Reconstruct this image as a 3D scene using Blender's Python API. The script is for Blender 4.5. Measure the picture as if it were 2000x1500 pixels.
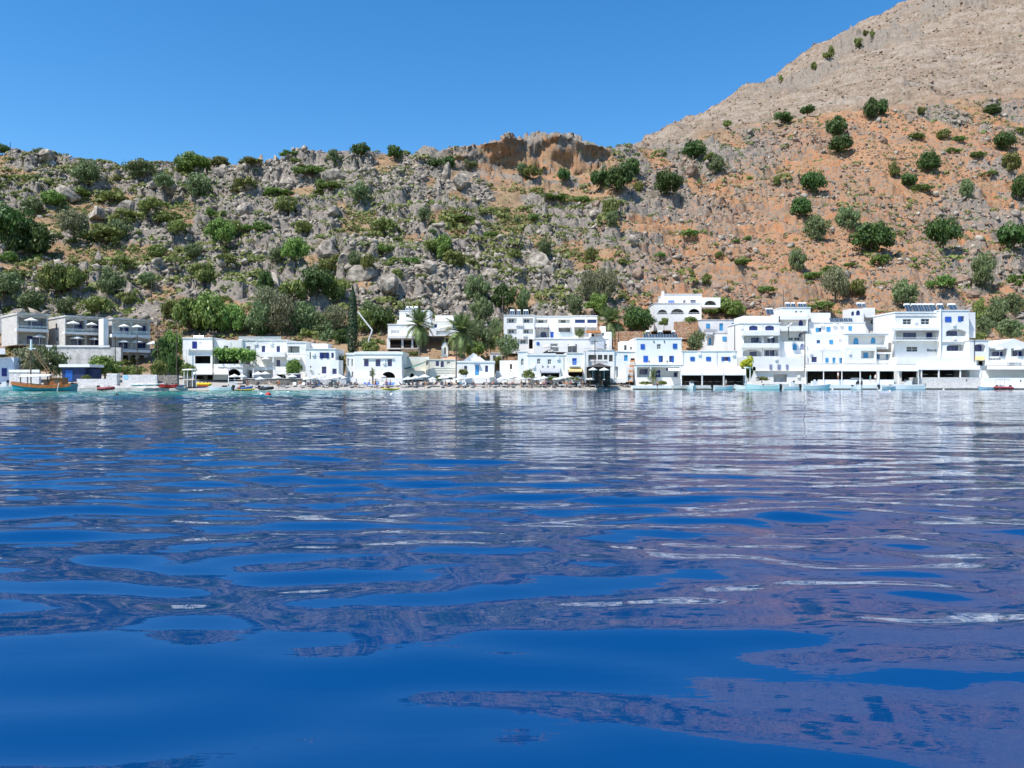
import bpy, bmesh, math, random
import numpy as np
from mathutils import Vector, Matrix, geometry
R = math.radians
random.seed(7); rng = np.random.default_rng(7)
for o in list(bpy.data.objects): bpy.data.objects.remove(o)
S = bpy.context.scene
C = S.collection

# ------------------------------------------------------------------ camera, sky, sun
F = 1540.0; H = 1.1                     # focal length in photo pixels, eye height in metres
cam = bpy.data.cameras.new('camera'); camo = bpy.data.objects.new('camera', cam); C.objects.link(camo)
camo.location = (0, 0, H); camo.rotation_euler = (R(90), 0, 0)
cam.sensor_width = 36; cam.lens = 36*F/2000; cam.clip_start = 0.1; cam.clip_end = 6000
S.camera = camo
SUN_EL, SUN_AZ = 59, 229                # azimuth clockwise from +Y: behind the camera and to the left
w = bpy.data.worlds.new('World'); S.world = w; w.use_nodes = True
nt = w.node_tree; nt.nodes.clear()
sky = nt.nodes.new('ShaderNodeTexSky'); sky.sky_type = 'NISHITA'; sky.sun_disc = False
sky.sun_elevation = R(SUN_EL); sky.sun_rotation = R(SUN_AZ); sky.altitude = 0
sky.air_density = 1.0; sky.dust_density = 0.05; sky.ozone_density = 3.0
hs = nt.nodes.new('ShaderNodeHueSaturation'); hs.inputs['Saturation'].default_value = 1.34; hs.inputs['Value'].default_value = .97
bg = nt.nodes.new('ShaderNodeBackground'); bg.inputs['Strength'].default_value = 0.15
wo = nt.nodes.new('ShaderNodeOutputWorld')
nt.links.new(sky.outputs[0], hs.inputs['Color']); nt.links.new(hs.outputs[0], bg.inputs[0]); nt.links.new(bg.outputs[0], wo.inputs[0])
sl = bpy.data.lights.new('sun', 'SUN'); so = bpy.data.objects.new('sun', sl); C.objects.link(so)
sl.energy = 5.0; sl.angle = R(0.53); sl.color = (1, 0.955, 0.89)
sd = Vector((math.sin(R(SUN_AZ))*math.cos(R(SUN_EL)), math.cos(R(SUN_AZ))*math.cos(R(SUN_EL)), math.sin(R(SUN_EL))))
so.rotation_euler = sd.to_track_quat('Z', 'Y').to_euler()
so.location = (-60, -60, 120)
S.view_settings.view_transform = 'Standard'; S.view_settings.look = 'None'; S.view_settings.gamma = 1
S.view_settings.use_curve_mapping = False
S.view_settings.exposure = 0.40

# ------------------------------------------------------------------ numpy noise
def _h(ix, iy, seed):
    n = (ix.astype(np.int64)*374761393 + iy.astype(np.int64)*668265263 + seed*982451653) & 0xffffffff
    n = ((n ^ (n >> 13))*1274126177) & 0xffffffff
    return ((n ^ (n >> 16)) & 0xffff)/65535.0
def vnoise(x, y, seed=0):
    ix = np.floor(x); iy = np.floor(y); fx = x-ix; fy = y-iy
    fx = fx*fx*(3-2*fx); fy = fy*fy*(3-2*fy)
    a = _h(ix, iy, seed); b = _h(ix+1, iy, seed); c = _h(ix, iy+1, seed); d = _h(ix+1, iy+1, seed)
    return (a*(1-fx)+b*fx)*(1-fy)+(c*(1-fx)+d*fx)*fy
def fbm(x, y, oct=4, seed=0):
    s = 0; a = .5; t = 0
    for i in range(oct):
        s = s+a*vnoise(x, y, seed+i*17); t += a; a *= .5; x = x*2.03+3.1; y = y*2.03+1.7
    return s/t
def worley(x, y, seed=0):               # returns distance to nearest seed, to second, and that cell's value
    ix = np.floor(x); iy = np.floor(y)
    f1 = np.full(x.shape, 9.0); f2 = np.full(x.shape, 9.0); v = np.zeros(x.shape)
    for dx in (-1, 0, 1):
        for dy in (-1, 0, 1):
            cx = ix+dx; cy = iy+dy
            qx = cx+_h(cx, cy, seed); qy = cy+_h(cx, cy, seed+5)
            d = np.hypot(x-qx, y-qy); val = _h(cx, cy, seed+9)
            m = d < f1
            f2 = np.where(m, f1, np.minimum(f2, d)); v = np.where(m, val, v); f1 = np.where(m, d, f1)
    return f1, f2, v
def sst(a, b, x):
    t = np.clip((x-a)/(b-a), 0, 1); return t*t*(3-2*t)

# ------------------------------------------------------------------ materials
MATS = {}
def _nodes(name):
    m = bpy.data.materials.new(name); m.use_nodes = True
    return m, m.node_tree, m.node_tree.nodes['Principled BSDF']
def mat(name, col, rough=.8, var=.12, scale=3.0, bump=0.0, bscale=20, metal=0, spec=.3, objvar=0, col2=None, trans=0):
    if name in MATS: return MATS[name]
    m, t, b = _nodes(name); N = t.nodes; L = t.links
    tc = N.new('ShaderNodeTexCoord'); no = N.new('ShaderNodeTexNoise'); no.inputs['Scale'].default_value = scale; no.inputs['Detail'].default_value = 5
    L.new(tc.outputs['Object'], no.inputs['Vector'])
    mx = N.new('ShaderNodeMix'); mx.data_type = 'RGBA'
    c2 = col2 or tuple(c*(1-var*2) for c in col)
    c1 = col if col2 else tuple(min(1, c*(1+var)) for c in col)
    mx.inputs[6].default_value = (*c1, 1); mx.inputs[7].default_value = (*c2, 1)
    rr = N.new('ShaderNodeMapRange'); rr.inputs[1].default_value = .38; rr.inputs[2].default_value = .66
    L.new(no.outputs[0], rr.inputs[0]); L.new(rr.outputs[0], mx.inputs[0])
    out = mx.outputs[2]
    if objvar:
        oi = N.new('ShaderNodeObjectInfo'); h = N.new('ShaderNodeHueSaturation')
        mr = N.new('ShaderNodeMapRange'); mr.inputs[3].default_value = 1-objvar; mr.inputs[4].default_value = 1+objvar
        mh = N.new('ShaderNodeMapRange'); mh.inputs[3].default_value = .5-objvar*.045; mh.inputs[4].default_value = .5+objvar*.045
        L.new(oi.outputs['Random'], mr.inputs[0]); L.new(mr.outputs[0], h.inputs['Value'])
        L.new(oi.outputs['Random'], mh.inputs[0]); L.new(mh.outputs[0], h.inputs['Hue'])
        L.new(out, h.inputs['Color']); out = h.outputs[0]
    L.new(out, b.inputs['Base Color'])
    b.inputs['Roughness'].default_value = rough; b.inputs['Metallic'].default_value = metal
    b.inputs['Specular IOR Level'].default_value = spec
    if bump:
        n2 = N.new('ShaderNodeTexNoise'); n2.inputs['Scale'].default_value = bscale; n2.inputs['Detail'].default_value = 6
        L.new(tc.outputs['Object'], n2.inputs['Vector'])
        bp = N.new('ShaderNodeBump'); bp.inputs['Strength'].default_value = bump; bp.inputs['Distance'].default_value = .1
        L.new(n2.outputs[0], bp.inputs['Height']); L.new(bp.outputs[0], b.inputs['Normal'])
    if trans:
        tr = N.new('ShaderNodeBsdfTranslucent'); L.new(out, tr.inputs[0]); ms = N.new('ShaderNodeMixShader'); ms.inputs[0].default_value = trans
        L.new(b.outputs[0], ms.inputs[1]); L.new(tr.outputs[0], ms.inputs[2]); L.new(ms.outputs[0], N['Material Output'].inputs[0])
    MATS[name] = m; return m
WHITE = mat('white_plaster', (.82, .805, .775), .85, col2=(.76, .74, .70), scale=.6, bump=.12, bscale=5)
CREAM = mat('cream_plaster', (.74, .72, .64), .85, col2=(.64, .61, .53), scale=.5, bump=.15, bscale=5)
WTRIM = mat('white_paint', (.82, .81, .79), .5, var=.03)
GREYW = mat('grey_concrete', (.50, .49, .47), .85, var=.12, scale=1.2, bump=.2)
PALEC = mat('pale_concrete', (.60, .57, .53), .9, var=.14, scale=.9, bump=.3)
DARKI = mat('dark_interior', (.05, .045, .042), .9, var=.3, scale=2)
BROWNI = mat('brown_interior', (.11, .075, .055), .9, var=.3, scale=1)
BLUE = mat('blue_paint', (.03, .13, .50), .45, var=.08, objvar=.18)
DBLUE = mat('dark_blue_paint', (.02, .035, .20), .45, var=.1, objvar=.18)
LBLUE = mat('sky_blue_paint', (.07, .33, .60), .45, var=.08, objvar=.15)
SHEDB = mat('shed_blue_paint', (.025, .045, .12), .6, var=.15)
PURB = mat('grey_blue_paint', (.26, .28, .42), .6, var=.08)
ORANG = mat('orange_render', (.55, .24, .10), .8, var=.12)
TILE = mat('roof_tile', (.62, .34, .22), .8, var=.15, scale=8, bump=.3)
AWN = mat('white_canvas', (.78, .78, .76), .7, var=.04, trans=.12)
AWNG = mat('grey_canvas', (.42, .43, .48), .7, var=.06, trans=.12)
AWNY = mat('yellow_canvas', (.75, .55, .25), .7, var=.06, trans=.12)
NET = mat('green_net', (.10, .22, .17), .8, var=.15)
POLEM = mat('weathered_wood', (.12, .09, .065), .9, var=.2, scale=5)
IRON = mat('dark_iron', (.05, .05, .055), .5, var=.1, metal=.3)
STEEL = mat('galvanised_steel', (.55, .56, .57), .35, var=.06, metal=.6)
LETTER = mat('dark_letters', (.03, .035, .05), .6, var=.05)
PANEL = mat('solar_glass', (.045, .075, .11), .12, var=.15, scale=.5, spec=.6)
def glassmat():
    m, t, b = _nodes('window_glass'); b.inputs['Base Color'].default_value = (.02, .03, .045, 1); b.inputs['Roughness'].default_value = .08
    b.inputs['Specular IOR Level'].default_value = .6; return m
GLASS = glassmat()
NGLASS = GLASS.copy(); NGLASS.name = 'navy_window_glass'; NGLASS.node_tree.nodes['Principled BSDF'].inputs['Base Color'].default_value = (.018, .032, .15, 1)
def stonemat(name, a, b_, mortar, scale=2.2):
    m, t, b = _nodes(name); N = t.nodes; L = t.links
    tc = N.new('ShaderNodeTexCoord'); mp = N.new('ShaderNodeMapping'); mp.inputs['Scale'].default_value = (1, 1, 1.9)
    v = N.new('ShaderNodeTexVoronoi'); v.inputs['Scale'].default_value = scale; v2 = N.new('ShaderNodeTexVoronoi'); v2.feature = 'DISTANCE_TO_EDGE'; v2.inputs['Scale'].default_value = scale
    L.new(tc.outputs['Object'], mp.inputs[0]); L.new(mp.outputs[0], v.inputs[0]); L.new(mp.outputs[0], v2.inputs[0])
    mx = N.new('ShaderNodeMix'); mx.data_type = 'RGBA'; mx.inputs[6].default_value = (*a, 1); mx.inputs[7].default_value = (*b_, 1)
    sp = N.new('ShaderNodeSeparateColor'); L.new(v.outputs['Color'], sp.inputs[0]); L.new(sp.outputs[0], mx.inputs[0])
    m2 = N.new('ShaderNodeMix'); m2.data_type = 'RGBA'; m2.inputs[6].default_value = (*mortar, 1)
    r = N.new('ShaderNodeMapRange'); r.inputs[1].default_value = .02; r.inputs[2].default_value = .09; L.new(v2.outputs[0], r.inputs[0])
    L.new(r.outputs[0], m2.inputs[0]); L.new(mx.outputs[2], m2.inputs[7]); L.new(m2.outputs[2], b.inputs['Base Color'])
    bp = N.new('ShaderNodeBump'); bp.inputs['Strength'].default_value = .8; bp.inputs['Distance'].default_value = .08
    L.new(r.outputs[0], bp.inputs['Height']); L.new(bp.outputs[0], b.inputs['Normal']); b.inputs['Roughness'].default_value = .9
    MATS[name] = m; return m
STONE = stonemat('pale_stone_masonry', (.76, .73, .68), (.62, .59, .55), (.42, .40, .37), 2.6)
DSTONE = stonemat('grey_stone_masonry', (.36, .32, .27), (.22, .20, .18), (.12, .11, .10), 2.6)
WSTONE = stonemat('whitewashed_stone', (.76, .75, .73), (.64, .63, .62), (.52, .51, .50), 2.8)

# ------------------------------------------------------------------ object helpers
ALL = []
def mesh(name, verts, faces, mats, mi=None, smooth=False):
    me = bpy.data.meshes.new(name)
    if isinstance(verts, np.ndarray): verts = verts.tolist()
    if isinstance(faces, np.ndarray): faces = faces.tolist()
    me.from_pydata(verts, [], faces)
    for m in (mats if isinstance(mats, (list, tuple)) else [mats]): me.materials.append(m)
    if mi is not None: me.polygons.foreach_set('material_index', mi)
    if smooth: me.polygons.foreach_set('use_smooth', [True]*len(me.polygons))
    me.update(); return me
def obj(name, me, parent=None, loc=(0, 0, 0), rot=(0, 0, 0), sc=(1, 1, 1)):
    o = bpy.data.objects.new(name, me); C.objects.link(o)
    o.location = loc; o.rotation_euler = rot; o.scale = sc
    if parent is not None: o.parent = parent
    return o
def tag(o, label, cat, group=None, auto=True):
    o['label'] = label; o['category'] = cat
    if group: o['group'] = group
    if auto: ALL.append(o)
    return o
def empty(name, loc, rz=0):
    o = bpy.data.objects.new(name, None); C.objects.link(o); o.location = loc; o.rotation_euler = (0, 0, rz); o.empty_display_size = .3
    return o
def copy_tree(o, parent=None):
    c = o.copy(); C.objects.link(c)
    if parent is not None: c.parent = parent
    for ch in o.children: copy_tree(ch, c)
    return c
class MB:                                  # collects simple shapes into one mesh
    def __init__(s): s.v = []; s.f = []; s.m = []
    def add(s, v, f, m=0):
        n = len(s.v); s.v += [tuple(p) for p in v]; s.f += [tuple(i+n for i in q) for q in f]; s.m += [m]*len(f)
    def box(s, x0, x1, y0, y1, z0, z1, m=0):
        v = [(x0, y0, z0), (x1, y0, z0), (x1, y1, z0), (x0, y1, z0), (x0, y0, z1), (x1, y0, z1), (x1, y1, z1), (x0, y1, z1)]
        s.add(v, [(0, 3, 2, 1), (4, 5, 6, 7), (0, 1, 5, 4), (1, 2, 6, 5), (2, 3, 7, 6), (3, 0, 4, 7)], m)
    def tube(s, a, b, r0, r1=None, n=6, m=0, cap=True):
        r1 = r0 if r1 is None else r1; a = Vector(a); b = Vector(b); d = (b-a).normalized()
        q = d.to_track_quat('Z', 'Y'); v = []
        for p, r in ((a, r0), (b, r1)):
            for i in range(n): v.append(p+q @ Vector((r*math.cos(i*2*math.pi/n), r*math.sin(i*2*math.pi/n), 0)))
        f = [(i, (i+1) % n, n+(i+1) % n, n+i) for i in range(n)]
        if cap: f += [tuple(range(n-1, -1, -1)), tuple(range(n, 2*n))]
        s.add(v, f, m)
    def lathe(s, prof, n=8, c=(0, 0), m=0, cap=True):
        v = [(c[0]+r*math.cos(i*2*math.pi/n), c[1]+r*math.sin(i*2*math.pi/n), z) for r, z in prof for i in range(n)]
        f = [(j*n+i, j*n+(i+1) % n, (j+1)*n+(i+1) % n, (j+1)*n+i) for j in range(len(prof)-1) for i in range(n)]
        if cap: f += [tuple(range(n-1, -1, -1)), tuple(range((len(prof)-1)*n, len(prof)*n))]
        s.add(v, f, m)
    def me(s, name, mats, smooth=False): return mesh(name, s.v, s.f, mats, s.m, smooth)
    def build(s, name, mats, parent=None, smooth=False, **k): return obj(name, s.me(name, mats, smooth), parent, **k)
def X(px, d): return (px-1000)/F*d
def Zp(py, d): return H+(750-py)/F*d
# ------------------------------------------------------------------ terrain
def shore(px): return 131+np.clip(px, -900, 2900)*0.0195          # distance of the waterline
PX1 = [-900, -400, 0, 100, 240, 330, 420, 500, 600, 650, 700, 760, 850, 900, 950, 1000, 1050, 1100, 1150, 1200, 1240, 1300, 1400, 1550, 1700, 2000, 2400, 2900]
PY1 = [330, 310, 309, 319, 327, 328, 330, 324, 308, 299, 301, 302, 297, 290, 280, 270, 268, 271, 279, 291, 293, 288, 268, 240, 214, 198, 190, 230]
PX2 = [-900, 0, 900, 1100, 1180, 1230, 1300, 1400, 1500, 1600, 1700, 1750, 1800, 2000, 2400, 2900]
PY2 = [600, 520, 430, 330, 292, 282, 255, 205, 150, 90, 32, 6, -18, -100, -210, -260]
def ridge_d(px): return np.interp(px, [-900, 0, 600, 1200, 1500, 2900], [330, 325, 325, 340, 375, 400])
SV = [-30, -4, 0, 3, 8, 14, 22, 30, 40, 50]
ZV = [-3, -1, .0, .5, 1.15, 1.9, 3.0, 6.5, 11, 14.5]
R2D = 690.0
def base_t(px, d):                         # tangent of elevation seen from the eye, for bearing px and distance d
    s = d-shore(px); dv = shore(px)+50; t50 = (14.5-H)/dv
    t1 = (750-np.interp(px, PX1, PY1))/F; t2 = (750-np.interp(px, PX2, PY2))/F; r1 = ridge_d(px)
    u = np.clip((d-dv)/(r1-dv), 0, 1)
    uu = u**0.94
    cl = sst(820, 950, px)*(1-sst(1150, 1200, px))
    tc = (750-336)/F
    tn = t50+(t1-t50)*uu
    tcl = np.where(u < .94, t50+(tc-t50)*np.clip(u/.94, 0, 1)**.94, tc+(t1-tc)*sst(.94, .985, u))
    tn = tn*(1-cl)+tcl*cl
    u2 = np.clip((d-r1)/(R2D-r1), 0, 1)
    kk = sst(1190, 1260, px)
    # left of the saddle the ground falls away behind the ridge
    back = t1-.16*sst(0, .3, u2)-.1*u2
    t = np.where(d > r1, back*(1-kk)+(t1+(t2-t1)*u2**.95)*kk, tn)
    t = np.where(d > R2D, t-(d-R2D)*.0012, t)
    zv = np.interp(s, SV, ZV)
    return np.where(s < 50, (zv-H)/np.maximum(d, 1), t)
def masks(px, d, x, y):
    s = d-shore(px); py = 750-base_t(px, d)*F
    hill = sst(44, 62, s)
    n = fbm(x*.02, y*.02, 4, 3)
    n2 = fbm(x*.05+9, y*.05, 4, 33)
    rock = np.clip(1.05-sst(950, 1420, px+(n-.5)*500)*.72+.25*sst(1750, 1950, px)*(py > 330)+.36*np.exp(-((px-1390)/120)**2-((py-300)/50)**2)+.4*np.exp(-((px-1900)/130)**2-((py-235)/35)**2)-1.0*sst(.55, .68, n2), .12, 1)
    rock = rock*sst(.26, .42, fbm(x*.035+40, y*.035, 3, 71)+.13*(1-sst(850, 1150, px)))
    mount = sst(1200, 1260, px)*sst(-4, 22, d-ridge_d(px)+(n-.5)*60)
    orange = sst(980, 1300, px+(n-.5)*420)*(1-mount)
    orange = np.maximum(orange*.9, .16*sst(.50, .64, n2))*(1-mount)
    cl = sst(815, 920, px)*(1-sst(1160, 1210, px))*sst(-26, -14, d-ridge_d(px))
    orange = np.maximum(orange, cl*.62)
    top = cl*sst(-3, 0, d-ridge_d(px))
    pyb = 750-base_t(px, d)*F; sk = pyb-np.interp(px, PX2, PY2)          # how far below the mountain's skyline
    mband = mount*sst(1380, 1560, px)*(1-sst(1850, 2050, px))*sst(8, 26, sk+(n-.5)*60)*(1-sst(50, 95, sk+(n2-.5)*90))*sst(.36, .52, fbm(x*.03, y*.03, 3, 140))
    return hill, np.maximum(np.maximum(rock*(1-mount*.8), mband*.95)*(1-cl*.9), np.maximum(top*.8, cl*.62*sst(.44, .54, fbm(x*.12, y*.5+x*.02, 3, 64)))), orange, mount, cl
def height(px, d, x, y):
    hill, rock, orange, mount, cl = masks(px, d, x, y)
    z = H+base_t(px, d)*d
    big = (fbm(x*.018+5, y*.018, 3, 11)-.5)*8*hill*(1-sst(.8, 1, (d-140)/np.maximum(ridge_d(px)-140, 1))*.6)
    f1, f2, v = worley(x*.16+fbm(x*.1, y*.1, 2, 5), y*.16, 21)
    g1, g2, v2 = worley(x*.42, y*.42+fbm(x*.3, y*.3, 2, 6), 23)
    k1, k2, v3 = worley(x*.95, y*.95, 29)
    j1, j2, v4 = worley(x*.075+fbm(x*.06, y*.06, 2, 8)*1.5, y*.075, 31)
    crag = (np.minimum(j2-j1, .3)/.3)*(v4**1.5)*2.8+(np.minimum(f2-f1, .35)/.35)*(v**1.6)*2.9+(np.minimum(g2-g1, .3)/.3)*v2*1.4+(np.minimum(k2-k1, .3)/.3)*v3*.55
    fine = (fbm(x*.5, y*.5, 3, 77)-.5)*.9+(fbm(x*1.7, y*1.7, 2, 78)-.5)*.35
    led = np.abs(fbm(x*.02+7, (y+z*.6)*.075, 4, 51)-.5)*5         # strata ledges on the mountain
    z = z+big+crag*rock*hill+fine*hill+(led*2.2+(fbm(x*.12, y*.12, 4, 52)-.5)*5+crag*.28*(.6+rock*2.4))*mount
    def terr(T, q, sd):                    # strata: flat treads and steep rock risers
        h_ = z/T+fbm(x*.03, y*.03, 3, sd)*2.2; f_ = h_-np.floor(h_); return T*(sst(.5, .85, f_)-f_)*q
    gull = np.abs(fbm(x*.045+20, y*.012, 4, 95)-.5)
    z = z+orange*hill*(terr(5.0, .85, 96)*sst(.42, .6, fbm(x*.03+60, y*.03, 3, 97))+gull*7-1.2+crag*.22)*(1-cl)
    z = z+rock*hill*terr(8.0, .5, 98)+mount*(terr(12.0, .5, 99)*sst(.4, .62, fbm(x*.012, y*.012, 3, 100))+np.abs(fbm(x*.02+9, y*.006, 4, 101)-.5)*34-3.5+(np.minimum(f2-f1, .35)/.35)*v*5*(1-sst(.80, .97, (d-ridge_d(px))/(R2D-ridge_d(px))))*sst(.52, .66, fbm(x*.012+4, y*.009, 3, 102)))
    z = z+cl*((fbm(x*.16, y*.2, 4, 91)-.5)*1.6+crag*.07)
    z = z+(fbm(x*.3, y*.3, 3, 12)-.5)*.25*(1-hill)*sst(6, 12, d-shore(px))
    return z
cols = np.concatenate([np.linspace(-900, -140, 26)[:-1], np.linspace(-140, 2140, 920), np.linspace(2140, 2900, 26)[1:]])
svals = np.concatenate([np.linspace(-30, 0, 6), np.linspace(1.5, 44, 24)])
nh, nm, nb = 218, 120, 10
NR = len(svals)+nh+nm+nb
D = np.zeros((len(cols), NR))
for i, p in enumerate(cols):
    r1 = ridge_d(p); s0 = shore(p)
    D[i] = np.concatenate([s0+svals, np.linspace(s0+45, r1+2, nh), r1+2+(R2D+5-r1-2)*np.linspace(0, 1, nm+1)[1:]**1.15, np.linspace(R2D+15, 1100, nb)])
PXG = np.repeat(cols[:, None], NR, 1)
XG = (PXG-1000)/F*D; YG = D
ZG = height(PXG, D, XG, YG)
hillG, rockG, orangeG, mountG, clG = masks(PXG, D, XG, YG)
# pull cliff back so that it bulges and undercuts a little
_u = (D-(shore(PXG)+50))/(ridge_d(PXG)-(shore(PXG)+50))
YG2 = YG+clG*((fbm(XG*.09, ZG*.14, 4, 61)-.5)*7-7.5*sst(.955, .985, _u)*(1-sst(1.0, 1.08, _u))*sst(.28, .62, fbm(XG*.045+3, XG*0+2, 3, 62)-.16+.34*(1-sst(990, 1040, PXG)))
   +((fbm(XG*.22, ZG*.5, 4, 63)-.5)*9+(fbm(XG*.8, ZG*1.2, 2, 65)-.5)*2.4)*.8*sst(.925, .96, _u))
ZG = H+(ZG-H)*YG2/YG
ELV = (ZG-H)/YG2
def terrain_mat():
    m, t, b = _nodes('hillside_ground'); N = t.nodes; L = t.links
    at = N.new('ShaderNodeAttribute'); at.attribute_name = 'zones'; sp = N.new('ShaderNodeSeparateColor'); L.new(at.outputs['Color'], sp.inputs[0])
    geo = N.new('ShaderNodeNewGeometry')
    def noise(sc, det=6, dist=0, rough=.6):
        n = N.new('ShaderNodeTexNoise'); n.inputs['Scale'].default_value = sc; n.inputs['Detail'].default_value = det; n.inputs['Roughness'].default_value = rough
        n.inputs['Distortion'].default_value = dist; L.new(geo.outputs['Position'], n.inputs['Vector']); return n.outputs[0]
    def rng_(v, a, c, o0=0, o1=1):
        r = N.new('ShaderNodeMapRange'); r.inputs[1].default_value = a; r.inputs[2].default_value = c; r.inputs[3].default_value = o0; r.inputs[4].default_value = o1; L.new(v, r.inputs[0]); return r.outputs[0]
    def mix(f, a, c):
        x = N.new('ShaderNodeMix'); x.data_type = 'RGBA'
        if isinstance(f, float): x.inputs[0].default_value = f
        else: L.new(f, x.inputs[0])
        for i, q in ((6, a), (7, c)):
            if isinstance(q, tuple): x.inputs[i].default_value = (*q, 1)
            else: L.new(q, x.inputs[i])
        return x.outputs[2]
    def mul(a, c):
        x = N.new('ShaderNodeMath'); x.operation = 'MULTIPLY'; L.new(a, x.inputs[0])
        if isinstance(c, float): x.inputs[1].default_value = c
        else: L.new(c, x.inputs[1])
        return x.outputs[0]
    n1 = noise(.09, 8, .4); n2 = noise(.8, 8); n3 = noise(3.5, 5); n4 = noise(.25, 7, .3)
    soil = mix(rng_(n1, .40, .60), (.33, .225, .135), (.21, .14, .085))
    soil = mix(mul(rng_(n4, .52, .64), .45), soil, (.17, .16, .07))
    orn = mix(rng_(n4, .38, .62), (.38, .172, .082), (.31, .19, .11))
    orn = mix(rng_(n2, .5, .64), orn, (.33, .25, .18))
    ground = mix(sp.outputs[1], soil, orn)
    rockc = mix(rng_(n2, .35, .65), (.29, .25, .21), (.13, .115, .10))
    rockc = mix(rng_(n3, .52, .72), rockc, (.36, .32, .27))
    rk = rng_(mul(sp.outputs[0], rng_(n2, .30, .62, .3, 1.25)), .22, .46)
    c = mix(rk, ground, rockc)
    mt = mix(rng_(n1, .38, .62), (.255, .19, .135), (.215, .15, .10))
    mt = mix(rng_(n2, .46, .66), mt, (.36, .315, .27))
    mt = mix(mul(rng_(n4, .47, .60), .75), mt, (.19, .145, .105))
    mt = mix(mul(rng_(n3, .52, .66), .35), mt, (.15, .135, .10))
    mp = N.new('ShaderNodeMapping'); mp.inputs['Rotation'].default_value = (0, R(33), 0); mp.inputs['Scale'].default_value = (.022, .05, .22); L.new(geo.outputs['Position'], mp.inputs[0])
    nd = N.new('ShaderNodeTexNoise'); nd.inputs['Scale'].default_value = 1; nd.inputs['Detail'].default_value = 5; L.new(mp.outputs[0], nd.inputs['Vector'])
    mt = mix(mul(rng_(nd.outputs[0], .50, .64), .38), mt, (.36, .31, .26))
    mt = mix(mul(rng_(nd.outputs[0], .46, .36), .45), mt, (.20, .15, .11))
    mt = mix(mul(rk, .75), mt, rockc)
    c = mix(sp.outputs[2], c, mt)
    # pale beach near the water: low ground
    sx = N.new('ShaderNodeSeparateXYZ'); L.new(geo.outputs['Position'], sx.inputs[0])
    bc = mix(rng_(n3, .4, .6), (.46, .43, .39), (.33, .31, .28))
    c = mix(rng_(sx.outputs[2], 2.6, 3.6, 1, 0), c, bc)
    L.new(c, b.inputs['Base Color']); b.inputs['Roughness'].default_value = .95; b.inputs['Specular IOR Level'].default_value = .1
    bp = N.new('ShaderNodeBump'); bp.inputs['Strength'].default_value = .9; bp.inputs['Distance'].default_value = .5
    ad = N.new('ShaderNodeMath'); ad.operation = 'ADD'; L.new(n2, ad.inputs[0]); L.new(mul(n3, .35), ad.inputs[1])
    L.new(ad.outputs[0], bp.inputs['Height']); L.new(bp.outputs[0], b.inputs['Normal'])
    return m
nc = len(cols)
idx = np.arange(nc*NR).reshape(nc, NR)
faces = np.stack([idx[:-1, :-1], idx[1:, :-1], idx[1:, 1:], idx[:-1, 1:]], -1).reshape(-1, 4)
V = np.stack([XG, YG2, ZG], -1).reshape(-1, 3)
def big_mesh(name, V, Fc, m, smooth=True):
    me = bpy.data.meshes.new(name); n = Fc.shape[1]
    me.vertices.add(len(V)); me.vertices.foreach_set('co', V.astype(np.float32).ravel())
    me.loops.add(Fc.size); me.loops.foreach_set('vertex_index', Fc.astype(np.int32).ravel())
    me.polygons.add(len(Fc)); me.polygons.foreach_set('loop_start', np.arange(0, Fc.size, n, dtype=np.int32))
    if smooth: me.polygons.foreach_set('use_smooth', np.ones(len(Fc), dtype=bool))
    me.materials.append(m); me.update(calc_edges=True); me.validate(); return me
me = big_mesh('hillside', V, faces, terrain_mat(), smooth=True)
ca = me.color_attributes.new('zones', 'FLOAT_COLOR', 'POINT')
ca.data.foreach_set('color', np.stack([rockG*hillG, orangeG, mountG, np.ones_like(mountG)], -1).astype(np.float32).ravel())
hs_o = obj('hillside', me); hs_o['kind'] = 'structure'
def ground(px, py):                        # where the sight line px,py meets the hill
    i = int(np.argmin(np.abs(cols-px))); e = ELV[i]; t = (750-py)/F
    r = np.nonzero(e[len(svals):] >= t)[0]
    if len(r) == 0:                        # on the skyline: take the highest point
        k = int(np.argmax(e[len(svals):]))+len(svals)
    else: k = int(r[0])+len(svals)
    return Vector((XG[i, k], YG2[i, k], ZG[i, k]))
def ground_at(px, d):
    i = int(np.argmin(np.abs(cols-px))); k = int(np.argmin(np.abs(D[i]-d))); return ZG[i, k]

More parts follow.
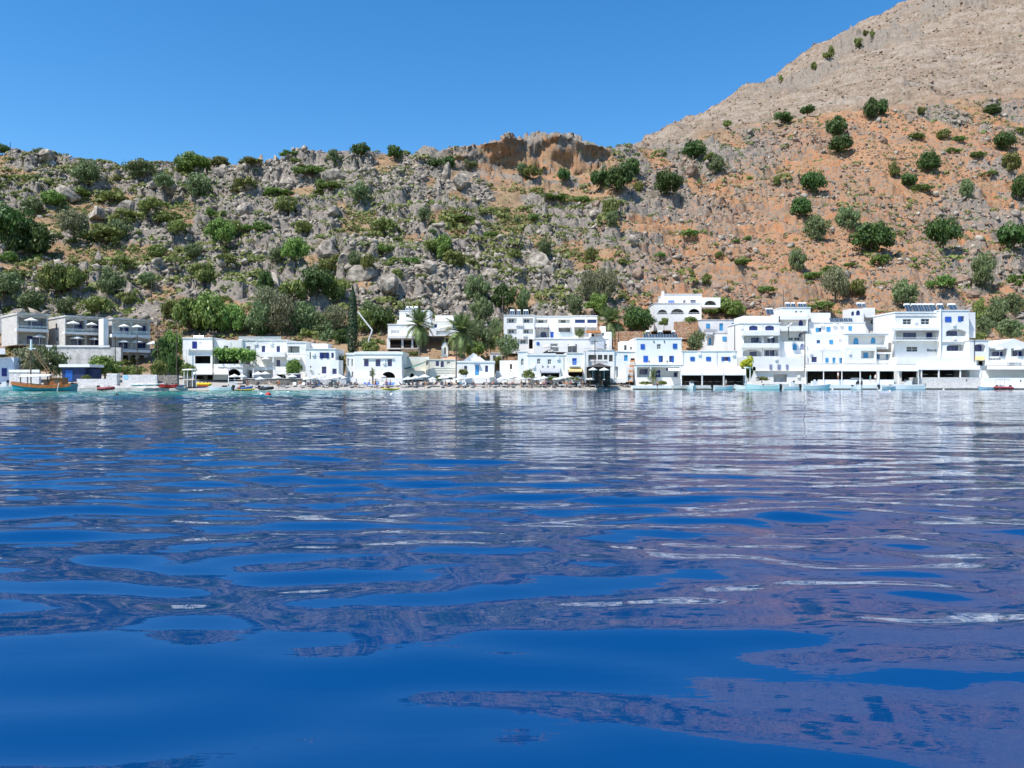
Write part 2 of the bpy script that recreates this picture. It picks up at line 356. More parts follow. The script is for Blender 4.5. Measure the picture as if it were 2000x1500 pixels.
# ------------------------------------------------------------------ sea
def sea():
    ang = np.concatenate([np.linspace(-180, -39, 30)[:-1], np.linspace(-38, 38, 490), np.linspace(39, 180, 30)[1:]])
    rr = np.concatenate([[0.3, .8], 1.5*np.exp(np.linspace(0, math.log(200/1.5), 660)), [240, 320]])
    A, Rr = np.meshgrid(np.radians(ang), rr, indexing='ij')
    x = Rr*np.sin(A); y = Rr*np.cos(A); z = np.zeros_like(x)
    sp = Rr*.0075
    g = np.random.default_rng(11)
    patch = .35+1.3*sst(.35, .68, fbm(x*.10+3, y*.055, 3, 200))
    patch2 = .55+.9*fbm(x*.25, y*.2, 3, 210)
    calm = 1-sst(3.2, 7.5, np.hypot(x+1.2, y)*(1+.5*(fbm(x*.2+50, y*.2, 2, 77)-.5)))
    pxl = np.where(y > 1, x/np.maximum(y, 1)*F+1000, 1e4); chop = 1+3.2*(1-sst(450, 1050, pxl))*sst(34, 58, y)*(1-sst(112, 128, y)*.6)
    for k in range(96):
        lam = .34*math.exp(g.uniform(0, 1)*math.log(9.0/.34)); th = (g.normal(0, .62)+(.25 if k % 3 else -.5))*(.55 if lam < 2 else 1)
        kx = math.sin(th)*2*math.pi/lam; ky = math.cos(th)*2*math.pi/lam
        slope = .0042
        if lam > 1.3: slope *= .78
        if lam > 4: slope *= .7
        if lam < 1.3: slope *= .8+1.4*(1-calm)
        a = slope*lam/(2*math.pi)*1.35
        fade = 1-sst(.25, .5, sp/lam)
        mod = patch2 if lam > 2 else patch
        z += a*fade*mod*chop*np.sin(kx*x+ky*y+g.uniform(0, 6.28))
    z *= 1-sst(160, 200, Rr)
    idx = np.arange(x.size).reshape(x.shape)
    f = np.stack([idx[:-1, :-1], idx[:-1, 1:], idx[1:, 1:], idx[1:, :-1]], -1).reshape(-1, 4)[:, ::-1]
    m, t, b = _nodes('sea_water'); N = t.nodes; L = t.links
    at = N.new('ShaderNodeAttribute'); at.attribute_name = 'shallow'
    geo = N.new('ShaderNodeNewGeometry')
    mp = N.new('ShaderNodeMapping'); mp.inputs['Scale'].default_value = (.4, 1.5, 1); L.new(geo.outputs['Position'], mp.inputs[0])
    cr = N.new('ShaderNodeValToRGB'); e = cr.color_ramp.elements
    e[0].position = 0; e[0].color = (.0, .039, .142, 1); e[1].position = 1; e[1].color = (.012, .16, .14, 1)
    e2 = e.new(.3); e2.color = (.0, .036, .105, 1); e3 = e.new(.55); e3.color = (.003, .14, .19, 1); e4 = e.new(.8); e4.color = (.008, .27, .245, 1)
    L.new(at.outputs['Fac'], cr.inputs[0]); L.new(cr.outputs[0], b.inputs['Base Color'])
    b.inputs['Roughness'].default_value = .012; b.inputs['IOR'].default_value = 1.29
    n1 = N.new('ShaderNodeTexNoise'); n1.inputs['Scale'].default_value = 1.9; n1.inputs['Detail'].default_value = 2.2; n1.inputs['Distortion'].default_value = .5; L.new(mp.outputs[0], n1.inputs[0])
    n2 = N.new('ShaderNodeTexNoise'); n2.inputs['Scale'].default_value = .13; n2.inputs['Detail'].default_value = 3; L.new(mp.outputs[0], n2.inputs[0])
    r = N.new('ShaderNodeMapRange'); r.inputs[1].default_value = .42; r.inputs[2].default_value = .66; r.inputs[3].default_value = .20; r.inputs[4].default_value = .75; L.new(n2.outputs[0], r.inputs[0])
    bp = N.new('ShaderNodeBump'); bp.inputs['Distance'].default_value = .035; at2 = N.new('ShaderNodeAttribute'); at2.attribute_name = 'ruffled'; mu = N.new('ShaderNodeMath'); mu.operation = 'MULTIPLY'; L.new(r.outputs[0], mu.inputs[0]); L.new(at2.outputs['Fac'], mu.inputs[1])
    L.new(mu.outputs[0], bp.inputs['Strength']); L.new(n1.outputs[0], bp.inputs['Height'])
    n3 = N.new('ShaderNodeTexNoise'); n3.inputs['Scale'].default_value = 9; n3.inputs['Detail'].default_value = 3; L.new(mp.outputs[0], n3.inputs[0])
    b2 = N.new('ShaderNodeBump'); b2.inputs['Distance'].default_value = .012; b2.inputs['Strength'].default_value = .045; L.new(n3.outputs[0], b2.inputs['Height']); L.new(bp.outputs[0], b2.inputs['Normal'])
    L.new(b2.outputs[0], b.inputs['Normal'])
    Vv = np.stack([x, y, z], -1).reshape(-1, 3)
    me = big_mesh('sea', Vv, f, m)
    px = x/np.maximum(y, 1e-3)*F+1000; px = np.where(y > 1, np.clip(px, -900, 2900), 1000)
    sdist = shore(px)-y+(fbm(x*.06, y*.03, 3, 5)-.5)*30
    lw = np.interp(px, [0, 700, 1100, 2000], [104, 96, 62, 46])
    sh = (1-np.clip(sdist/lw, 0, 1)**2)*(.62+.38*(1-sst(420, 900, px)))
    a_ = me.attributes.new('shallow', 'FLOAT', 'POINT'); a_.data.foreach_set('value', sh.astype(np.float32).ravel())
    a2 = me.attributes.new('ruffled', 'FLOAT', 'POINT'); a2.data.foreach_set('value', ((.08+.92*(1-calm))*(1+4.5*(1-sst(550, 1000, px))*sst(38, 62, y)*(y > 0)+1.0*sst(45, 80, y))).astype(np.float32).ravel())
    o = obj('sea', me); o['kind'] = 'structure'
sea()

# ------------------------------------------------------------------ rocks
def rock_proto(sub, seed, flat=.8):
    bm = bmesh.new(); bmesh.ops.create_icosphere(bm, subdivisions=sub, radius=1)
    r = random.Random(seed); pl = [(Vector((r.gauss(0, 1), r.gauss(0, 1), r.gauss(0, 1))).normalized(), r.uniform(.45, .8)) for _ in range(9)]
    for v in bm.verts:
        for n, k in pl:
            e = v.co.dot(n)-k
            if e > 0: v.co -= n*e
        v.co *= r.uniform(.9, 1.1)
    v = np.array([v.co[:] for v in bm.verts]); v[:, 2] *= flat; f = np.array([[q.index for q in p.verts] for p in bm.faces]); bm.free()
    return v, f
def rockmat(name, a, c, d):
    m, t, b = _nodes(name); N = t.nodes; L = t.links; geo = N.new('ShaderNodeNewGeometry')
    n = N.new('ShaderNodeTexNoise'); n.inputs['Scale'].default_value = .6; n.inputs['Detail'].default_value = 8; L.new(geo.outputs['Position'], n.inputs['Vector'])
    cr = N.new('ShaderNodeValToRGB'); e = cr.color_ramp.elements; e[0].position = .36; e[0].color = (*a, 1); e[1].position = .66; e[1].color = (*c, 1); q = e.new(.5); q.color = (*d, 1)
    L.new(n.outputs[0], cr.inputs[0]); L.new(cr.outputs[0], b.inputs['Base Color']); b.inputs['Roughness'].default_value = .95; b.inputs['Specular IOR Level'].default_value = .1
    n2 = N.new('ShaderNodeTexNoise'); n2.inputs['Scale'].default_value = 2.5; n2.inputs['Detail'].default_value = 6; L.new(geo.outputs['Position'], n2.inputs['Vector'])
    bp = N.new('ShaderNodeBump'); bp.inputs['Distance'].default_value = .3; bp.inputs['Strength'].default_value = .8; L.new(n2.outputs[0], bp.inputs['Height']); L.new(bp.outputs[0], b.inputs['Normal'])
    return m
RG = rockmat('grey_limestone', (.15, .13, .11), (.46, .405, .33), (.29, .25, .205))
RP = rockmat('pinkish_limestone', (.17, .12, .09), (.36, .275, .21), (.26, .18, .13))
PR = [rock_proto(1, i) for i in range(10)]
hc = np.arange(len(svals)+6, len(svals)+nh-1)
def scatter_idx(weight, n, rows):
    w_ = weight[:, rows]*D[:, rows]
    w_ = w_.ravel()/w_.sum(); k = rng.choice(w_.size, n, p=w_)
    return k//len(rows), rows[k % len(rows)]
def merged_rocks(name, ci, ri, size, m, label, cat):
    Vs = []; Fs = []; n = 0
    q = rng.uniform(0, 2*np.pi, len(ci)); tl = rng.normal(0, .35, (len(ci), 2))
    for pi in range(len(PR)):
        sel = np.arange(len(ci)) % len(PR) == pi; v, f = PR[pi]; k = sel.sum()
        s_ = size[sel]; sc = s_[:, None, None]*rng.uniform(.65, 1.25, (k, 1, 3)); a = q[sel]
        P = v[None]*sc
        P[..., 2] += P[..., 0]*tl[sel, 0][:, None]; 
        x_ = P[..., 0]*np.cos(a)[:, None]-P[..., 1]*np.sin(a)[:, None]; y_ = P[..., 0]*np.sin(a)[:, None]+P[..., 1]*np.cos(a)[:, None]
        x_ += XG[ci[sel], ri[sel]][:, None]+rng.normal(0, .4, (k, 1)); y_ += YG2[ci[sel], ri[sel]][:, None]; z_ = P[..., 2]+(ZG[ci[sel], ri[sel]]+s_*.15)[:, None]
        Vs.append(np.stack([x_, y_, z_], -1).reshape(-1, 3)); Fs.append((f[None]+np.arange(k)[:, None, None]*len(v)+n).reshape(-1, 3)); n += k*len(v)
    o = obj(name, big_mesh(name, np.concatenate(Vs), np.concatenate(Fs), m, smooth=False))
    o['kind'] = 'stuff'; tag(o, label, cat, auto=False)
clump = sst(.42, .62, fbm(XG*.06, YG*.06, 3, 301))
wg = rockG*hillG*(1-mountG)*(1-clG)*(.10+clump)*(1-orangeG*.6)*(cols[:, None] < 2150)*(cols[:, None] > -200)
ci, ri = scatter_idx(wg, 18000, hc)
merged_rocks('rock_scatter', ci, ri, np.clip(np.exp(rng.normal(-.50, .50, len(ci))), .22, 2.4), RG, 'countless small grey limestone rocks strewn over the left and middle hillside', 'rocks')
wp = hillG*orangeG*(.12+clump)*(cols[:, None] < 2150)*(cols[:, None] > 900)
ci, ri = scatter_idx(wp, 8000, hc)
merged_rocks('pale_rock_scatter', ci, ri, np.clip(np.exp(rng.normal(-.95, .5, len(ci))), .18, 1.6), RP, 'countless small pinkish rocks lying on the orange right hand slope', 'rocks')
mr = np.arange(len(svals)+nh, len(svals)+nh+nm-2)
wm = mountG*(.2+clump)*(cols[:, None] < 2150)*(cols[:, None] > 1200)
ci, ri = scatter_idx(wm, 4200, mr)
merged_rocks('mountain_rock_scatter', ci, ri, np.clip(np.exp(rng.normal(-.6, .5, len(ci))), .35, 2.2), RP, 'countless pale stones on the bare far mountain slope', 'rocks')
vr = np.arange(6+12, len(svals)+10)
wv = sst(16, 30, D-shore(PXG))*(cols[:, None] < 2150)*(cols[:, None] > -200)*(.2+clump)
ci, ri = scatter_idx(wv, 3200, vr)
merged_rocks('village_rock_scatter', ci, ri, np.clip(np.exp(rng.normal(-1.0, .5, len(ci))), .15, 1.1), RP, 'loose pale stones lying between and behind the village houses', 'rocks')
# single boulders
BP = []
for i in range(8):
    v, f = rock_proto(2, 100+i, .95); BP.append(mesh('boulder', v, f, RG)); 
BPP = [m_.copy() for m_ in BP]
for m_ in BPP: m_.materials[0] = RP
ci, ri = scatter_idx(rockG**1.5*hillG*(1-mountG)*(.15+clump)*(cols[:, None] < 2040)*(cols[:, None] > -40), 235, hc)
for n_, (a, c) in enumerate(zip(ci, ri)):
    s_ = min(3.6, 1.25*math.exp(abs(random.gauss(0, .42))))
    pk = orangeG[a, c] > .55
    o = obj('boulder', (BPP if pk else BP)[n_ % 8], None, (XG[a, c], YG2[a, c], ZG[a, c]+s_*.2), (random.gauss(0, .3), random.gauss(0, .3), random.uniform(0, 6.3)), (s_*random.uniform(.7, 1.2), s_*random.uniform(.7, 1.1), s_*random.uniform(.7, 1.3)))
    if pk: tag(o, 'large pinkish boulder lying on the orange part of the hillside', 'boulder', 'pinkish boulders on the orange slope', auto=False)
    else: tag(o, 'large rugged grey limestone boulder among the rocks of the hillside', 'boulder', 'grey boulders on the rocky hillside', auto=False)
o = obj('boulder', BP[2], None, ground(872, 352)+Vector((0, 0, 2.2)), (0, .15, .4), (2.2, 2.0, 5.2)); tag(o, 'tall upright pillar of grey rock below the red cliff', 'rock')
for (x_, y_, s_) in ((655, 345, 4.5), (905, 362, 5), (560, 360, 4), (330, 372, 4.5), (130, 395, 4.5), (190, 425, 4), (640, 495, 4.5), (760, 565, 4.2), (250, 410, 3.5), (530, 560, 4.5), (90, 320, 4), (1050, 520, 4.6), (1320, 355, 4.2), (1350, 340, 4), (1960, 640, 4.5), (1925, 655, 2.6), (1880, 555, 3), (1895, 575, 2.5), (700, 545, 4.4), (480, 420, 4.3), (430, 350, 4)):
    g_ = ground(x_, y_); o = obj('rock_outcrop', (BPP if x_ > 1300 else BP)[int(x_) % 8], None, g_+Vector((0, 0, s_*.1)), (random.gauss(0, .25), .2, random.uniform(0, 6)), (s_*1.25, s_*.8, s_*.85))
    tag(o, 'big %s rock outcrop %s' % ('reddish' if x_ > 1300 else 'grey', 'PLACE'), 'rock'); o['_px'] = x_; o['_py'] = y_
# ------------------------------------------------------------------ vegetation
def leafmat(name, a, c, objvar=.22):
    m, t, b = _nodes(name); N = t.nodes; L = t.links
    oi = N.new('ShaderNodeObjectInfo'); geo = N.new('ShaderNodeNewGeometry')
    n = N.new('ShaderNodeTexNoise'); n.inputs['Scale'].default_value = 1.1; n.inputs['Detail'].default_value = 3; L.new(geo.outputs['Position'], n.inputs[0])
    wn = N.new('ShaderNodeMath'); wn.operation = 'ADD'; L.new(n.outputs[0], wn.inputs[0])
    rp = N.new('ShaderNodeMath'); rp.operation = 'MULTIPLY'; rp.inputs[1].default_value = .35; L.new(geo.outputs['Random Per Island'], rp.inputs[0]); L.new(rp.outputs[0], wn.inputs[1])
    r = N.new('ShaderNodeMapRange'); r.inputs[1].default_value = .4; r.inputs[2].default_value = .9; L.new(wn.outputs[0], r.inputs[0])
    mx = N.new('ShaderNodeMix'); mx.data_type = 'RGBA'; mx.inputs[6].default_value = (*a, 1); mx.inputs[7].default_value = (*c, 1); L.new(r.outputs[0], mx.inputs[0])
    h = N.new('ShaderNodeHueSaturation'); mr = N.new('ShaderNodeMapRange'); mr.inputs[3].default_value = 1-objvar; mr.inputs[4].default_value = 1+objvar
    mh = N.new('ShaderNodeMapRange'); mh.inputs[3].default_value = .48; mh.inputs[4].default_value = .515
    L.new(oi.outputs['Random'], mr.inputs[0]); L.new(oi.outputs['Random'], mh.inputs[0]); L.new(mr.outputs[0], h.inputs['Value']); L.new(mh.outputs[0], h.inputs['Hue'])
    L.new(mx.outputs[2], h.inputs['Color']); L.new(h.outputs[0], b.inputs['Base Color']); b.inputs['Roughness'].default_value = .55; b.inputs['Specular IOR Level'].default_value = .35
    tr = N.new('ShaderNodeBsdfTranslucent'); L.new(h.outputs[0], tr.inputs[0]); ms = N.new('ShaderNodeMixShader'); ms.inputs[0].default_value = .25
    L.new(b.outputs[0], ms.inputs[1]); L.new(tr.outputs[0], ms.inputs[2]); L.new(ms.outputs[0], N['Material Output'].inputs[0])
    return m
LM = {
 'carob': leafmat('dark_carob_leaves', (0.037, 0.076, 0.021), (0.095, 0.167, 0.034)),
 'olive': leafmat('grey_olive_leaves', (0.099, 0.140, 0.055), (0.213, 0.271, 0.111)),
 'tamarisk': leafmat('grey_feathery_leaves', (0.137, 0.144, 0.075), (0.259, 0.259, 0.133)),
 'scrub': leafmat('olive_green_scrub', (0.100, 0.133, 0.032), (0.233, 0.259, 0.065)),
 'low': leafmat('low_green_cushion', (0.078, 0.133, 0.026), (0.156, 0.250, 0.046)),
 'bright': leafmat('fresh_green_leaves', (0.090, 0.163, 0.030), (0.236, 0.342, 0.076)),
 'cypress': leafmat('cypress_leaves', (.02, .042, .018), (.045, .08, .03)),
 'yellow': leafmat('yellow_green_leaves', (.33, .34, .03), (.60, .58, .05)),
 'palm': leafmat('palm_leaves', (0.098, 0.140, 0.042), (0.224, 0.280, 0.098)),
 'dead': leafmat('dry_brown_twigs', (.13, .09, .05), (.22, .16, .09)),
}
BARK = mat('brown_bark', (.11, .08, .055), .95, var=.2, scale=6, bump=.4)
PBARK = mat('palm_bark', (.26, .19, .13), .95, var=.25, scale=8, bump=.6, bscale=9)
def leaves(cent, nrm, size, asp=.55):
    n = len(cent); up = np.array([0, 0, 1.0]); t = rng.normal(0, 1, (n, 3)); t -= (t*nrm).sum(1)[:, None]*nrm; t /= np.linalg.norm(t, axis=1)[:, None]+1e-9
    b = np.cross(nrm, t); s = size[:, None]
    V = np.stack([cent-t*s, cent-b*s*asp, cent+t*s, cent+b*s*asp], 1).reshape(-1, 3)
    return V, np.arange(n*4).reshape(n, 4)
def crown_mesh(name, m, shape, N=1500, K=26, leaf=.11, clump=.30, seed=0, gap=0):
    # unit crown: base at z=0, top about 1, half-width about 1
    g = np.random.default_rng(seed); cs = []
    while len(cs) < K:
        p = g.uniform(-1, 1, 3); r = np.linalg.norm(p)
        if r > 1 or r < .25: continue
        if p[2] < -.75: continue
        cs.append(p)
    cs = np.array(cs); h = cs[:, 2]*.5+.5; rad = np.hypot(cs[:, 0], cs[:, 1])
    if shape == 'dome': w_ = .78; cs = np.stack([cs[:, 0]*w_, cs[:, 1]*w_, h*.72+.12], 1)
    elif shape == 'flat': cs = np.stack([cs[:, 0]*.82, cs[:, 1]*.82, h*.5+.08], 1)
    elif shape == 'tree': cs = np.stack([cs[:, 0]*.76, cs[:, 1]*.76, h*.56+.32], 1)
    elif shape == 'tall': cs = np.stack([cs[:, 0]*.7, cs[:, 1]*.7, h*.8+.08], 1)
    cr = clump*g.uniform(.6, 1.35, K); k = g.integers(0, K, N)
    d = g.normal(0, 1, (N, 3)); d[:, 2] += .25; d /= np.linalg.norm(d, axis=1)[:, None]
    rr = cr[k]*(1-g.random(N)**2*.55)
    sc = np.array([1, 1, .62 if shape != 'flat' else .45])
    P = cs[k]+d*rr[:, None]*sc; nr = d+g.normal(0, .5, (N, 3)); nr /= np.linalg.norm(nr, axis=1)[:, None]
    P[:, 2] = np.maximum(P[:, 2], .02)
    V, Fc = leaves(P, nr, leaf*g.uniform(.6, 1.4, N))
    return big_mesh(name, V, Fc, m, smooth=False)
def trunk_mesh(name, seed, shape):
    r = random.Random(seed); b = MB()
    top = {'dome': .45, 'flat': .2, 'tree': .62, 'tall': .6}[shape]
    b.tube((0, 0, -.35), (r.uniform(-.05, .05), 0, top*.5), .055, .042, 6)
    for i in range(5):
        a = i*1.26+r.uniform(0, .6); k = r.uniform(.3, .55)
        b.tube((0, 0, top*.42), (math.cos(a)*k, math.sin(a)*k, top+r.uniform(0, .2)), .035, .012, 5)
    return b.me(name, BARK)
SPEC = {'carob': ('carob', 'dome', 3000, 40, .062, .27), 'olive': ('olive', 'tall', 3200, 36, .052, .27), 'tamarisk': ('tamarisk', 'tall', 3600, 38, .044, .27),
        'scrub': ('scrub', 'dome', 1800, 26, .075, .28), 'low': ('low', 'flat', 1400, 22, .075, .30), 'bright': ('bright', 'dome', 3200, 40, .06, .27),
        'carobtree': ('carob', 'tree', 2700, 30, .062, .27), 'olivetree': ('olive', 'tree', 2800, 30, .052, .26), 'yellow': ('yellow', 'dome', 1100, 16, .11, .30), 'dead': ('dead', 'tall', 700, 14, .06, .3)}
VARS = {}
for k, (lm, sh, N_, K_, lf, cl_) in SPEC.items():
    VARS[k] = [(crown_mesh('crown', LM[lm], sh, N_, K_, lf, cl_, hash_), trunk_mesh('trunk', hash_, sh)) for hash_ in [len(k)*100+i*7+ord(k[0]) for i in range(3 if k not in ('yellow', 'dead') else 1)]]
NAMES = {'carob': ('carob_bush', 'dense dark green rounded carob bush', 'bush'), 'carobtree': ('carob_tree', 'dark green carob tree with visible trunk', 'tree'), 'olive': ('olive_bush', 'grey green loose olive bush', 'bush'),
         'olivetree': ('olive_tree', 'grey green olive tree', 'tree'), 'tamarisk': ('tamarisk_tree', 'feathery grey tamarisk tree', 'tree'), 'scrub': ('shrub', 'olive green shrub', 'shrub'),
         'low': ('cushion_shrub', 'low flat green cushion shrub', 'shrub'), 'bright': ('green_tree', 'fresh green leafy tree', 'tree'), 'yellow': ('yellow_tree', 'small bright yellow green tree', 'tree'), 'dead': ('dry_bush', 'dry brown twiggy bush', 'bush')}
LMK = [(-300, 95, 'the left stone balcony house'), (95, 205, 'the middle stone balcony house'), (205, 330, 'the grey balcony house'), (330, 470, 'the vine covered terrace house'), (470, 600, 'the long white beach hotel'),
       (600, 675, 'the white house with navy shutters'), (675, 790, 'the white house with dark arch'), (790, 862, 'the taller palm'), (862, 975, 'the tiled roof church'), (975, 1172, 'the white hotel with rooftop tanks'),
       (1172, 1275, 'the terrace wall beside the big palm'), (1275, 1415, 'the hillside villa with arches'), (1415, 1522, 'the hotel with parasol balconies'), (1522, 1585, 'the tall hotel with arched blue doors'), (1585, 1735, 'the stepped house with turquoise shutters'),
       (1735, 1895, 'the tall hotel with solar panels'), (1895, 2400, 'the gabled house with two loggias')]
def lmk(px):
    for a, c, n in LMK:
        if a <= px < c: return n
    return LMK[0][2]
def band(px, py):
    ry = np.interp(px, PX1, PY1)
    if px > 1250 and py < ry-4: return 'on the bare mountain'
    if abs(py-ry) < 16: return 'on the skyline' if px < 1220 else 'at the foot of the mountain'
    q = (py-ry)/(640-ry)
    return 'high on the slope' if q < .33 else 'midway up the slope' if q < .66 else 'low on the slope'
def veg(kind, px, py, w_, h_, d=None, label=None, z=None):
    if d is None: p = ground(px, py); 
    else: p = Vector((X(px, d), d, Zp(py, d) if z is None else z))
    W = w_/F*p.y*.5; Hh = h_/F*p.y
    nm, desc, cat = NAMES[kind]; cr, tr = random.choice(VARS[kind])
    e = empty(nm, p-Vector((0, 0, .25)), random.uniform(0, 6.28))
    s = (W*1.08, W*1.08, Hh*1.06)
    obj('trunk', tr, e, sc=s); obj('crown', cr, e, sc=s)
    if label is None:
        sz = 'large ' if w_ >= 58 else ('small ' if w_ < 34 else '')
        label = '%s%s %s above %s' % (sz, desc, band(px, py), lmk(px))
    tag(e, label, cat); e['_px'] = px; e['_py'] = py; return e
VL = '''carob 1357 310 52 34;carob 1303 385 58 52;carobtree 1172 374 44 44;carob 1210 380 54 58;carob 1235 348 42 38;olive 1397 347 38 38;carobtree 1530 244 40 24;carobtree 1577 227 32 21
carob 1635 268 44 42;carob 1642 308 46 40;carob 1700 236 32 44;carob 1722 228 28 34;carob 1590 380 48 48;carob 1565 428 50 40;olive 1595 474 58 56;olive 1655 452 52 48;carob 1700 494 92 58;carob 1842 489 62 64
low 1717 520 42 30;olive 1557 531 38 46;carob 1812 341 48 42;olive 1888 390 34 42;carob 1965 296 40 42;carob 1938 226 36 22;scrub 1975 336 38 38;carob 1995 394 42 52;carob 1980 490 64 56;low 1838 570 54 38
olive 1925 572 54 74;low 1990 560 44 36;olive 1770 602 60 56;tamarisk 1632 594 58 72;scrub 1668 585 50 38;low 1590 548 44 24;low 1625 538 46 24;low 1450 520 42 20;low 1497 573 36 20;carob 1775 367 32 30
scrub 1745 347 22 32;low 1800 372 42 18;low 1790 273 38 16;scrub 1845 273 30 20;low 1872 276 32 14;scrub 1380 557 26 24;low 1345 466 42 20;scrub 1518 366 18 20;low 1855 300 40 14;low 1910 310 40 14;low 1930 350 34 14
low 1600 605 60 22;scrub 1915 632 30 50;olive 1945 640 60 60;olive 1980 620 50 48;scrub 1250 375 22 22;scrub 1405 505 20 14;low 1460 470 18 12;low 1437 475 20 12;scrub 1385 320 26 20;low 1660 520 26 12
low 1040 432 28 22;scrub 1195 424 38 34;olive 1197 446 30 34;olive 1065 502 34 38;carobtree 1102 362 28 34;scrub 1042 357 38 26;olive 1020 348 30 26;low 1080 393 62 18;low 1137 396 34 18;bright 868 512 50 52
scrub 885 524 50 34;scrub 1155 512 32 30;tamarisk 1150 592 46 64;tamarisk 1185 590 52 68;bright 1166 618 54 48;olive 1121 618 40 46;carob 1238 648 46 52;carob 1276 648 46 52;bright 1410 612 62 34;bright 1432 620 48 34;bright 1385 620 50 26
olive 932 594 58 58;carob 985 606 54 52;olive 1020 610 34 44;olive 938 632 56 52;carob 745 650 52 54;scrub 840 492 34 22;low 960 463 34 16;low 905 436 60 20;scrub 1005 512 24 20;scrub 775 545 30 22;low 1290 502 28 14
bright 375 343 80 38;olive 275 350 74 38;carobtree 703 308 38 30;carob 770 313 38 26;scrub 490 324 54 16;low 565 314 40 14;olivetree 78 311 28 20;carobtree 3 300 34 22;olive 165 362 66 50;olive 387 392 64 50
olive 655 318 36 26;carob 850 328 34 20;carob 876 332 32 26;olive 915 334 40 20;carob 20 482 100 84;carob 62 504 96 72;scrub 108 580 66 66;scrub 138 574 62 60;tamarisk 142 470 64 60;olive 212 578 66 54
scrub 205 482 84 40;scrub 250 445 76 34;scrub 300 424 66 32;scrub 330 442 62 26;bright 102 402 52 30;bright 430 484 62 52;scrub 395 557 58 42;scrub 240 533 56 34;scrub 310 504 40 28;olive 380 508 44 32
scrub 440 518 44 24;low 500 454 60 30;bright 575 524 64 48;scrub 640 536 44 34;low 610 356 66 28;low 540 384 56 26;olive 1010 438 18 14;carob 520 590 36 58;low 12 512 40 30;olive 232 470 54 44;scrub 430 330 40 18
olive 10 604 90 52;olive 62 608 70 40;scrub 190 618 54 40;olive 130 614 48 36;bright 368 655 64 76;bright 410 660 86 84;bright 452 660 62 62;olive 503 655 66 66;tamarisk 550 660 70 84;olive 592 650 74 62
carob 618 606 70 62;scrub 660 592 54 48;tamarisk 655 650 62 56;olive 627 676 66 46;scrub 712 650 44 46;scrub 575 596 60 44;tamarisk 520 620 60 60;scrub 335 625 50 40;olive 720 620 36 34;scrub 250 600 44 26
olive 700 395 48 36;scrub 560 425 50 32;scrub 750 465 52 34;low 745 500 50 26;olive 830 440 32 28;scrub 480 378 50 26;low 650 372 60 22;scrub 590 458 46 28;olive 690 520 36 30;scrub 720 530 40 34;low 800 520 40 20;olive 540 520 40 36
low 420 425 50 22;scrub 350 480 50 28;olive 60 420 50 34;scrub 20 440 50 34;olive 320 385 44 30;scrub 30 560 50 26;low 150 385 60 22;scrub 215 400 60 26;olive 290 560 40 30;scrub 450 470 44 28
scrub 1690 70 14 12;scrub 1625 115 15 26;scrub 1675 97 17 20;scrub 1703 80 14 16;scrub 1590 138 14 16;scrub 1613 128 16 14;scrub 1525 165 10 18;scrub 1420 252 18 16;scrub 1800 232 20 16;scrub 1990 262 20 14'''
for ln in VL.replace('\n', ';').split(';'):
    k, a, b_, c_, d_ = ln.split(); veg(k, float(a), float(b_), float(c_), float(d_))
# small single shrubs between the rocks
wsc = rockG*hillG*(1-mountG)*sst(.42, .6, fbm(XG*.03, YG*.03, 3, 401))*(cols[:, None] < 1250)*(cols[:, None] > -40)*(1-sst(850, 1250, PXG)*.6)*(1-clG)
ci, ri = scatter_idx(wsc+1e-9, 130, hc)
for a, c in zip(ci, ri):
    s_ = random.uniform(1.0, 2.6); k = random.choice(['scrub', 'scrub', 'low', 'olive']); cr, tr = random.choice(VARS[k])
    e = empty('small_shrub', (XG[a, c], YG2[a, c], ZG[a, c]-.1), random.uniform(0, 6.28))
    obj('trunk', tr, e, sc=(s_, s_, s_*.9)); obj('crown', cr, e, sc=(s_, s_, s_*.9*random.uniform(.8, 1.2)))
    tag(e, 'small green shrub growing between the grey rocks of the hillside', 'shrub', 'small shrubs between the grey rocks', auto=False)
# ground-hugging scrub nobody could count
def scrub_field(name, w_, n, rows, m, size, label, nl=9):
    ci, ri = scatter_idx(w_+1e-12, n, rows); P = np.stack([XG[ci, ri], YG2[ci, ri], ZG[ci, ri]], -1)+rng.normal(0, .3, (n, 3))*[1, 0, 0]+[0, 0, .12]
    s_ = size*np.exp(rng.normal(0, .4, n)); d = rng.normal(0, 1, (n, nl, 3)); d[..., 2] = np.abs(d[..., 2])*.8; d /= np.linalg.norm(d, axis=-1)[..., None]
    c_ = (P[:, None]+d*s_[:, None, None]*[1, 1, .7]).reshape(-1, 3); nr = (d+rng.normal(0, .3, d.shape)).reshape(-1, 3); nr /= np.linalg.norm(nr, axis=1)[:, None]
    V, Fc = leaves(c_, nr, np.repeat(s_, nl)*(.55 if nl < 20 else .30), .8)
    o = obj(name, big_mesh(name, V, Fc, m, smooth=False)); o['kind'] = 'stuff'; tag(o, label, 'ground cover', auto=False)
cl2 = sst(.44, .60, fbm(XG*.035+7, YG*.045, 4, 501))
inv = (cols[:, None] < 2150)*(cols[:, None] > -200)
scrub_field('thorny_scrub', hillG*(1-mountG)*(1-clG)*cl2*(1-sst(900, 1250, PXG)*.8)*inv, 12000, hc, LM['scrub'], .46, 'low olive green thorny scrub covering patches of the left hillside')
scrub_field('grey_scrub', hillG*(1-mountG)*(1-clG)*(.3+cl2)*inv, 7000, hc, LM['tamarisk'], .34, 'small dry grey tufts scattered over the whole hillside')
scrub_field('cushion_scrub', hillG*(1-mountG)*(1-clG)*sst(.46, .60, fbm(XG*.022+70, YG*.03, 4, 505))*(1-sst(950, 1300, PXG)*.9)*inv, 2300, hc, LM['scrub'], 1.05, 'rounded olive green thorn cushions in patches over the left hillside', nl=30)
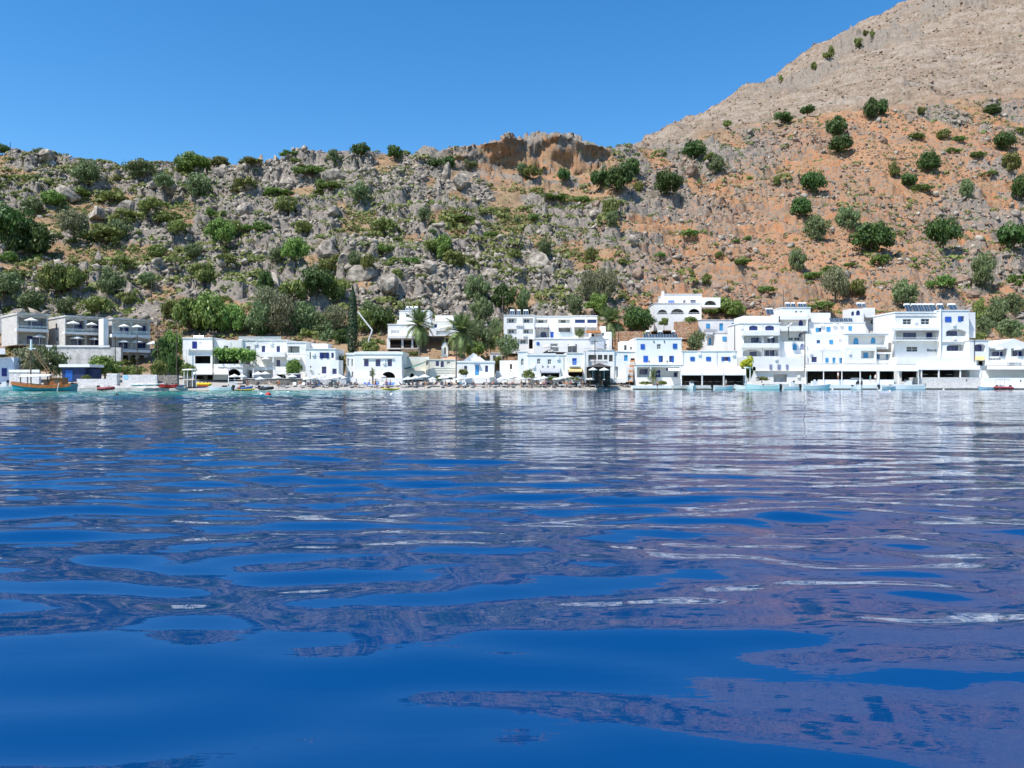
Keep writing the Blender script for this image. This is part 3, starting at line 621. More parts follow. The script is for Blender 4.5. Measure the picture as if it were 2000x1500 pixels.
scrub_field('green_tufts', hillG*(1-mountG)*orangeG*(.2+cl2)*inv, 1600, hc, LM['low'], .38, 'small green tufts dotting the orange slope')
scrub_field('dry_grass', hillG*(1-mountG)*(1-clG)*(1.1-rockG)*inv, 9000, hc, LM['dead'], .20, 'dry straw coloured grass tufts on the bare soil', nl=5)
mrr = np.arange(len(svals)+nh, len(svals)+nh+nm-2)
scrub_field('mountain_tufts', mountG*inv*(cols[:, None] > 1200), 2600, mrr, LM['tamarisk'], .5, 'tiny grey tufts on the bare far mountain slope', nl=5)

scrub_field('village_scrub', wv, 900, vr, LM['scrub'], .5, 'low green scrub growing between and behind the village houses')
scrub_field('village_dry_grass', wv, 2500, vr, LM['dead'], .22, 'dry grass tufts on the bare earth behind the village houses', nl=5)
for i_, (k_, x_, y_, w_, h_, d_) in enumerate((('olive', 480, 668, 50, 34, 190), ('carob', 520, 670, 46, 36, 188), ('tamarisk', 560, 668, 56, 40, 189), ('scrub', 600, 674, 50, 34, 187), ('olive', 640, 680, 48, 40, 186), ('carob', 668, 684, 40, 44, 184), ('scrub', 445, 664, 44, 26, 188), ('carob', 395, 662, 44, 34, 188),
    ('olive', 712, 688, 34, 30, 183), ('scrub', 735, 684, 36, 26, 185), ('carob', 900, 660, 40, 36, 192), ('scrub', 958, 684, 36, 34, 180), ('olive', 968, 660, 34, 40, 188), ('scrub', 330, 664, 44, 34, 186), ('olive', 290, 625, 50, 30, 200), ('carob', 1206, 655, 26, 26, 192), ('olive', 1335, 648, 22, 18, 192), ('scrub', 25, 616, 50, 24, 196), ('scrub', 165, 622, 60, 22, 197))):
    veg(k_, x_, y_, w_, h_, d_, 'bush of %s behind the roofs, %s' % ({'olive': 'grey green leaves', 'carob': 'dark green leaves', 'tamarisk': 'feathery grey leaves', 'scrub': 'olive green leaves'}[k_], lmk(x_).replace('the ', 'by the ', 1)))
# palms
def frond_mesh(L_, droop, seed):
    r = random.Random(seed); V = []; Fc = []; n = 30; pts = []
    for i in range(n+1):
        t = i/n; pts.append(Vector((L_*t*(1-.12*t), 0, L_*(.42*t-droop*t*t))))
    def quad(a, b_, c_, d_): k = len(V); V.extend([a, b_, c_, d_]); Fc.append((k, k+1, k+2, k+3))
    for i in range(n):
        p, q = pts[i], pts[i+1]; t = (i+.5)/n; wd = .05*(1-t)+.012
        quad(p+Vector((0, -wd, 0)), q+Vector((0, -wd, 0)), q+Vector((0, wd, 0)), p+Vector((0, wd, 0)))
        if i < 3: continue
        ll = L_*.17*math.sin(math.pi*min(1, .12+t*.9))+.08; dv = (q-p).normalized()
        for s_ in (-1, 1):
            tip = p+dv*ll*.55+Vector((0, s_*ll*.8, r.uniform(-.28, .05)*ll)); hw = dv*.015
            quad(p-hw, p+hw, tip+hw*.4, tip-hw*.4)
    return mesh('frond', V, Fc, LM['palm'])
FR = [frond_mesh(1, .25, 1), frond_mesh(1, .5, 2), frond_mesh(1, .8, 3), frond_mesh(1, 1.1, 4)]
def palm(px, d, ybase, ycrown, rpx, nf, label, tr=.26):
    x = X(px, d); zb = Zp(ybase, d); zc = Zp(ycrown, d); Rr = rpx/F*d*1.3
    e = empty('palm_tree', (x, d, zb)); b = MB(); h_ = zc-zb; r = random.Random(int(px)); n = max(4, int(h_/.35)); lx = r.uniform(-.2, .2)
    prof = [(tr*(1.25-.45*i/n)*(1.08 if i % 2 else .96), -.5+(h_+.5)*i/n) for i in range(n+1)]+[(tr*1.7, h_+.1), (tr*1.3, h_+.5), (.05, h_+.75)]
    b.lathe(prof, 9); b.build('trunk', PBARK, e)
    for i in range(nf):
        u_ = (i+.5)/nf; a = i*2.39996; el = 78-112*u_+r.uniform(-8, 8); k = 0 if u_ < .3 else 1 if u_ < .6 else 2 if u_ < .85 else 3
        q = Matrix.Rotation(a, 4, 'Z') @ Matrix.Rotation(-R(el-18), 4, 'Y')
        f = obj('frond', FR[k], e, (0, 0, h_+.35), q.to_euler(), (Rr*r.uniform(.85, 1.1),)*3)
    tag(e, label, 'palm tree'); e['_px'] = px; e['_py'] = ybase; return e
palm(819, 163, 742, 640, 31, 46, 'tall green palm between the arched house and the church')
palm(901, 164, 742, 653, 36, 50, 'tall silvery palm in front of the tiled roof church')
palm(1194, 186, 690, 632, 32, 44, 'broad palm behind the orange awning terrace', .35)
palm(728, 152, 752, 731, 9, 18, 'small young palm on the beach before the arched house', .16)
palm(620, 154, 748, 739, 19, 26, 'short spiky palm before the house with navy shutters', .2)
palm(1276, 158, 752, 736, 13, 20, 'small palm on the quay below the blue shuttered house', .16)
palm(1208, 170, 742, 731, 8, 14, 'small palm beside the dark pavilion of the taverna', .14)
def cypress(px, d, yb, yt, wpx):
    zb = Zp(yb, d); hh = Zp(yt, d)-zb; W = wpx/F*d*.5; g = np.random.default_rng(3); N = 3200
    t = g.random(N)**.85; a = g.random(N)*6.283; rad = W*np.interp(t, [0, .08, .35, .8, 1], [.5, .95, 1, .62, .03])*(.72+.3*np.sin(a*3+t*9)*.3+g.random(N)*.28)
    P = np.stack([np.cos(a)*rad, np.sin(a)*rad, t*hh+.3], -1); nr = np.stack([np.cos(a), np.sin(a), g.normal(.4, .4, N)], -1); nr /= np.linalg.norm(nr, axis=1)[:, None]
    V, Fc = leaves(P, nr, g.uniform(.12, .3, N), .6); e = empty('cypress_tree', (X(px, d), d, zb))
    obj('crown', big_mesh('crown', V, Fc, LM['cypress'], smooth=False), e); b = MB(); b.tube((0, 0, -.5), (0, 0, hh*.8), .2, .05, 7); b.build('trunk', BARK, e)
    tag(e, 'tall slender dark cypress rising behind the long white beach hotel', 'tree'); e['_px'] = px; e['_py'] = yb
cypress(689, 172, 694, 562, 24)
# trees that stand among the houses
def vt(k, px, py, w_, h_, d, label): return veg(k, px, py, w_, h_, d, label)
vt('tamarisk', 62, 738, 74, 66, 143, 'large spreading olive green tree behind the moored wooden boat')
vt('olive', 100, 736, 66, 62, 145, 'right half of the spreading green trees behind the wooden boat')
vt('bright', 205, 736, 66, 46, 146, 'green bushy tree beside the blue shed')
vt('scrub', 169, 741, 18, 12, 138, 'small round bush at the corner of the blue shed')
vt('scrub', 260, 735, 50, 24, 148, 'low green bush on the rocks behind the stone beach walls')
vt('scrub', 312, 735, 40, 36, 149, 'green bush above the dark stone beach wall')
vt('carob', 322, 718, 50, 60, 158, 'dark green tree right of the grey balcony house')
vt('bright', 338, 700, 48, 56, 160, 'leafy green tree between the balcony houses and the terrace house')
vt('carob', 340, 738, 38, 50, 153, 'dark bush at the left foot of the vine covered terrace house')
vt('bright', 366, 737, 30, 30, 150, 'bright green plant at the left corner of the beach bar')
vt('scrub', 245, 712, 26, 12, 156, 'small plant under the grey balcony house')
vt('bright', 574, 733, 34, 34, 152, 'leafy green tree above the dark blue kiosk')
vt('scrub', 666, 734, 18, 44, 156, 'yellowish bush in the gap between two white houses')
vt('olive', 935, 690, 64, 66, 176, 'grey green tree behind the roof of the tiled roof church')
vt('bright', 925, 694, 50, 30, 174, 'bright green bush behind the church gable')
vt('olivetree', 990, 706, 48, 54, 168, 'grey olive tree on a tall trunk left of the three storey hotel')
vt('scrub', 972, 716, 26, 24, 165, 'small bush with reddish flowers beside the blue door house')
vt('olivetree', 1132, 662, 20, 22, 181, 'small olive tree on the hotel terrace wall')
vt('scrub', 1033, 741, 26, 22, 156, 'green bush left of the blue grey awning')
vt('scrub', 1078, 741, 24, 8, 156, 'low hedge under the blue grey awning')
vt('scrub', 1120, 741, 24, 7, 156, 'low hedge under the yellow awning')
vt('olive', 1360, 684, 46, 40, 172, 'grey olive tree on the terrace behind the awning taverna')
vt('bright', 1297, 636, 22, 18, 189, 'bright green shrub below the villa arches, left one')
vt('bright', 1348, 630, 30, 14, 189, 'bright green shrub on the villa wall, right one')
vt('carob', 1250, 646, 66, 46, 196, 'broad dark green tree left of the hillside villa')
vt('yellow', 1457, 719, 30, 26, 158, 'bright yellow green tree between the awnings and the white hotel')
vt('scrub', 1563, 722, 16, 18, 166, 'small grey bush under the rightmost end of the parasol hotel')
vt('scrub', 1261, 750, 26, 8, 156, 'dark green hedge on the quay, left of the small palm')
vt('scrub', 1292, 750, 24, 9, 156, 'dark green hedge on the quay, around the small palm')
vt('carob', 1462, 743, 18, 32, 160, 'dark green shrub beside the white frame on the quay')
vt('scrub', 1488, 742, 30, 9, 160, 'low dark hedge behind the turquoise motorboat')
vt('scrub', 1905, 664, 40, 18, 184, 'green shrub right of the tall hotel with solar panels')
vt('scrub', 1712, 648, 22, 20, 188, 'yellowish vine left of the tall hotel with solar panels')
vt('olive', 1925, 655, 40, 40, 190, 'olive tree behind the gabled house, left one')
vt('olive', 1975, 660, 60, 40, 192, 'olive tree behind the gabled house, right one')
vt('scrub', 808, 694, 30, 10, 171, 'dry yellowish bush below the portico house')
vt('scrub', 725, 690, 40, 26, 168, 'pale spiky shrub behind the arched house roof')
vt('scrub', 856, 744, 12, 14, 158, 'small olive shrub left of the church')
vt('low', 220, 712, 50, 14, 154, 'low green plants under the grey balcony house')
# ------------------------------------------------------------------ buildings
def arch_pts(x0, x1, z0, z1, n=8, rise=None):
    w_ = (x1-x0)/2; cx = (x0+x1)/2; rise = min(w_, z1-z0) if rise is None else rise
    zs = z1-rise; return [(x0, z0), (x1, z0)]+[(cx+w_*math.cos(math.pi*i/n), zs+rise*math.sin(math.pi*i/n)) for i in range(n+1)]
def rect_pts(x0, x1, z0, z1): return [(x0, z0), (x1, z0), (x1, z1), (x0, z1)]
COLR = {'b': BLUE, 'n': DBLUE, 'l': LBLUE, 'g': GLASS, 'w': WTRIM, 'k': DARKI, 'p': PURB, 'br': BROWNI, 'gy': GREYW}
class Bld:
    def __init__(s, name, label, px0, d0, rot=0, cat='house'):
        s.P = Vector((X(px0, d0), d0)); s.rot = R(rot)
        s.ux = Vector((math.cos(s.rot), math.sin(s.rot))); s.nx = Vector((-math.sin(s.rot), math.cos(s.rot)))
        s.e = empty(name, (s.P.x, s.P.y, 0), s.rot); s.e['_px'] = px0; s.e['_py'] = 740; tag(s.e, label, cat)
    def uz(s, px, py, off=0):
        r = Vector(((px-1000)/F, 1)); O = s.P+s.nx*off
        t = (O.x*s.nx.x+O.y*s.nx.y)/(r.x*s.nx.x+r.y*s.nx.y)
        p = r*t; return (p-O).dot(s.ux), H+(750-py)/F*t
    def shape(s, x0, x1, yt, yb, off, arch=None):
        xm = (x0+x1)/2; u0 = s.uz(x0, yb, off)[0]; u1 = s.uz(x1, yb, off)[0]; z0 = s.uz(xm, yb, off)[1]; z1 = s.uz(xm, yt, off)[1]
        if arch is not None: return arch_pts(u0, u1, z0, z1, 8, None if arch == 1 else (z1-z0)*arch)
        return rect_pts(u0, u1, z0, z1)
    def block(s, x0, x1, yt, yb=None, off=0, depth=6, holes=(), m=WHITE, name='wall', zb=None, side=None, parent=None, cornice=0):
        """a wall block seen from the front; holes: (kind,x0,x1,yt,yb,colour,extra)"""
        u0, zt = s.uz(x0, yt, off); u1 = s.uz(x1, yt, off)[0]
        z0 = s.uz((x0+x1)/2, yb, off)[1] if yb is not None else (zb if zb is not None else .3)
        outer = rect_pts(u0, u1, z0, zt); hp = []; mb = MB(); mats = [m, DARKI, WHITE, BROWNI, GREYW]
        sub = []
        for h in holes:
            k, a, b_, c_, d_ = h[:5]; col = h[5] if len(h) > 5 else 'n'; ex = h[6] if len(h) > 6 else {}
            if k in ('sh', 'dr') : sub.append((k, a, b_, c_, d_, col, ex, 0)); continue
            ar = ex.get('arch'); pts = s.shape(a, b_, c_, d_, off, ar)
            pts = [(min(max(q[0], u0+.02), u1-.02), min(max(q[1], z0+.02), zt-.02)) for q in pts]
            if abs(pts[1][0]-pts[0][0]) < .05: continue
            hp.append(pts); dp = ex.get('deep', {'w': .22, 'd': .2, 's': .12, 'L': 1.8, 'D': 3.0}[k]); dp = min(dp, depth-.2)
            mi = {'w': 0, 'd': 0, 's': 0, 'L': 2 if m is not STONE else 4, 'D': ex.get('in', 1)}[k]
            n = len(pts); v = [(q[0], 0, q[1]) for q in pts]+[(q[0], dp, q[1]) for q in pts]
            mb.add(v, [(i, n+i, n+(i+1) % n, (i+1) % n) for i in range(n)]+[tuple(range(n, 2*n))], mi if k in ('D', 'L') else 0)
            if k in ('w', 'd', 's'): sub.append((k, a, b_, c_, d_, col, ex, dp-.05))
            for q in ex.get('sub', ()): sub.append((q[0], q[1], q[2], q[3], q[4], q[5], q[6] if len(q) > 6 else {}, dp-.04))
            if k == 'L' and ex.get('par'):           # parapet in front of a loggia
                pz = ex['par']; pa = s.shape(a, b_, pz, d_, off)
                mb2 = MB(); mb2.box(pa[0][0]+.01, pa[1][0]-.01, -.06, .1, pa[0][1]-.15, pa[2][1]); mb2.build('parapet', m, s.e, loc=(0, off, 0))
        poly = [[Vector((q[0], q[1], 0)) for q in outer]]+[[Vector((q[0], q[1], 0)) for q in reversed(p)] for p in hp]
        flat = [q for p in poly for q in p]; tri = geometry.tessellate_polygon(poly)
        ff = []
        for t in tri:
            a, b_, c_ = [flat[i] for i in t]
            ff.append(t if (b_-a).cross(c_-a).z > 0 else t[::-1])
        mb.add([(q.x, 0, q.y) for q in flat], ff, 0)
        D_ = depth
        mb.add([(u0, 0, z0), (u1, 0, z0), (u1, D_, z0), (u0, D_, z0), (u0, 0, zt), (u1, 0, zt), (u1, D_, zt), (u0, D_, zt)],
               [(4, 5, 6, 7), (1, 2, 6, 5), (2, 3, 7, 6), (3, 0, 4, 7), (0, 3, 2, 1)], 0)
        o = mb.build(name, mats, parent or s.e, loc=(0, off, 0))
        if cornice:
            c = MB(); c.box(u0-.12, u1+.12, -.13, D_+.1, zt+.003, zt+cornice); c.build('cornice', m, s.e, loc=(0, off, 0))
        for q in sub: s.opening(*q[:7], off+q[7])
        return o
    def opening(s, k, a, b_, c_, d_, col, ex, off):
        ar = ex.get('arch'); pts = s.shape(a, b_, c_, d_, off, ar); cm = COLR[col]; n = len(pts)
        cx = sum(q[0] for q in pts)/n; us = [q[0] for q in pts]; zs = [q[1] for q in pts]; u0, u1, z0, z1 = min(us), max(us), min(zs), max(zs); wd = u1-u0
        def slab(P, y0, y1, m_i, mb):
            k_ = len(P); mb.add([(q[0], y0, q[1]) for q in P]+[(q[0], y1, q[1]) for q in P], [tuple(range(k_))]+[(i, k_+i, k_+(i+1) % k_, (i+1) % k_) for i in range(k_)], m_i)
        t = min(.07, wd*.12); cz = (z0+z1)/2
        inner = [(cx+(q[0]-cx)*(1-2*t/wd), cz+(q[1]-cz)*(1-2*t/(z1-z0))) for q in pts]
        fr = MB(); v = [(q[0], -.02, q[1]) for q in pts]+[(q[0], -.02, q[1]) for q in inner]+[(q[0], .05, q[1]) for q in inner]
        fr.add(v, [(i, (i+1) % n, n+(i+1) % n, n+i) for i in range(n)]+[(n+i, n+(i+1) % n, 2*n+(i+1) % n, 2*n+i) for i in range(n)], 0)
        if k in ('w', 'wl'):
            fr.box(cx-.03, cx+.03, -.02, .04, z0+t, z1-t)
            if z1-z0 > 1.0: fr.box(u0+t, u1-t, -.015, .035, cz-.025, cz+.025)
            f_ = fr.build('window', WTRIM if col == 'g' else cm, s.e, loc=(0, off, 0))
            p = MB(); slab(inner, .02, .03, 0, p); p.build('pane', NGLASS if col in ('n', 'b', 'l') else GLASS, f_)
        elif k in ('s', 'sh', 'd', 'dr'):
            f_ = fr.build('shutter' if k in ('s', 'sh') else 'door', cm, s.e, loc=(0, off if k not in ('sh', 'dr') else off-.03, 0))
            p = MB()
            slab([(min(q[0], cx-.012), q[1]) for q in inner], .0, .03, 0, p) if not ar else slab(inner, .0, .03, 0, p)
            if not ar: slab([(max(q[0], cx+.012), q[1]) for q in inner], .0, .03, 0, p)
            nz = max(2, int((z1-z0)/.28))
            for i in range(nz):
                zz = z0+t+(z1-z0-2*t)*(i+.3)/nz
                if ar and zz > z1-wd*.4: break
                p.box(u0+t*1.6, cx-.04, -.018, .0, zz, zz+.07); p.box(cx+.04, u1-t*1.6, -.018, .0, zz, zz+.07)
            p.build('leaf_panel', cm, f_)
        elif k == 'so':                    # open window with a leaf folded back on each side
            f_ = fr.build('window', cm, s.e, loc=(0, off, 0)); p = MB(); slab(inner, .02, .03, 0, p); p.build('pane', GLASS, f_)
        if k in ('w', 'so') and ex.get('leaves'):
            for sg in (0, 1):
                p = MB(); w2 = wd*.42; a0 = u0-w2 if sg == 0 else u1
                p.box(a0, a0+w2, -.30, -.25, z0, z1); p.build('shutter', cm, s.e, loc=(0, off, 0))
    def slab(s, x0, x1, yt, yb, out=1.2, off=0, m=WHITE, name='balcony', back=0, thick=None):
        u0, z1 = s.uz(x0, yt, off-out); u1, z0 = s.uz(x1, yb, off-out); b = MB()
        b.box(u0, u1, 0, out-back-.004, z0, z1); return b.build(name, m, s.e, loc=(0, off-out, 0))
    def rail(s, x0, x1, yt, yb, off=-1.0, n=10, m=STEEL, name='railing', glass=False):
        u0, z1 = s.uz(x0, yt, off); u1, z0 = s.uz(x1, yb, off); b = MB(); b.box(u0, u1, 0, .05, z1-.05, z1)
        for i in range(n+1): u = u0+(u1-u0)*i/n; b.box(u-.025, u+.025, 0, .04, z0, z1-.05)
        o = b.build(name, m, s.e, loc=(0, off, 0))
        if glass: g_ = MB(); g_.box(u0+.03, u1-.03, .015, .025, z0, z1-.06); g_.build('glass_panel', PGL, o)
        return o
    def awning(s, x0, x1, yt, yb, out=2.5, off=0, m=AWN, name='awning', posts=0, val=.25, seams=0, ypost=745):
        u0, zt = s.uz(x0, yt, off); u1 = s.uz(x1, yt, off)[0]; v0, zb = s.uz(x0, yb, off-out); v1 = s.uz(x1, yb, off-out)[0]
        n = max(6, int((u1-u0)/.6)); b = MB(); v = []
        for i in range(n+1):
            f_ = i/n; sag = .03*math.sin(f_*math.pi*(seams+1)*2)
            v += [(u0+(u1-u0)*f_, -.01, zt), (v0+(v1-v0)*f_, -out, zb+val+sag), (v0+(v1-v0)*f_, -out-.03, zb), (v0+(v1-v0)*f_, -out+.02, zb+.01), (v0+(v1-v0)*f_, -out+.05, zb+val-.05+sag), (u0+(u1-u0)*f_, -.01, zt-.06)]
        f2 = []
        for i in range(n):
            a = i*6; c_ = a+6
            for j in range(5): f2.append((a+j, a+j+1, c_+j+1, c_+j))
        b.add(v, f2); o = b.build(name, m, s.e, loc=(0, off, 0))
        for i in range(posts):
            u = v0+(v1-v0)*(i/(posts-1) if posts > 1 else .5); zb2 = s.uz(x0, ypost, off-out)[1]
            p = MB(); p.box(u-.07, u+.07, 0, .14, zb2-.3, zb+.06); p.build('post', WTRIM, s.e, loc=(0, off-out, 0))
        return o
    def solar(s, xs, yt, yb, off=1.5, w_=None, tank=True):
        for (a, b_) in xs:
            u0, z1 = s.uz(a, yt, off); u1, z0 = s.uz(b_, yb, off); p = MB(); dz = z1-z0
            v = [(u0, 0, z0), (u1, 0, z0), (u1, dz*.7, z1), (u0, dz*.7, z1)]; v += [(q[0], q[1]+.08, q[2]-.06) for q in v]
            p.add(v, [(0, 1, 2, 3), (7, 6, 5, 4), (0, 4, 5, 1), (1, 5, 6, 2), (2, 6, 7, 3), (3, 7, 4, 0)], 0)
            p.box(u0+.1, u0+.16, dz*.66, dz*.72, z0-.1, z1-.1, 1); p.box(u1-.16, u1-.1, dz*.66, dz*.72, z0-.1, z1-.1, 1)
            for e_ in (u0, (u0+u1)/2-.02, u1-.05): p.add([(e_, -.015, z0+.02), (e_+.05, -.015, z0+.02), (e_+.05, dz*.7-.015, z1+.02), (e_, dz*.7-.015, z1+.02)], [(0, 1, 2, 3)], 1)
            p.build('solar_panel', [PANEL, STEEL], s.e, loc=(0, off, 0))
            if tank:
                t = MB(); t.tube((u0+.05, dz*.7+.3, z1+.12), (u1-.05, dz*.7+.3, z1+.12), .26, .26, 10); t.build('water_tank', WTRIM, s.e, smooth=False, loc=(0, off, 0))
    def sign(s, txt, x0, x1, yc, hpx, off=-.05, m=LETTER, name='lettering'):
        c = bpy.data.curves.new('lettering', 'FONT'); c.body = txt; c.size = 1; c.extrude = .02; c.align_x = 'LEFT'; c.resolution_u = 3
        t = bpy.data.objects.new('tmp', c); C.objects.link(t); bpy.context.view_layer.update()
        me = bpy.data.meshes.new_from_object(t.evaluated_get(bpy.context.evaluated_depsgraph_get())); bpy.data.objects.remove(t)
        xs = [v.co.x for v in me.vertices]; ys = [v.co.y for v in me.vertices]; u0, z0 = s.uz(x0, yc+hpx/2, off); u1, z1 = s.uz(x1, yc-hpx/2, off)
        kx = (u1-u0)/(max(xs)-min(xs)); ky = (z1-z0)/(max(ys)-min(ys))
        for v in me.vertices: v.co = Vector(((v.co.x-min(xs))*kx+u0, -v.co.z, (v.co.y-min(ys))*ky+z0))
        me.materials.clear(); me.materials.append(m); me.name = 'lettering'
        o = obj(name, me, s.e, (0, off, 0)); o['kind'] = 'stuff'; return o
    def unit(s, x, y, off=-.15, w_=.8, name='air_conditioner'):
        u, z = s.uz(x, y, off); b = MB(); b.box(u-w_/2, u+w_/2, 0, .28, z-.28, z+.28); b.lathe([(.2, 0), (.2, .02)], 8) if 0 else None
        o = b.build(name, WTRIM, s.e, loc=(0, off-.15, 0)); return o
    def lamp(s, x, y, off=-.02):
        u, z = s.uz(x, y, off); b = MB(); b.box(u-.1, u+.1, -.1, .02, z-.16, z+.16); return b.build('wall_lamp', IRON, s.e, loc=(0, off, 0))
m_, t_, b__ = _nodes('clear_balcony_glass'); b__.inputs['Base Color'].default_value = (.55, .65, .68, 1); b__.inputs['Roughness'].default_value = .05; b__.inputs['Alpha'].default_value = .35
PGL = m_

# --- left: two stone-clad houses and a grey one with balconies turned to the right
def balcony_house(label, pc, d, pl, pr, yt, ys0, ys1, yb, m, side_w, bays, dark, winl=(), rot=46):
    B = Bld('balcony_house', label, pc, d, rot)
    # side wall runs from the corner back to px pl
    r = Vector(((pl-1000)/F, 1)); n = B.ux; t = B.P.dot(n)/r.dot(n); dep = (r*t-B.P).dot(B.nx)
    B.block(pc, pr, yt, yb, 0, dep, [('L', a, b_, yt+7, ys0+1, 'n', {'deep': 1.7, 'sub': [('w', a+(b_-a)*.35, b_-(b_-a)*.15, yt+12, ys0-1, 'n')]}) for a, b_ in bays]+
            [('L', a, b_, ys1+1, yb-2, 'n', {'deep': 1.7, 'sub': [('w', a+(b_-a)*.3, b_-(b_-a)*.2, ys1+8, yb-2, 'n')]}) for a, b_ in bays], m=m)
    u0, zt = B.uz(pc, yt, 0); u1 = B.uz(pr, yt, 0)[0]
    c = MB(); c.box(u0-.15, u1+.2, -.75, dep, zt+.003, zt+.32); c.build('roof', side_w, B.e)
    B.slab(pc-.5, pr+1, ys0, ys1, 1.5, name='balcony')
    for (a, b_) in bays:
        B.rail(a, b_, ys0-6, ys0, -1.42, 8, STEEL, glass=True)
    for a, z0, z1 in winl:                 # openings in the side wall, a = share of the wall depth from the corner
        y = dep*a; b2 = MB(); za = B.uz(pc, z0, 0)[1]; zb_ = B.uz(pc, z1, 0)[1]
        b2.box(-.03, .02, y-.55, y+.55, zb_, za); f_ = b2.build('window', GREYW, B.e); b3 = MB(); b3.box(-.045, -.032, y-.45, y+.45, zb_+.1, za-.1); b3.build('pane', GLASS, f_)
    return B
B1 = balcony_house('stone clad balcony house furthest left with two stacked balconies', 33, 158, 3, 94, 614, 641, 649, 674, STONE, PALEC, [(36, 91)], 0)
B1b = balcony_house('middle stone clad house with four parasols on its balconies', 127, 160, 95, 200, 619, 647, 655, 677, STONE, PALEC, [(129, 165), (170, 198)], 0, [(.5, 628, 643), (.45, 657, 664)])
B1c = balcony_house('white and grey house with two deep glass railed balconies', 219, 161, 201, 293, 624, 652, 661, 682, GREYW, PALEC, [(222, 256), (259, 290)], 0, rot=44)
B1c.slab(232, 294, 682, 689, 1.6, name='terrace')
B1c.block(230, 312, 689, 712, 1.5, 6, [('D', 240, 250, 694, 706, 'k', {'deep': 1}), ('D', 256, 264, 694, 706, 'k', {'deep': 1}), ('D', 272, 281, 694, 706, 'k', {'deep': 1})], m=GREYW, name='basement')
B1c.block(202, 212, 622, 684, -.2, 3, name='white_pier')
W1 = Bld('retaining_wall', 'long smooth grey retaining wall below the middle stone house', 90, 156.5, 6, 'wall')
W1.block(90, 236, 678, 716, 0, 1.0, m=PALEC)
W1.slab(89, 214, 674, 678, .15, name='coping', m=WHITE)
far = Bld('stone_house', 'stone house cut by the left edge of the photo', -40, 172, 20)
far.block(-60, 6, 612, 676, 0, 7, [('w', -20, -8, 626, 640, 'n')], m=STONE)
far.block(-60, 9, 676, 700, 1, 2, m=STONE, name='terrace_wall')
h0 = Bld('boathouse', 'small pale blue and white house with a navy shutter at the left edge', -50, 139)
h0.block(-50, 27, 698, 748, 0, 5, [('w', 3.5, 13.5, 719, 735, 'n')], m=mat('bluish_plaster', (.62, .66, .76), .85, var=.08)); h0.awning(-50, 10, 680, 692, 2.5, m=AWNG, val=.1)
h0.opening('sh', 3.5, 13.5, 719, 735, 'n', {}, -.03)
w2 = Bld('beach_wall', 'white capped low wall behind the bow of the wooden boat', 18, 137, 0, 'wall'); w2.block(18, 76, 726, 752, 0, .6, m=WSTONE); w2.slab(17, 77, 722, 727, .1, name='coping')
sh = Bld('blue_shed', 'dark blue shed with a flat white roof behind the wooden boat', 121, 139, 0, 'shed')
sh.block(121, 165, 716, 746, 0, 4, [('D', 128, 140, 722, 744, 'k', {'deep': .1})], m=SHEDB); sh.block(165, 181, 720, 746, 1, 3, m=SHEDB)
b = MB(); u0, z0 = sh.uz(118, 717, 0); u1, z1 = sh.uz(178, 711.5, 0); b.box(u0, u1, -.5, 4.4, z0, z1); b.build('roof', WTRIM, sh.e)
sh.opening('dr', 128, 142, 723, 744, 'b', {}, -.03)
w3 = Bld('beach_wall', 'low whitewashed beach wall with a scroll shaped pattern left of the square pillar', 150, 136, 0, 'wall'); w3.block(150, 211, 740, 756, 0, .6, m=WSTONE)
w4 = Bld('wall_pillar', 'square whitewashed wall pillar with faded writing between the beach walls', 209, 136, 0, 'pillar'); w4.block(209, 228, 731, 756, -.1, 1.2, m=WSTONE, name='shaft'); w4.slab(208.5, 228.5, 729.6, 731, .1, name='cap', back=-1.2)
w5 = Bld('beach_wall', 'whitewashed beach wall with a round sky blue painted sign', 239, 136.5, 0, 'wall'); w5.block(239, 306, 732, 756, 0, .6, m=WSTONE)
u, z = w5.uz(246, 737, 0); b = MB(); b.add([(u+.42*math.cos(i*.52)*1.1, -.02, z+.42*math.sin(i*.52)) for i in range(12)], [tuple(range(12))]); b.build('round_sign', mat('pale_blue_paint', (.28, .55, .72), .6, var=.2, scale=5), w5.e)
w6 = Bld('stone_wall', 'dark rough stone beach wall left of the round straw kiosk', 308, 137.5, 0, 'wall'); w6.block(308, 346, 733, 752, 0, .8, m=DSTONE)
w7 = Bld('quay', 'long stepped pale concrete quay along the left shore', 10, 131.5, 0, 'quay'); w7.block(-60, 352, 757.5, 768, 0, 3.2, m=PALEC, name='lower_step'); w7.block(-60, 340, 753, 758, 1.6, 4, m=PALEC, name='upper_step')

# --- house with vine terrace and long white beach hotel
D1 = Bld('terrace_house', 'white house with a green vine canopy over its terrace and dark lettering', 357, 152, 0)
D1.block(357, 415, 661, 745, 3, 7, [('s', 375.5, 384.5, 667, 682, 'n'), ('s', 390, 394, 668, 680, 'w')], cornice=.2)
D1.opening('sh', 375.5, 384.5, 667, 682, 'n', {}, 2.96)
D1.block(368, 416, 682, 722, 0, 3, [('D', 381, 411, 695, 710, 'k', {'deep': 2.6})], name='glazed_terrace')
D1.slab(356, 418, 681, 684, .4, name='terrace_edge')
D1.block(414, 472, 664.5, 684, 4, 6, [('w', 437, 446, 675, 682, 'g'), ('sh', 449, 452, 668, 680, 'w')])
D1.block(416, 474, 711, 742, 0, 4.2, [('D', 444, 470, 720.5, 741, 'k', {'arch': 1, 'deep': 3.8})], name='arcade_wall')
D1.block(416, 474, 684, 711, 3.9, 4, [('D', 420, 470, 688, 710, 'k', {'deep': 1})], name='back_wall')
D1.sign('PORTO LOUTRO', 426.5, 473, 718.7, 3.2)
D1.awning(377, 446, 720, 731.5, 3.0, posts=2, ypost=748)
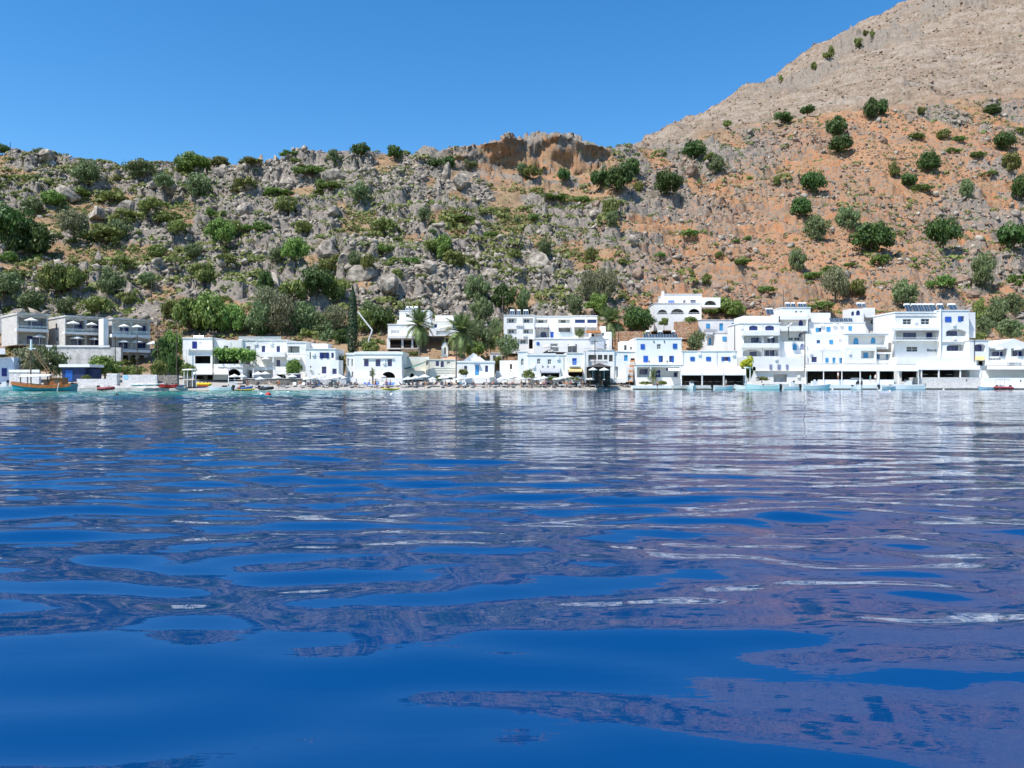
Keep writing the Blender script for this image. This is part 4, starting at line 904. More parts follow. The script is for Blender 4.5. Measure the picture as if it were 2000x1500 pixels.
D1.block(377, 447, 731, 749, 1.0, 3, [('D', 382, 398, 734, 741, 'k', {'deep': 1}), ('D', 405, 416, 733, 742, 'k', {'deep': 1}), ('D', 425, 440, 733, 744, 'k', {'deep': 1, 'in': 3})], m=DSTONE, name='bar_wall')
for x_ in (363, 378): D1.block(x_-.7, x_+.7, 684, 722, 1.4, .4, name='column')
# vine canopy: leaf clumps over a pergola
def vine(B, x0, x1, yt, yb, off, dep, mname, nm='vine_canopy', N=2600, label=None, cat=None):
    u0, z1 = B.uz(x0, yt, off); u1, z0 = B.uz(x1, yb, off); g = np.random.default_rng(int(x0)); t = g.random(N)
    thick = (z1-z0)*(.45+.5*np.abs(np.sin(t*9)))
    P = np.stack([u0+(u1-u0)*t, g.random(N)*dep, z1-g.random(N)**1.4*thick+.25*np.sin(t*23)], -1)+g.normal(0, .12, (N, 3)); nr = g.normal(0, .5, (N, 3))+[0, -.5, .8]; nr /= np.linalg.norm(nr, axis=1)[:, None]
    V, Fc = leaves(P, nr, g.uniform(.12, .26, N), .8); return obj(nm, big_mesh(nm, V, Fc, LM[mname], smooth=False), B.e, (0, off, 0))
vine(D1, 416, 476, 682, 703, -.4, 3.8, 'bright'); vine(D1, 466, 492, 686, 707, -.6, 3.0, 'bright', N=1200)
D1.solar([(378, 386), (388, 396)], 655, 660, 5, tank=False)
D2 = Bld('beach_hotel', 'long two storey white hotel on the beach with glass roof terrace rail', 466, 153.5, 0, 'hotel')
D2.block(466, 562, 665, 745, 3, 7, [('D', 481, 489, 676, 687, 'k', {'deep': .6, 'in': 4}), ('w', 511, 518, 675.5, 687.5, 'n'), ('w', 540, 547, 676, 687.5, 'n'), ('w', 480, 489, 705, 716, 'n'), ('w', 540, 547, 703, 716, 'n'), ('D', 476, 492, 727, 739, 'k', {})], cornice=.15)
D2.block(503, 556, 687.5, 697, 1.3, 1.7, name='balcony'); D2.block(474, 560, 716, 723, 1.0, 2.0, name='terrace_parapet')
D2.block(492, 505, 723, 744, 1.5, 1.5, name='buttress'); D2.block(533, 562, 722, 743, .6, 2.4, [('D', 537, 559, 728.5, 742, 'k', {'arch': .85, 'deep': 2})], name='arch_porch')
D2.rail(466, 549, 657, 665, 3.4, 14, STEEL, 'roof_railing', True)
D2.block(560, 598, 669, 745, 2.2, 7, [('L', 562, 585, 676, 690, 'n', {'deep': 2.4, 'par': 689, 'sub': [('w', 564, 570, 678, 689, 'n')]}), ('w', 563, 571, 704.5, 715, 'n')], cornice=.2)
D2.slab(560, 586, 697, 703, .9, off=2.2, name='balcony')
D2.block(598, 640, 671, 690, 5, 4); D2.block(466, 474, 662, 690, 2.6, 3, name='pier')
D3 = Bld('white_house', 'white house with navy shutters on its right, at the end of the beach hotel', 597, 152.5, 0)
D3.block(597, 655, 682, 748, 0, 8, [('w', 624.5, 642.5, 688.5, 700, 'n'), ('w', 647, 652, 689, 699, 'n'), ('w', 628.5, 637.5, 716, 729.5, 'n'), ('D', 605, 607, 688, 701, 'k', {'deep': .3}), ('D', 605.5, 608, 715, 718, 'k', {'deep': .3})], cornice=.15)
D3.opening('sh', 624.5, 630, 688.5, 700, 'n', {}, -.05); D3.opening('sh', 637, 642.5, 688.5, 700, 'n', {}, -.05)
D3.block(644, 661.5, 703, 748, -1.6, 4, [('w', 649, 657.5, 720, 730.5, 'n')], name='side_wing')
kb = Bld('kiosk', 'dark blue kiosk under the leafy tree beside the beach hotel', 564, 150, 0, 'kiosk'); kb.block(564, 582, 731, 750, 0, 2, [('D', 567, 579, 734, 742, 'k', {'deep': .8})], m=SHEDB); kb.slab(563.5, 582.5, 729.5, 731, .3, m=WTRIM, name='roof', back=-2)
w8 = Bld('stone_wall', 'low grey brown stone wall along the beach before the long hotel', 476, 148, 0, 'wall'); w8.block(474, 596, 740, 752, 0, .8, m=DSTONE); w8.slab(474, 596, 738.8, 740, .1, name='coping', m=PALEC, back=-.8)
w8b = Bld('beach_wall', 'whitewashed low wall before the house with navy shutters', 598, 148, 0, 'wall'); w8b.block(598, 676, 741, 752, 0, .8, m=WSTONE)

# --- arched white house, green net yard, church
E1 = Bld('arched_house', 'square white two storey house with a wide dark arch and three navy windows', 677, 155, 0)
E1.block(693, 786, 692, 745, 0, 9, [('w', 711, 720, 701, 715.5, 'n'), ('w', 733.5, 743, 701.5, 715.5, 'n'), ('w', 757, 765.5, 701.5, 715.5, 'n'), ('D', 744.5, 772, 726, 738, 'k', {'arch': .95, 'deep': 2.4}), ('D', 709.5, 717.5, 732, 741, 'k', {'deep': .06, 'in': 2}), ('D', 722, 729, 724, 735, 'k', {'deep': .3, 'in': 4})], cornice=.5)
E1.slab(708, 769, 698.5, 700, .25, name='lintel_band')
E1.block(676.5, 693, 693, 747, .5, 8, [('w', 678.5, 681.5, 700, 715, 'g'), ('w', 686.5, 689.5, 700, 715, 'g', {'arch': .3}), ('D', 680, 683, 726, 736, 'k', {'deep': .2, 'in': 4}), ('D', 687, 690, 726, 736, 'k', {'deep': .2, 'in': 4})], name='left_wing', cornice=.4)
E1.block(684, 786, 738, 750, -1.5, 1.5, name='terrace_base')
E1.block(702, 780, 686.5, 690, 3, 4, name='roof_parapet')
E2 = Bld('courtyard_wall', 'cream courtyard with a slanting green net roof right of the arched house', 786, 158, 0, 'courtyard')
E2.block(784, 838, 697, 745, 3, 2, [('w', 833, 838, 690+20, 722, 'g')], m=CREAM); E2.block(787, 826, 724, 742, .5, 2, [('D', 801, 808.5, 729, 737, 'k', {'arch': .5, 'deep': 1.5})], m=CREAM, name='front_wall')
u0, z0 = E2.uz(787, 721, -1); u1, z1 = E2.uz(838, 704, -1); b = MB(); n = 10
b.add([(u0+(u1-u0)*i/n, 0, z0+(z1-z0)*(i/n)**1.2-.25*math.sin(i/n*math.pi)) for i in range(n+1)]+[(u0+(u1-u0)*i/n, 2.4, z0+.25+(z1-z0)*(i/n)*.95) for i in range(n+1)], [(i, i+1, n+2+i, n+1+i) for i in range(n)]); b.build('net_roof', NET, E2.e, loc=(0, -1, 0))
b = MB(); b.tube((u0, 0, z0), (u1, 0, z1), .05); b.tube((u0, 0, z0), (u0, 0, z0-2.8), .05); b.tube((u1, 0, z1), (u1, 0, z1-4.5), .05); b.build('net_frame', IRON, E2.e, loc=(0, -1, 0))
Fh = Bld('portico_house', 'white stepped house with a dark three bay portico above the beach', 757, 180, 0)
Fh.block(780, 839, 607, 634, 4, 7, [('w', 793, 800.5, 614.5, 620, 'g'), ], cornice=.12)
Fh.block(776, 842, 625, 640, 2, 6); Fh.block(757.5, 818, 634, 664, 1, 7, [('D', 764, 780, 645, 652, 'k', {'deep': .25, 'in': 2})], cornice=.15)
Fh.slab(757, 819, 655, 660.5, 1.6, off=1, name='balcony')
Fh.block(755.5, 817, 661, 682, 0, 2.2, [('D', 762, 784, 662.5, 679.5, 'k', {}), ('D', 788, 803.5, 662.5, 679.5, 'k', {}), ('D', 807, 815, 662.5, 679.5, 'k', {})], name='portico')
Fh.rail(762, 815, 674, 680, -.05, 16, POLEM); Fh.solar([(792, 798), (800, 806), (808, 816)], 601, 606.5, 5, tank=True)
Fh.block(836, 897, 626, 642, 3, 7, [('w', 848, 853.5, 633, 640, 'n'), ('w', 884, 890, 633, 641, 'l')], m=CREAM); Fh.block(850, 886, 616, 627, 5, 5); Fh.block(838, 902, 641, 656, 2, 6, [('D', 852, 880, 646, 654, 'k', {'deep': .4, 'in': 2})])
fw = Bld('stone_wall', 'tan stone terrace wall below the portico house', 783, 176, 0, 'wall'); fw.block(783, 818, 681, 697, 0, 1, m=stonemat('tan_stone', (.42, .30, .18), (.30, .22, .14), (.16, .12, .08)))
Ch = Bld('church', 'small church with orange tiled roof, white gable and slim bell tower', 829, 160, 0, 'church')
Ch.block(832, 891, 703, 745, 0, 8, [('w', 851, 857.5, 705.5, 715, 'n'), ('w', 860.5, 867, 705, 717, 'n', {'arch': .3}), ('w', 873, 879, 706, 711, 'g'), ('D', 858, 885, 734, 741.5, 'k', {'arch': .9, 'deep': 2}), ('w', 826+6, 829+8, 706, 714, 'g')], m=CREAM, cornice=.15)
for yy in (718, 722.5, 727): Ch.slab(848, 889, yy, yy+.8, .08, name='ledge', m=CREAM)
Ch.block(821, 838, 724, 745, .5, 5, [('D', 826.5, 830, 727.5, 733, 'k', {'deep': .4})], m=CREAM, name='side_wall')
u0, z0 = Ch.uz(860, 703, 2.5); u1, z1 = Ch.uz(912, 691, 5); b = MB()
b.add([(u0, 0, z0), (u1, 0, z0), (u1-.6, 3.2, z1), (u0+1.6, 3.2, z1), (u0, 6.4, z0), (u1, 6.4, z0)], [(0, 1, 2, 3), (3, 2, 5, 4), (0, 3, 4), (1, 5, 2)]); b.build('roof', TILE, Ch.e, loc=(0, 2.5, 0))
u0, z0 = Ch.uz(903, 706, 2.2); u1, _ = Ch.uz(950, 706, 2.2); uc, zp = Ch.uz(925, 689, 2.2); b = MB()
b.add([(u0, 0, 2), (u1, 0, 2), (u1, 0, z0), (uc, 0, zp), (u0, 0, z0), (u0, 6, 2), (u1, 6, 2), (u1, 6, z0), (uc, 6, zp), (u0, 6, z0)], [(0, 1, 2, 3, 4), (4, 3, 8, 9), (3, 2, 7, 8), (1, 6, 7, 2), (5, 0, 4, 9)]); b.build('gable', WHITE, Ch.e, loc=(0, 2.2, 0))
Ch.block(862, 875, 676, 706, 4, 2.0, [('D', 867.3, 871.3, 673+5, 691, 'k', {'arch': 1, 'deep': .6, 'in': 4})], name='bell_tower', m=CREAM)
uc, z0 = Ch.uz(868.5, 676, 4); b = MB(); b.lathe([(.68, z0), (.66, z0+.3), (.5, z0+.62), (.25, z0+.85), (.02, z0+.95)], 10, (uc, .9)); b.tube((uc, .9, z0+.9), (uc, .9, z0+1.6), .04); b.build('bell_cap', WHITE, Ch.e, loc=(0, 4, 0), smooth=False)
G = Bld('white_house', 'low white house with sky blue door and tall planter before the church', 888, 158, 0)
G.block(890, 965, 708, 738, 0, 6, [('d', 928, 935.5, 713, 733, 'l'), ('w', 906.5, 912.5, 714.5, 723.5, 'n'), ('w', 947.5, 953, 714, 726.5, 'n')], cornice=.35); G.block(898, 968, 737, 749, -1.5, 2, name='terrace_wall')
G.slab(926, 937, 711, 712, .5, name='door_canopy', m=PURB); G.block(897.5, 911, 732, 749, -2.4, 1.2, name='planter'); vine(G, 898, 911, 724, 733, -2.3, 1.0, 'scrub', 'planter_shrub', 400)
G2 = Bld('white_house', 'tiny white house with a square window above the blue door house', 957, 172, 0); G2.block(957, 981, 690, 712, 0, 4, [('D', 962.5, 968.5, 694, 702, 'k', {'deep': .3, 'in': 4})], cornice=.1)
G3 = Bld('white_wall', 'plain white wall with a narrow dark door left of the lantern fronted house', 982, 163, 0, 'wall'); G3.block(976, 1012, 704, 742, 0, 3, [('D', 996, 1000, 711, 721, 'k', {'deep': .5}), ('w', 996, 999, 723, 727, 'g')]); G3.block(968, 1001, 726, 745, -1.6, 1.6, name='stair_block')
for i in range(6): G3.block(969+i*4, 986+i*2.5, 724.5+i*3.2, 745, -2+i*-.3, .35, name='step')

# --- three storey hotel with rooftop tanks and the terraces below
I = Bld('hotel', 'white three storey hotel with three rooftop water tanks at its left', 984, 182, 0, 'hotel')
I.block(984, 1044, 616, 690, 0, 8, [('L', 989.5, 1009, 621.5, 631, 'n', {'deep': .9, 'sub': [('w', 993, 1004, 623, 630.5, 'g')]}), ('L', 1021, 1041, 621.5, 631, 'n', {'deep': .9, 'sub': [('w', 1023, 1034, 623, 630.5, 'g')]}),
  ('L', 991, 1009, 642.5, 652, 'n', {'deep': .9, 'sub': [('w', 993, 1004, 644, 651, 'g')]}), ('L', 1021.5, 1041, 642.5, 652, 'n', {'deep': .9, 'sub': [('w', 1023, 1033, 644, 651, 'g')]}),
  ('L', 1012, 1031, 662.5, 672, 'n', {'deep': .9, 'sub': [('w', 1016, 1027, 664, 671, 'g')]}), ('D', 1033, 1040.5, 662.5, 681, 'k', {'deep': 1})], cornice=.12)
I.solar([(996, 1005), (1009.5, 1017), (1022, 1032)], 607, 615, 1.0)
I.block(1044, 1118, 618, 662, .8, 8, [('L', 1047, 1069.5, 624, 632, 'n', {'deep': 1.1, 'sub': [('w', 1051, 1062, 625, 631, 'g')]}), ('L', 1090, 1113, 624, 632, 'n', {'deep': 1.1, 'sub': [('w', 1095, 1105, 625, 631, 'g')]}),
  ('L', 1046, 1072.5, 640, 659.5, 'n', {'deep': 2.2, 'sub': [('w', 1056, 1067, 648, 659, 'n', {'arch': .3}), ]}), ('d', 1075, 1081.5, 648, 659.5, 'b'), ('D', 1091, 1114, 640.5, 648.5, 'k', {'deep': 1.2, 'in': 4})], cornice=.12)
for a, b_ in ((1045.5, 1070), (1089, 1114)): I.slab(a, b_, 631, 639, .9, off=.8)
I.block(1118, 1166.5, 617, 662, .3, 8, [('w', 1123, 1142.5, 624, 631.5, 'n'), ('w', 1147, 1165, 624, 631.5, 'n'), ('L', 1122, 1142, 640, 652, 'n', {'deep': 1.2}), ('L', 1147, 1165, 640, 650, 'n', {'deep': 1.2})], cornice=.12)
for a, b_ in ((1121, 1143), (1145.5, 1166)): I.slab(a, b_, 631, 638.5, .9, off=.3)
for x_ in (1046, 1052, 1058, 1064, 1070): I.slab(x_, x_+.8, 640, 642, 1.6, off=.8, name='pergola_beam', m=DBLUE)
I.rail(1088, 1122, 651, 659, -.6, 12, STEEL, 'railing', True)
for x_, y_ in ((1011, 634), (1025, 655), (1018, 634)): I.unit(x_, y_)
J = Bld('terrace_building', 'white terrace building with two small parasols below the three storey hotel', 1044, 174, 0)
J.block(1044, 1192, 662, 700, 1, 9, [('s', 1048, 1053.5, 668, 674, 'b'), ('L', 1075, 1089, 671, 676, 'n', {'deep': 1}), ('L', 1075, 1091, 678, 686, 'n', {'deep': 1.2}), ('D', 1109, 1127, 672.5, 688, 'k', {'deep': 1.6, 'in': 4}), ('D', 1070, 1080, 683, 687, 'k', {}), ('w', 1181, 1185, 672, 676, 'g')], cornice=.18)
J.opening('sh', 1048, 1053.5, 668, 674, 'b', {}, .95)
J.block(1155, 1194, 648, 664, 2, 6, [('D', 1149+6, 1160, 652.5, 657, 'k', {'deep': 1}), ('w', 1175, 1180, 650, 657, 'g')]); J.block(1189, 1195, 650, 700, .5, 7, name='pier')
J.slab(1145, 1174, 645, 650, 2.0, off=2, m=ORANG, name='orange_canopy'); J.slab(1152, 1176, 658, 661.5, .5, off=1.3, name='parapet')
J.slab(1163, 1180, 667, 681, .3, off=.8, m=mat('pale_grey_panel', (.62, .64, .66), .4, var=.05), name='panel')
J.block(1173, 1183, 637, 649, 4, 2, name='chimney'); J.rail(1142, 1155, 680, 688, -.1, 7, STEEL)
K = Bld('white_house', 'white beach house with two small dark windows above a blue grey awning', 1012, 159, 0)
K.block(1030, 1110, 694, 745, 0, 8, [('w', 1049, 1055.5, 700.5, 711, 'g'), ('w', 1069.5, 1076.5, 701.5, 711.5, 'g'), ('D', 1055, 1092, 723, 739, 'k', {'deep': 2.5})], cornice=.2)
K.block(1012, 1031, 687, 745, .3, 8, [('w', 1017.5, 1023, 700, 713.5, 'g', {'arch': .35}), ('D', 1018.5, 1021, 730, 742, 'k', {'deep': .4, 'in': 4})], name='left_tower', cornice=.15)
K.block(1031, 1086, 690, 696, 2.5, 5, m=mat('grey_roof_panel', (.50, .53, .57), .5, var=.08), name='roof_shelter')
K.awning(1056, 1094, 718, 728.5, 2.2, m=AWNG, posts=2, ypost=742)
for x_ in (1060, 1070, 1082): K.lamp(x_, 716)
K2 = Bld('white_house', 'narrow white house with a blue upper door above a yellow awning', 1109, 158.5, 0)
K2.block(1107, 1143, 690, 745, 0, 8, [('d', 1117.5, 1126.5, 699.5, 713, 'b'), ('D', 1110, 1138, 723, 740, 'br', {'in': 3})], cornice=.15)
K2.slab(1112, 1133, 713.5, 716, 1.0); K2.rail(1113, 1133, 706, 713.5, -1.0, 8, STEEL); K2.awning(1111, 1137, 719, 726.5, 2.0, m=AWNY)
K2.block(1141, 1149, 688, 745, -.4, 3, name='pier')
L_ = Bld('taverna', 'white taverna with four dark upper windows above a black pyramid pavilion', 1149, 160, 0, 'taverna')
L_.block(1147, 1200, 684, 745, .6, 8, [('w', 1149.5, 1165, 693, 702.5, 'k'), ('w', 1167.5, 1176.5, 693, 702.5, 'k'), ('w', 1179.5, 1186.5, 693, 702.5, 'k'), ('w', 1189.5, 1196.8, 693, 706, 'k')], cornice=.1)
L_.rail(1149, 1186, 704.5, 709, .5, 18, PALEC)
L_.block(1196, 1246, 687, 745, .9, 7, [('d', 1219, 1226, 693.5, 705, 'l'), ('D', 1200, 1207, 716, 740, 'k', {'deep': .4, 'in': 4})], cornice=.12)
L_.block(1213, 1237, 666.5, 688, 4, 5, [('D', 1219, 1224, 674, 684, 'k', {'deep': 1, 'in': 4}), ('w', 1230, 1235, 677, 684, 'g')])
def pav():
    e = empty('pavilion', (X(1170, 155), 155, ground_at(1170, 155))); s_ = 155/F; b = MB(); w_ = 24*s_; z0 = Zp(717, 155)-e.location.z; z1 = Zp(711, 155)-e.location.z
    b.lathe([(w_*1.35, z0), (w_*.55, z0+.45), (.1, z1+.2)], 4); o = b.build('roof', mat('dark_thatch', (.07, .06, .055), .95, var=.3, scale=6, bump=.5), e, rot=(0, 0, R(45)))
    for x_ in (-w_*.8, 0, w_*.8):
        for y_ in (-w_*.7, w_*.7): p = MB(); p.box(x_-.07, x_+.07, y_-.07, y_+.07, 0, z0+.1); p.build('post', POLEM, e)
    b = MB(); b.box(-w_*.95, w_*.95, w_*.75, w_*.8, 0, z0); b.build('back_screen', DARKI, e)
    tag(e, 'dark pyramid roofed restaurant pavilion on the beach beside white parasols', 'pavilion'); e['_px'] = 1170; e['_py'] = 740
pav()
st = Bld('stairway', 'narrow terracotta and white stairway climbing left of the blue shuttered house', 1226, 157, 0, 'stairs')
for i in range(16): y_ = 744-i*3.4; st.block(1226+i*.45, 1235+i*.35, y_, 746, i*.3, .32, m=ORANG if i % 3 == 0 else PALEC, name='step')
st.block(1223, 1226, 720, 746, 0, 5, name='side_wall')

# --- villa, blue shuttered house, awning taverna, upper house
Mv = Bld('villa', 'white hillside villa with three arches below and one arch at its right', 1297, 198, 0, 'villa')
Mv.block(1297, 1371, 575, 594, 2, 8, [('s', 1305, 1317, 587, 592.5, 'b'), ('D', 1334.5, 1339, 586.5, 592.5, 'k', {'deep': .3}), ('w', 1348.5, 1359, 586, 592.5, 'n')], cornice=.12)
Mv.opening('sh', 1305, 1317, 587, 592.5, 'b', {}, 1.96)
Mv.block(1279, 1370, 592.5, 645, 0, 9, [('D', 1284, 1303.5, 604.5, 613.5, 'k', {'arch': .95, 'deep': 2, 'in': 4}), ('D', 1310, 1336, 603, 613.5, 'k', {'arch': .95, 'deep': 2.4, 'in': 4}), ('D', 1344.5, 1367, 603, 613.5, 'k', {'arch': .95, 'deep': 2.4})], cornice=.1)
Mv.rail(1281, 1369, 593-4, 592.5, .1, 30, WTRIM); Mv.rail(1283, 1369, 610.5, 614, -.05, 30, WTRIM)
Mv.block(1371, 1407, 581, 600, 1, 5, [('D', 1376, 1399, 587, 596, 'k', {'arch': .95, 'deep': 3, 'in': 4})], name='arch_wing'); Mv.block(1293, 1297.3, 568.5, 594, 2.2, 1, name='chimney')
ow = Bld('rock_wall', 'orange eroded retaining wall below the hillside villa', 1320, 188, 0, 'wall'); ow.block(1320, 1364, 628, 662, 0, 2.5, m=stonemat('orange_stone', (.50, .25, .12), (.52, .38, .26), (.30, .14, .07), 1.3))
ow2 = Bld('rock_wall', 'orange earth bank behind the small palm taverna roof', 1205, 182, 0, 'wall'); ow2.block(1204, 1256, 647, 690, 0, 2.5, m=MATS['orange_stone'])
Nb = Bld('shuttered_house', 'white house with six blue shuttered windows and flat solar panels', 1241, 160, 0)
Nb.block(1243, 1332, 661.5, 714, 0, 9, [('s', 1251, 1259.5, 672, 682, 'b'), ('w', 1283, 1290.5, 672, 682, 'g'), ('s', 1314, 1322.5, 671, 681, 'b'), ('s', 1256.5, 1265.5, 695, 707.5, 'b'), ('s', 1286.5, 1295, 695, 707.5, 'b'), ('s', 1307, 1316, 695, 707.5, 'b')][0:0]+
  [('w', 1251, 1259.5, 672, 682, 'b'), ('w', 1283, 1290.5, 672, 682, 'g'), ('w', 1314, 1322.5, 671, 681, 'b'), ('w', 1256.5, 1265.5, 695, 707.5, 'b'), ('w', 1286.5, 1295, 695, 707.5, 'b'), ('w', 1307, 1316, 695, 707.5, 'b')], cornice=.2)
for q in ((1251, 1259.5, 672, 682), (1314, 1322.5, 671, 681), (1256.5, 1265.5, 695, 707.5), (1286.5, 1290.2, 695, 707.5), (1312, 1316, 695, 707.5)): Nb.opening('sh', *q, 'b', {}, -.04)
Nb.solar([(1257+i*11.4, 1267+i*11.4) for i in range(6)], 652.5, 660, 1.5, tank=False); Nb.solar([(1262, 1270), (1285, 1295), (1312, 1320)], 648.5, 651, 3)
for x_, y_ in ((1277, 667), (1297.5, 667), (1268, 706), (1303, 706)): Nb.lamp(x_, y_)
Nb.block(1240, 1331, 712.5, 753, -1.2, 8, [('L', 1244, 1270, 717, 737, 'n', {'deep': 2.4, 'sub': [('w', 1249, 1264.5, 721, 731.5, 'n')]}), ('L', 1272, 1327, 717, 737, 'n', {'deep': 2.4, 'sub': [('d', 1280.5, 1289.5, 723, 737, 'n'), ('w', 1301, 1308, 719, 724, 'n'), ('w', 1316, 1326, 727, 736, 'n')]})], cornice=.1)
Nb.awning(1305, 1327, 719, 724, 1.2, off=-1.4, val=.08)
O = Bld('awning_taverna', 'white taverna with three wide white awnings over a dark dining terrace', 1332, 159, 0, 'taverna')
O.block(1332, 1440, 686, 718, 0, 9, [('w', 1348, 1357, 697, 705, 'b'), ('w', 1379, 1388.5, 697, 705, 'b'), ('w', 1412.5, 1425.5, 697, 705, 'n')], cornice=.12)
O.opening('sh', 1348, 1357, 697, 705, 'b', {}, -.04); O.opening('sh', 1379, 1388.5, 697, 705, 'b', {}, -.04); O.opening('sh', 1409, 1413, 697, 705, 'b', {}, -.06); O.opening('sh', 1422, 1426, 697, 705, 'b', {}, -.06)
for a, b_ in ((1331, 1371), (1372, 1413), (1414, 1457)): O.awning(a, b_, 716, 733, 4.0, posts=2, seams=5, ypost=752)
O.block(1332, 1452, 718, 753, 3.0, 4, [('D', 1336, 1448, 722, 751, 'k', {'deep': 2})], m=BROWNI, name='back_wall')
Q = Bld('upper_house', 'white upper house with three pale turquoise shutters below the villa', 1365, 190, 0)
Q.block(1363, 1446, 625, 652, 0, 8, [('w', 1379, 1386.5, 632, 641, 'l'), ('d', 1405, 1412.5, 631.5, 646, 'l'), ('w', 1429, 1436, 630.5, 640, 'l')], cornice=.1)
for q in ((1379, 1386.5, 632, 641), (1429, 1436, 630.5, 640)): Q.opening('sh', *q, 'l', {}, -.04)
Q2 = Bld('white_house', 'white terrace house with one turquoise shutter and a blue shaded porch', 1399, 176, 0)
Q2.block(1399, 1436, 650, 690, 0, 8, [('w', 1411, 1419, 657.5, 666, 'l')], cornice=.12); Q2.opening('sh', 1411, 1419, 657.5, 666, 'l', {}, -.04)
Q2.block(1379, 1399, 652, 690, 1.5, 6, [('L', 1381, 1398.5, 655, 675, 'n', {'deep': 1.6, 'sub': [('d', 1384, 1389, 660, 674, 'l'), ('w', 1393, 1397, 660, 672, 'n')]})]); Q2.slab(1378, 1402, 643, 648, 1.5, off=2.5, m=AWNG, name='roof_shelter')

# --- hotels right of centre
Rr = Bld('hotel', 'white hotel with arched windows and folded parasols on its balconies', 1441, 166, 0, 'hotel')
Rr.block(1444, 1523, 632, 700, 0, 9, [('w', 1463, 1480, 636, 645.5, 'n', {'arch': .35}), ('w', 1494.5, 1512, 636, 645.5, 'n', {'arch': .35}),
  ('L', 1453, 1488, 656, 670, 'n', {'sub': [('w', 1467, 1485, 660, 669, 'n')]}), ('L', 1492, 1521, 656, 670, 'n', {'sub': [('w', 1499, 1513, 660, 669, 'n')]}),
  ('L', 1451, 1488, 682.5, 696, 'n', {'arch': .45, 'sub': [('w', 1464, 1478, 687, 695.5, 'n')]}), ('L', 1492, 1521, 682.5, 695.5, 'n', {'sub': [('w', 1495, 1512, 684.5, 695, 'n')]})], cornice=.25)
for y_ in (646, 670): Rr.slab(1450, 1522, y_+.3, y_+9, .8, name='balcony')
Rr.block(1452, 1523, 617, 632.5, 3, 7); Rr.solar([(1498, 1512)], 604, 614, 4)
Rr.block(1443, 1575, 697, 753, -2.0, 10, [('w', 1503, 1508, 712, 722, 'p'), ('w', 1518.5, 1525, 712, 722, 'p'), ('w', 1535, 1540, 712, 722, 'p'), ('D', 1511, 1537, 731, 746, 'k', {'deep': .8, 'in': 4}), ('D', 1470, 1476, 716, 724, 'k', {'arch': 1, 'deep': .6})], name='front_block')
for q in ((1503, 1508, 712, 722), (1518.5, 1525, 712, 722), (1535, 1540, 712, 722)): Rr.opening('sh', *q, 'p', {}, -2.04)
Rr.slab(1475, 1575, 724, 725, .5, off=-2, m=PALEC, name='ledge')
R2 = Bld('hotel', 'tall white hotel with an arched blue door on its upper balcony and a standing dish', 1521, 168, 0, 'hotel')
R2.block(1521, 1578, 617, 668, 1, 9, [('L', 1523, 1576, 624, 638, 'n', {'par': 636.5, 'sub': [('d', 1560, 1568, 625.5, 637, 'n', {'arch': .5})]}), ('L', 1523, 1576, 648, 667, 'n', {'sub': [('w', 1560, 1568, 651, 658, 'n', {'arch': .5}), ('w', 1539, 1549, 659, 665, 'g'), ('w', 1551, 1562, 659, 665, 'g')]})])
R2.slab(1521, 1577, 636.5, 646, 1.2, off=1); R2.block(1527, 1583, 601, 618, 2, 7, [('w', 1553, 1557, 607, 611, 'g'), ('w', 1562, 1567, 607.5, 610.5, 'g')], cornice=.12)
R2.solar([(1536, 1545), (1547, 1555), (1560, 1569), (1570, 1577)], 593, 600, 3); R2.block(1523, 1576, 667, 700, -.8, 8, [('d', 1548, 1556.5, 671, 683.5, 'l', {'arch': .5}), ('d', 1563, 1571, 671, 683.5, 'p', {'arch': .5})], name='terrace_block')
R2.block(1550, 1577, 692, 730, -2.4, 3, [('w', 1560, 1572, 696, 707, 'n', {'arch': .4})], name='lower_block')
Sb = Bld('stepped_house', 'wide stepped white house with many small turquoise and blue shutters', 1573, 166, 0)
Sb.block(1583, 1622, 611, 634, 7, 6); Sb.block(1580, 1690, 630, 655, 5, 6, [('w', 1593, 1604.5, 640, 648.5, 'l'), ('w', 1614, 1622, 638.5, 648, 'l'), ('w', 1657, 1664, 637, 646, 'l')], cornice=.12)
for q in ((1614, 1622, 638.5, 648), (1593, 1599, 640, 648.5), (1657, 1664, 637, 646)): Sb.opening('sh', *q, 'l', {}, 4.96)
for x_, y_ in ((1606, 634.5), (1630, 634), (1643, 634)): Sb.unit(x_, y_, 4.8)
Sb.solar([(1622+i*9, 1630+i*9) for i in range(5)], 621, 628, 6, tank=False)
Sb.block(1573, 1656, 652, 685, 2, 5, [('w', 1595, 1602, 664, 671, 'l'), ('w', 1619.5, 1627, 664, 672, 'l')]); Sb.opening('sh', 1619.5, 1627, 664, 672, 'l', {}, 1.96)
Sb.block(1573, 1650, 683, 716, 0, 6, [('w', 1585, 1595.5, 697, 707.5, 'n'), ('w', 1612, 1618, 699, 708, 'l'), ('d', 1626, 1632, 698.5, 709, 'l'), ('w', 1639.5, 1645, 699, 709, 'l')])
Sb.opening('sh', 1612, 1618, 699, 708, 'l', {}, -.04); Sb.opening('sh', 1639.5, 1642.5, 699, 709, 'l', {}, -.05)
Sb.block(1650, 1735, 652, 682, 1, 8, [('L', 1657, 1730, 655, 674, 'n', {'deep': 1.6, 'sub': [('d', 1667, 1676.5, 659.5, 672.5, 'l', {'arch': .5}), ('d', 1701, 1709.5, 659, 671, 'l', {'arch': .5})]})], cornice=.18)
Sb.slab(1655, 1732, 673, 678, .7, off=1, name='parapet'); Sb.block(1649, 1712, 678, 716, -.4, 7, [('L', 1682, 1709, 685, 700, 'n', {'deep': 1.4, 'sub': [('w', 1686.5, 1695, 689, 699, 'l')]})])
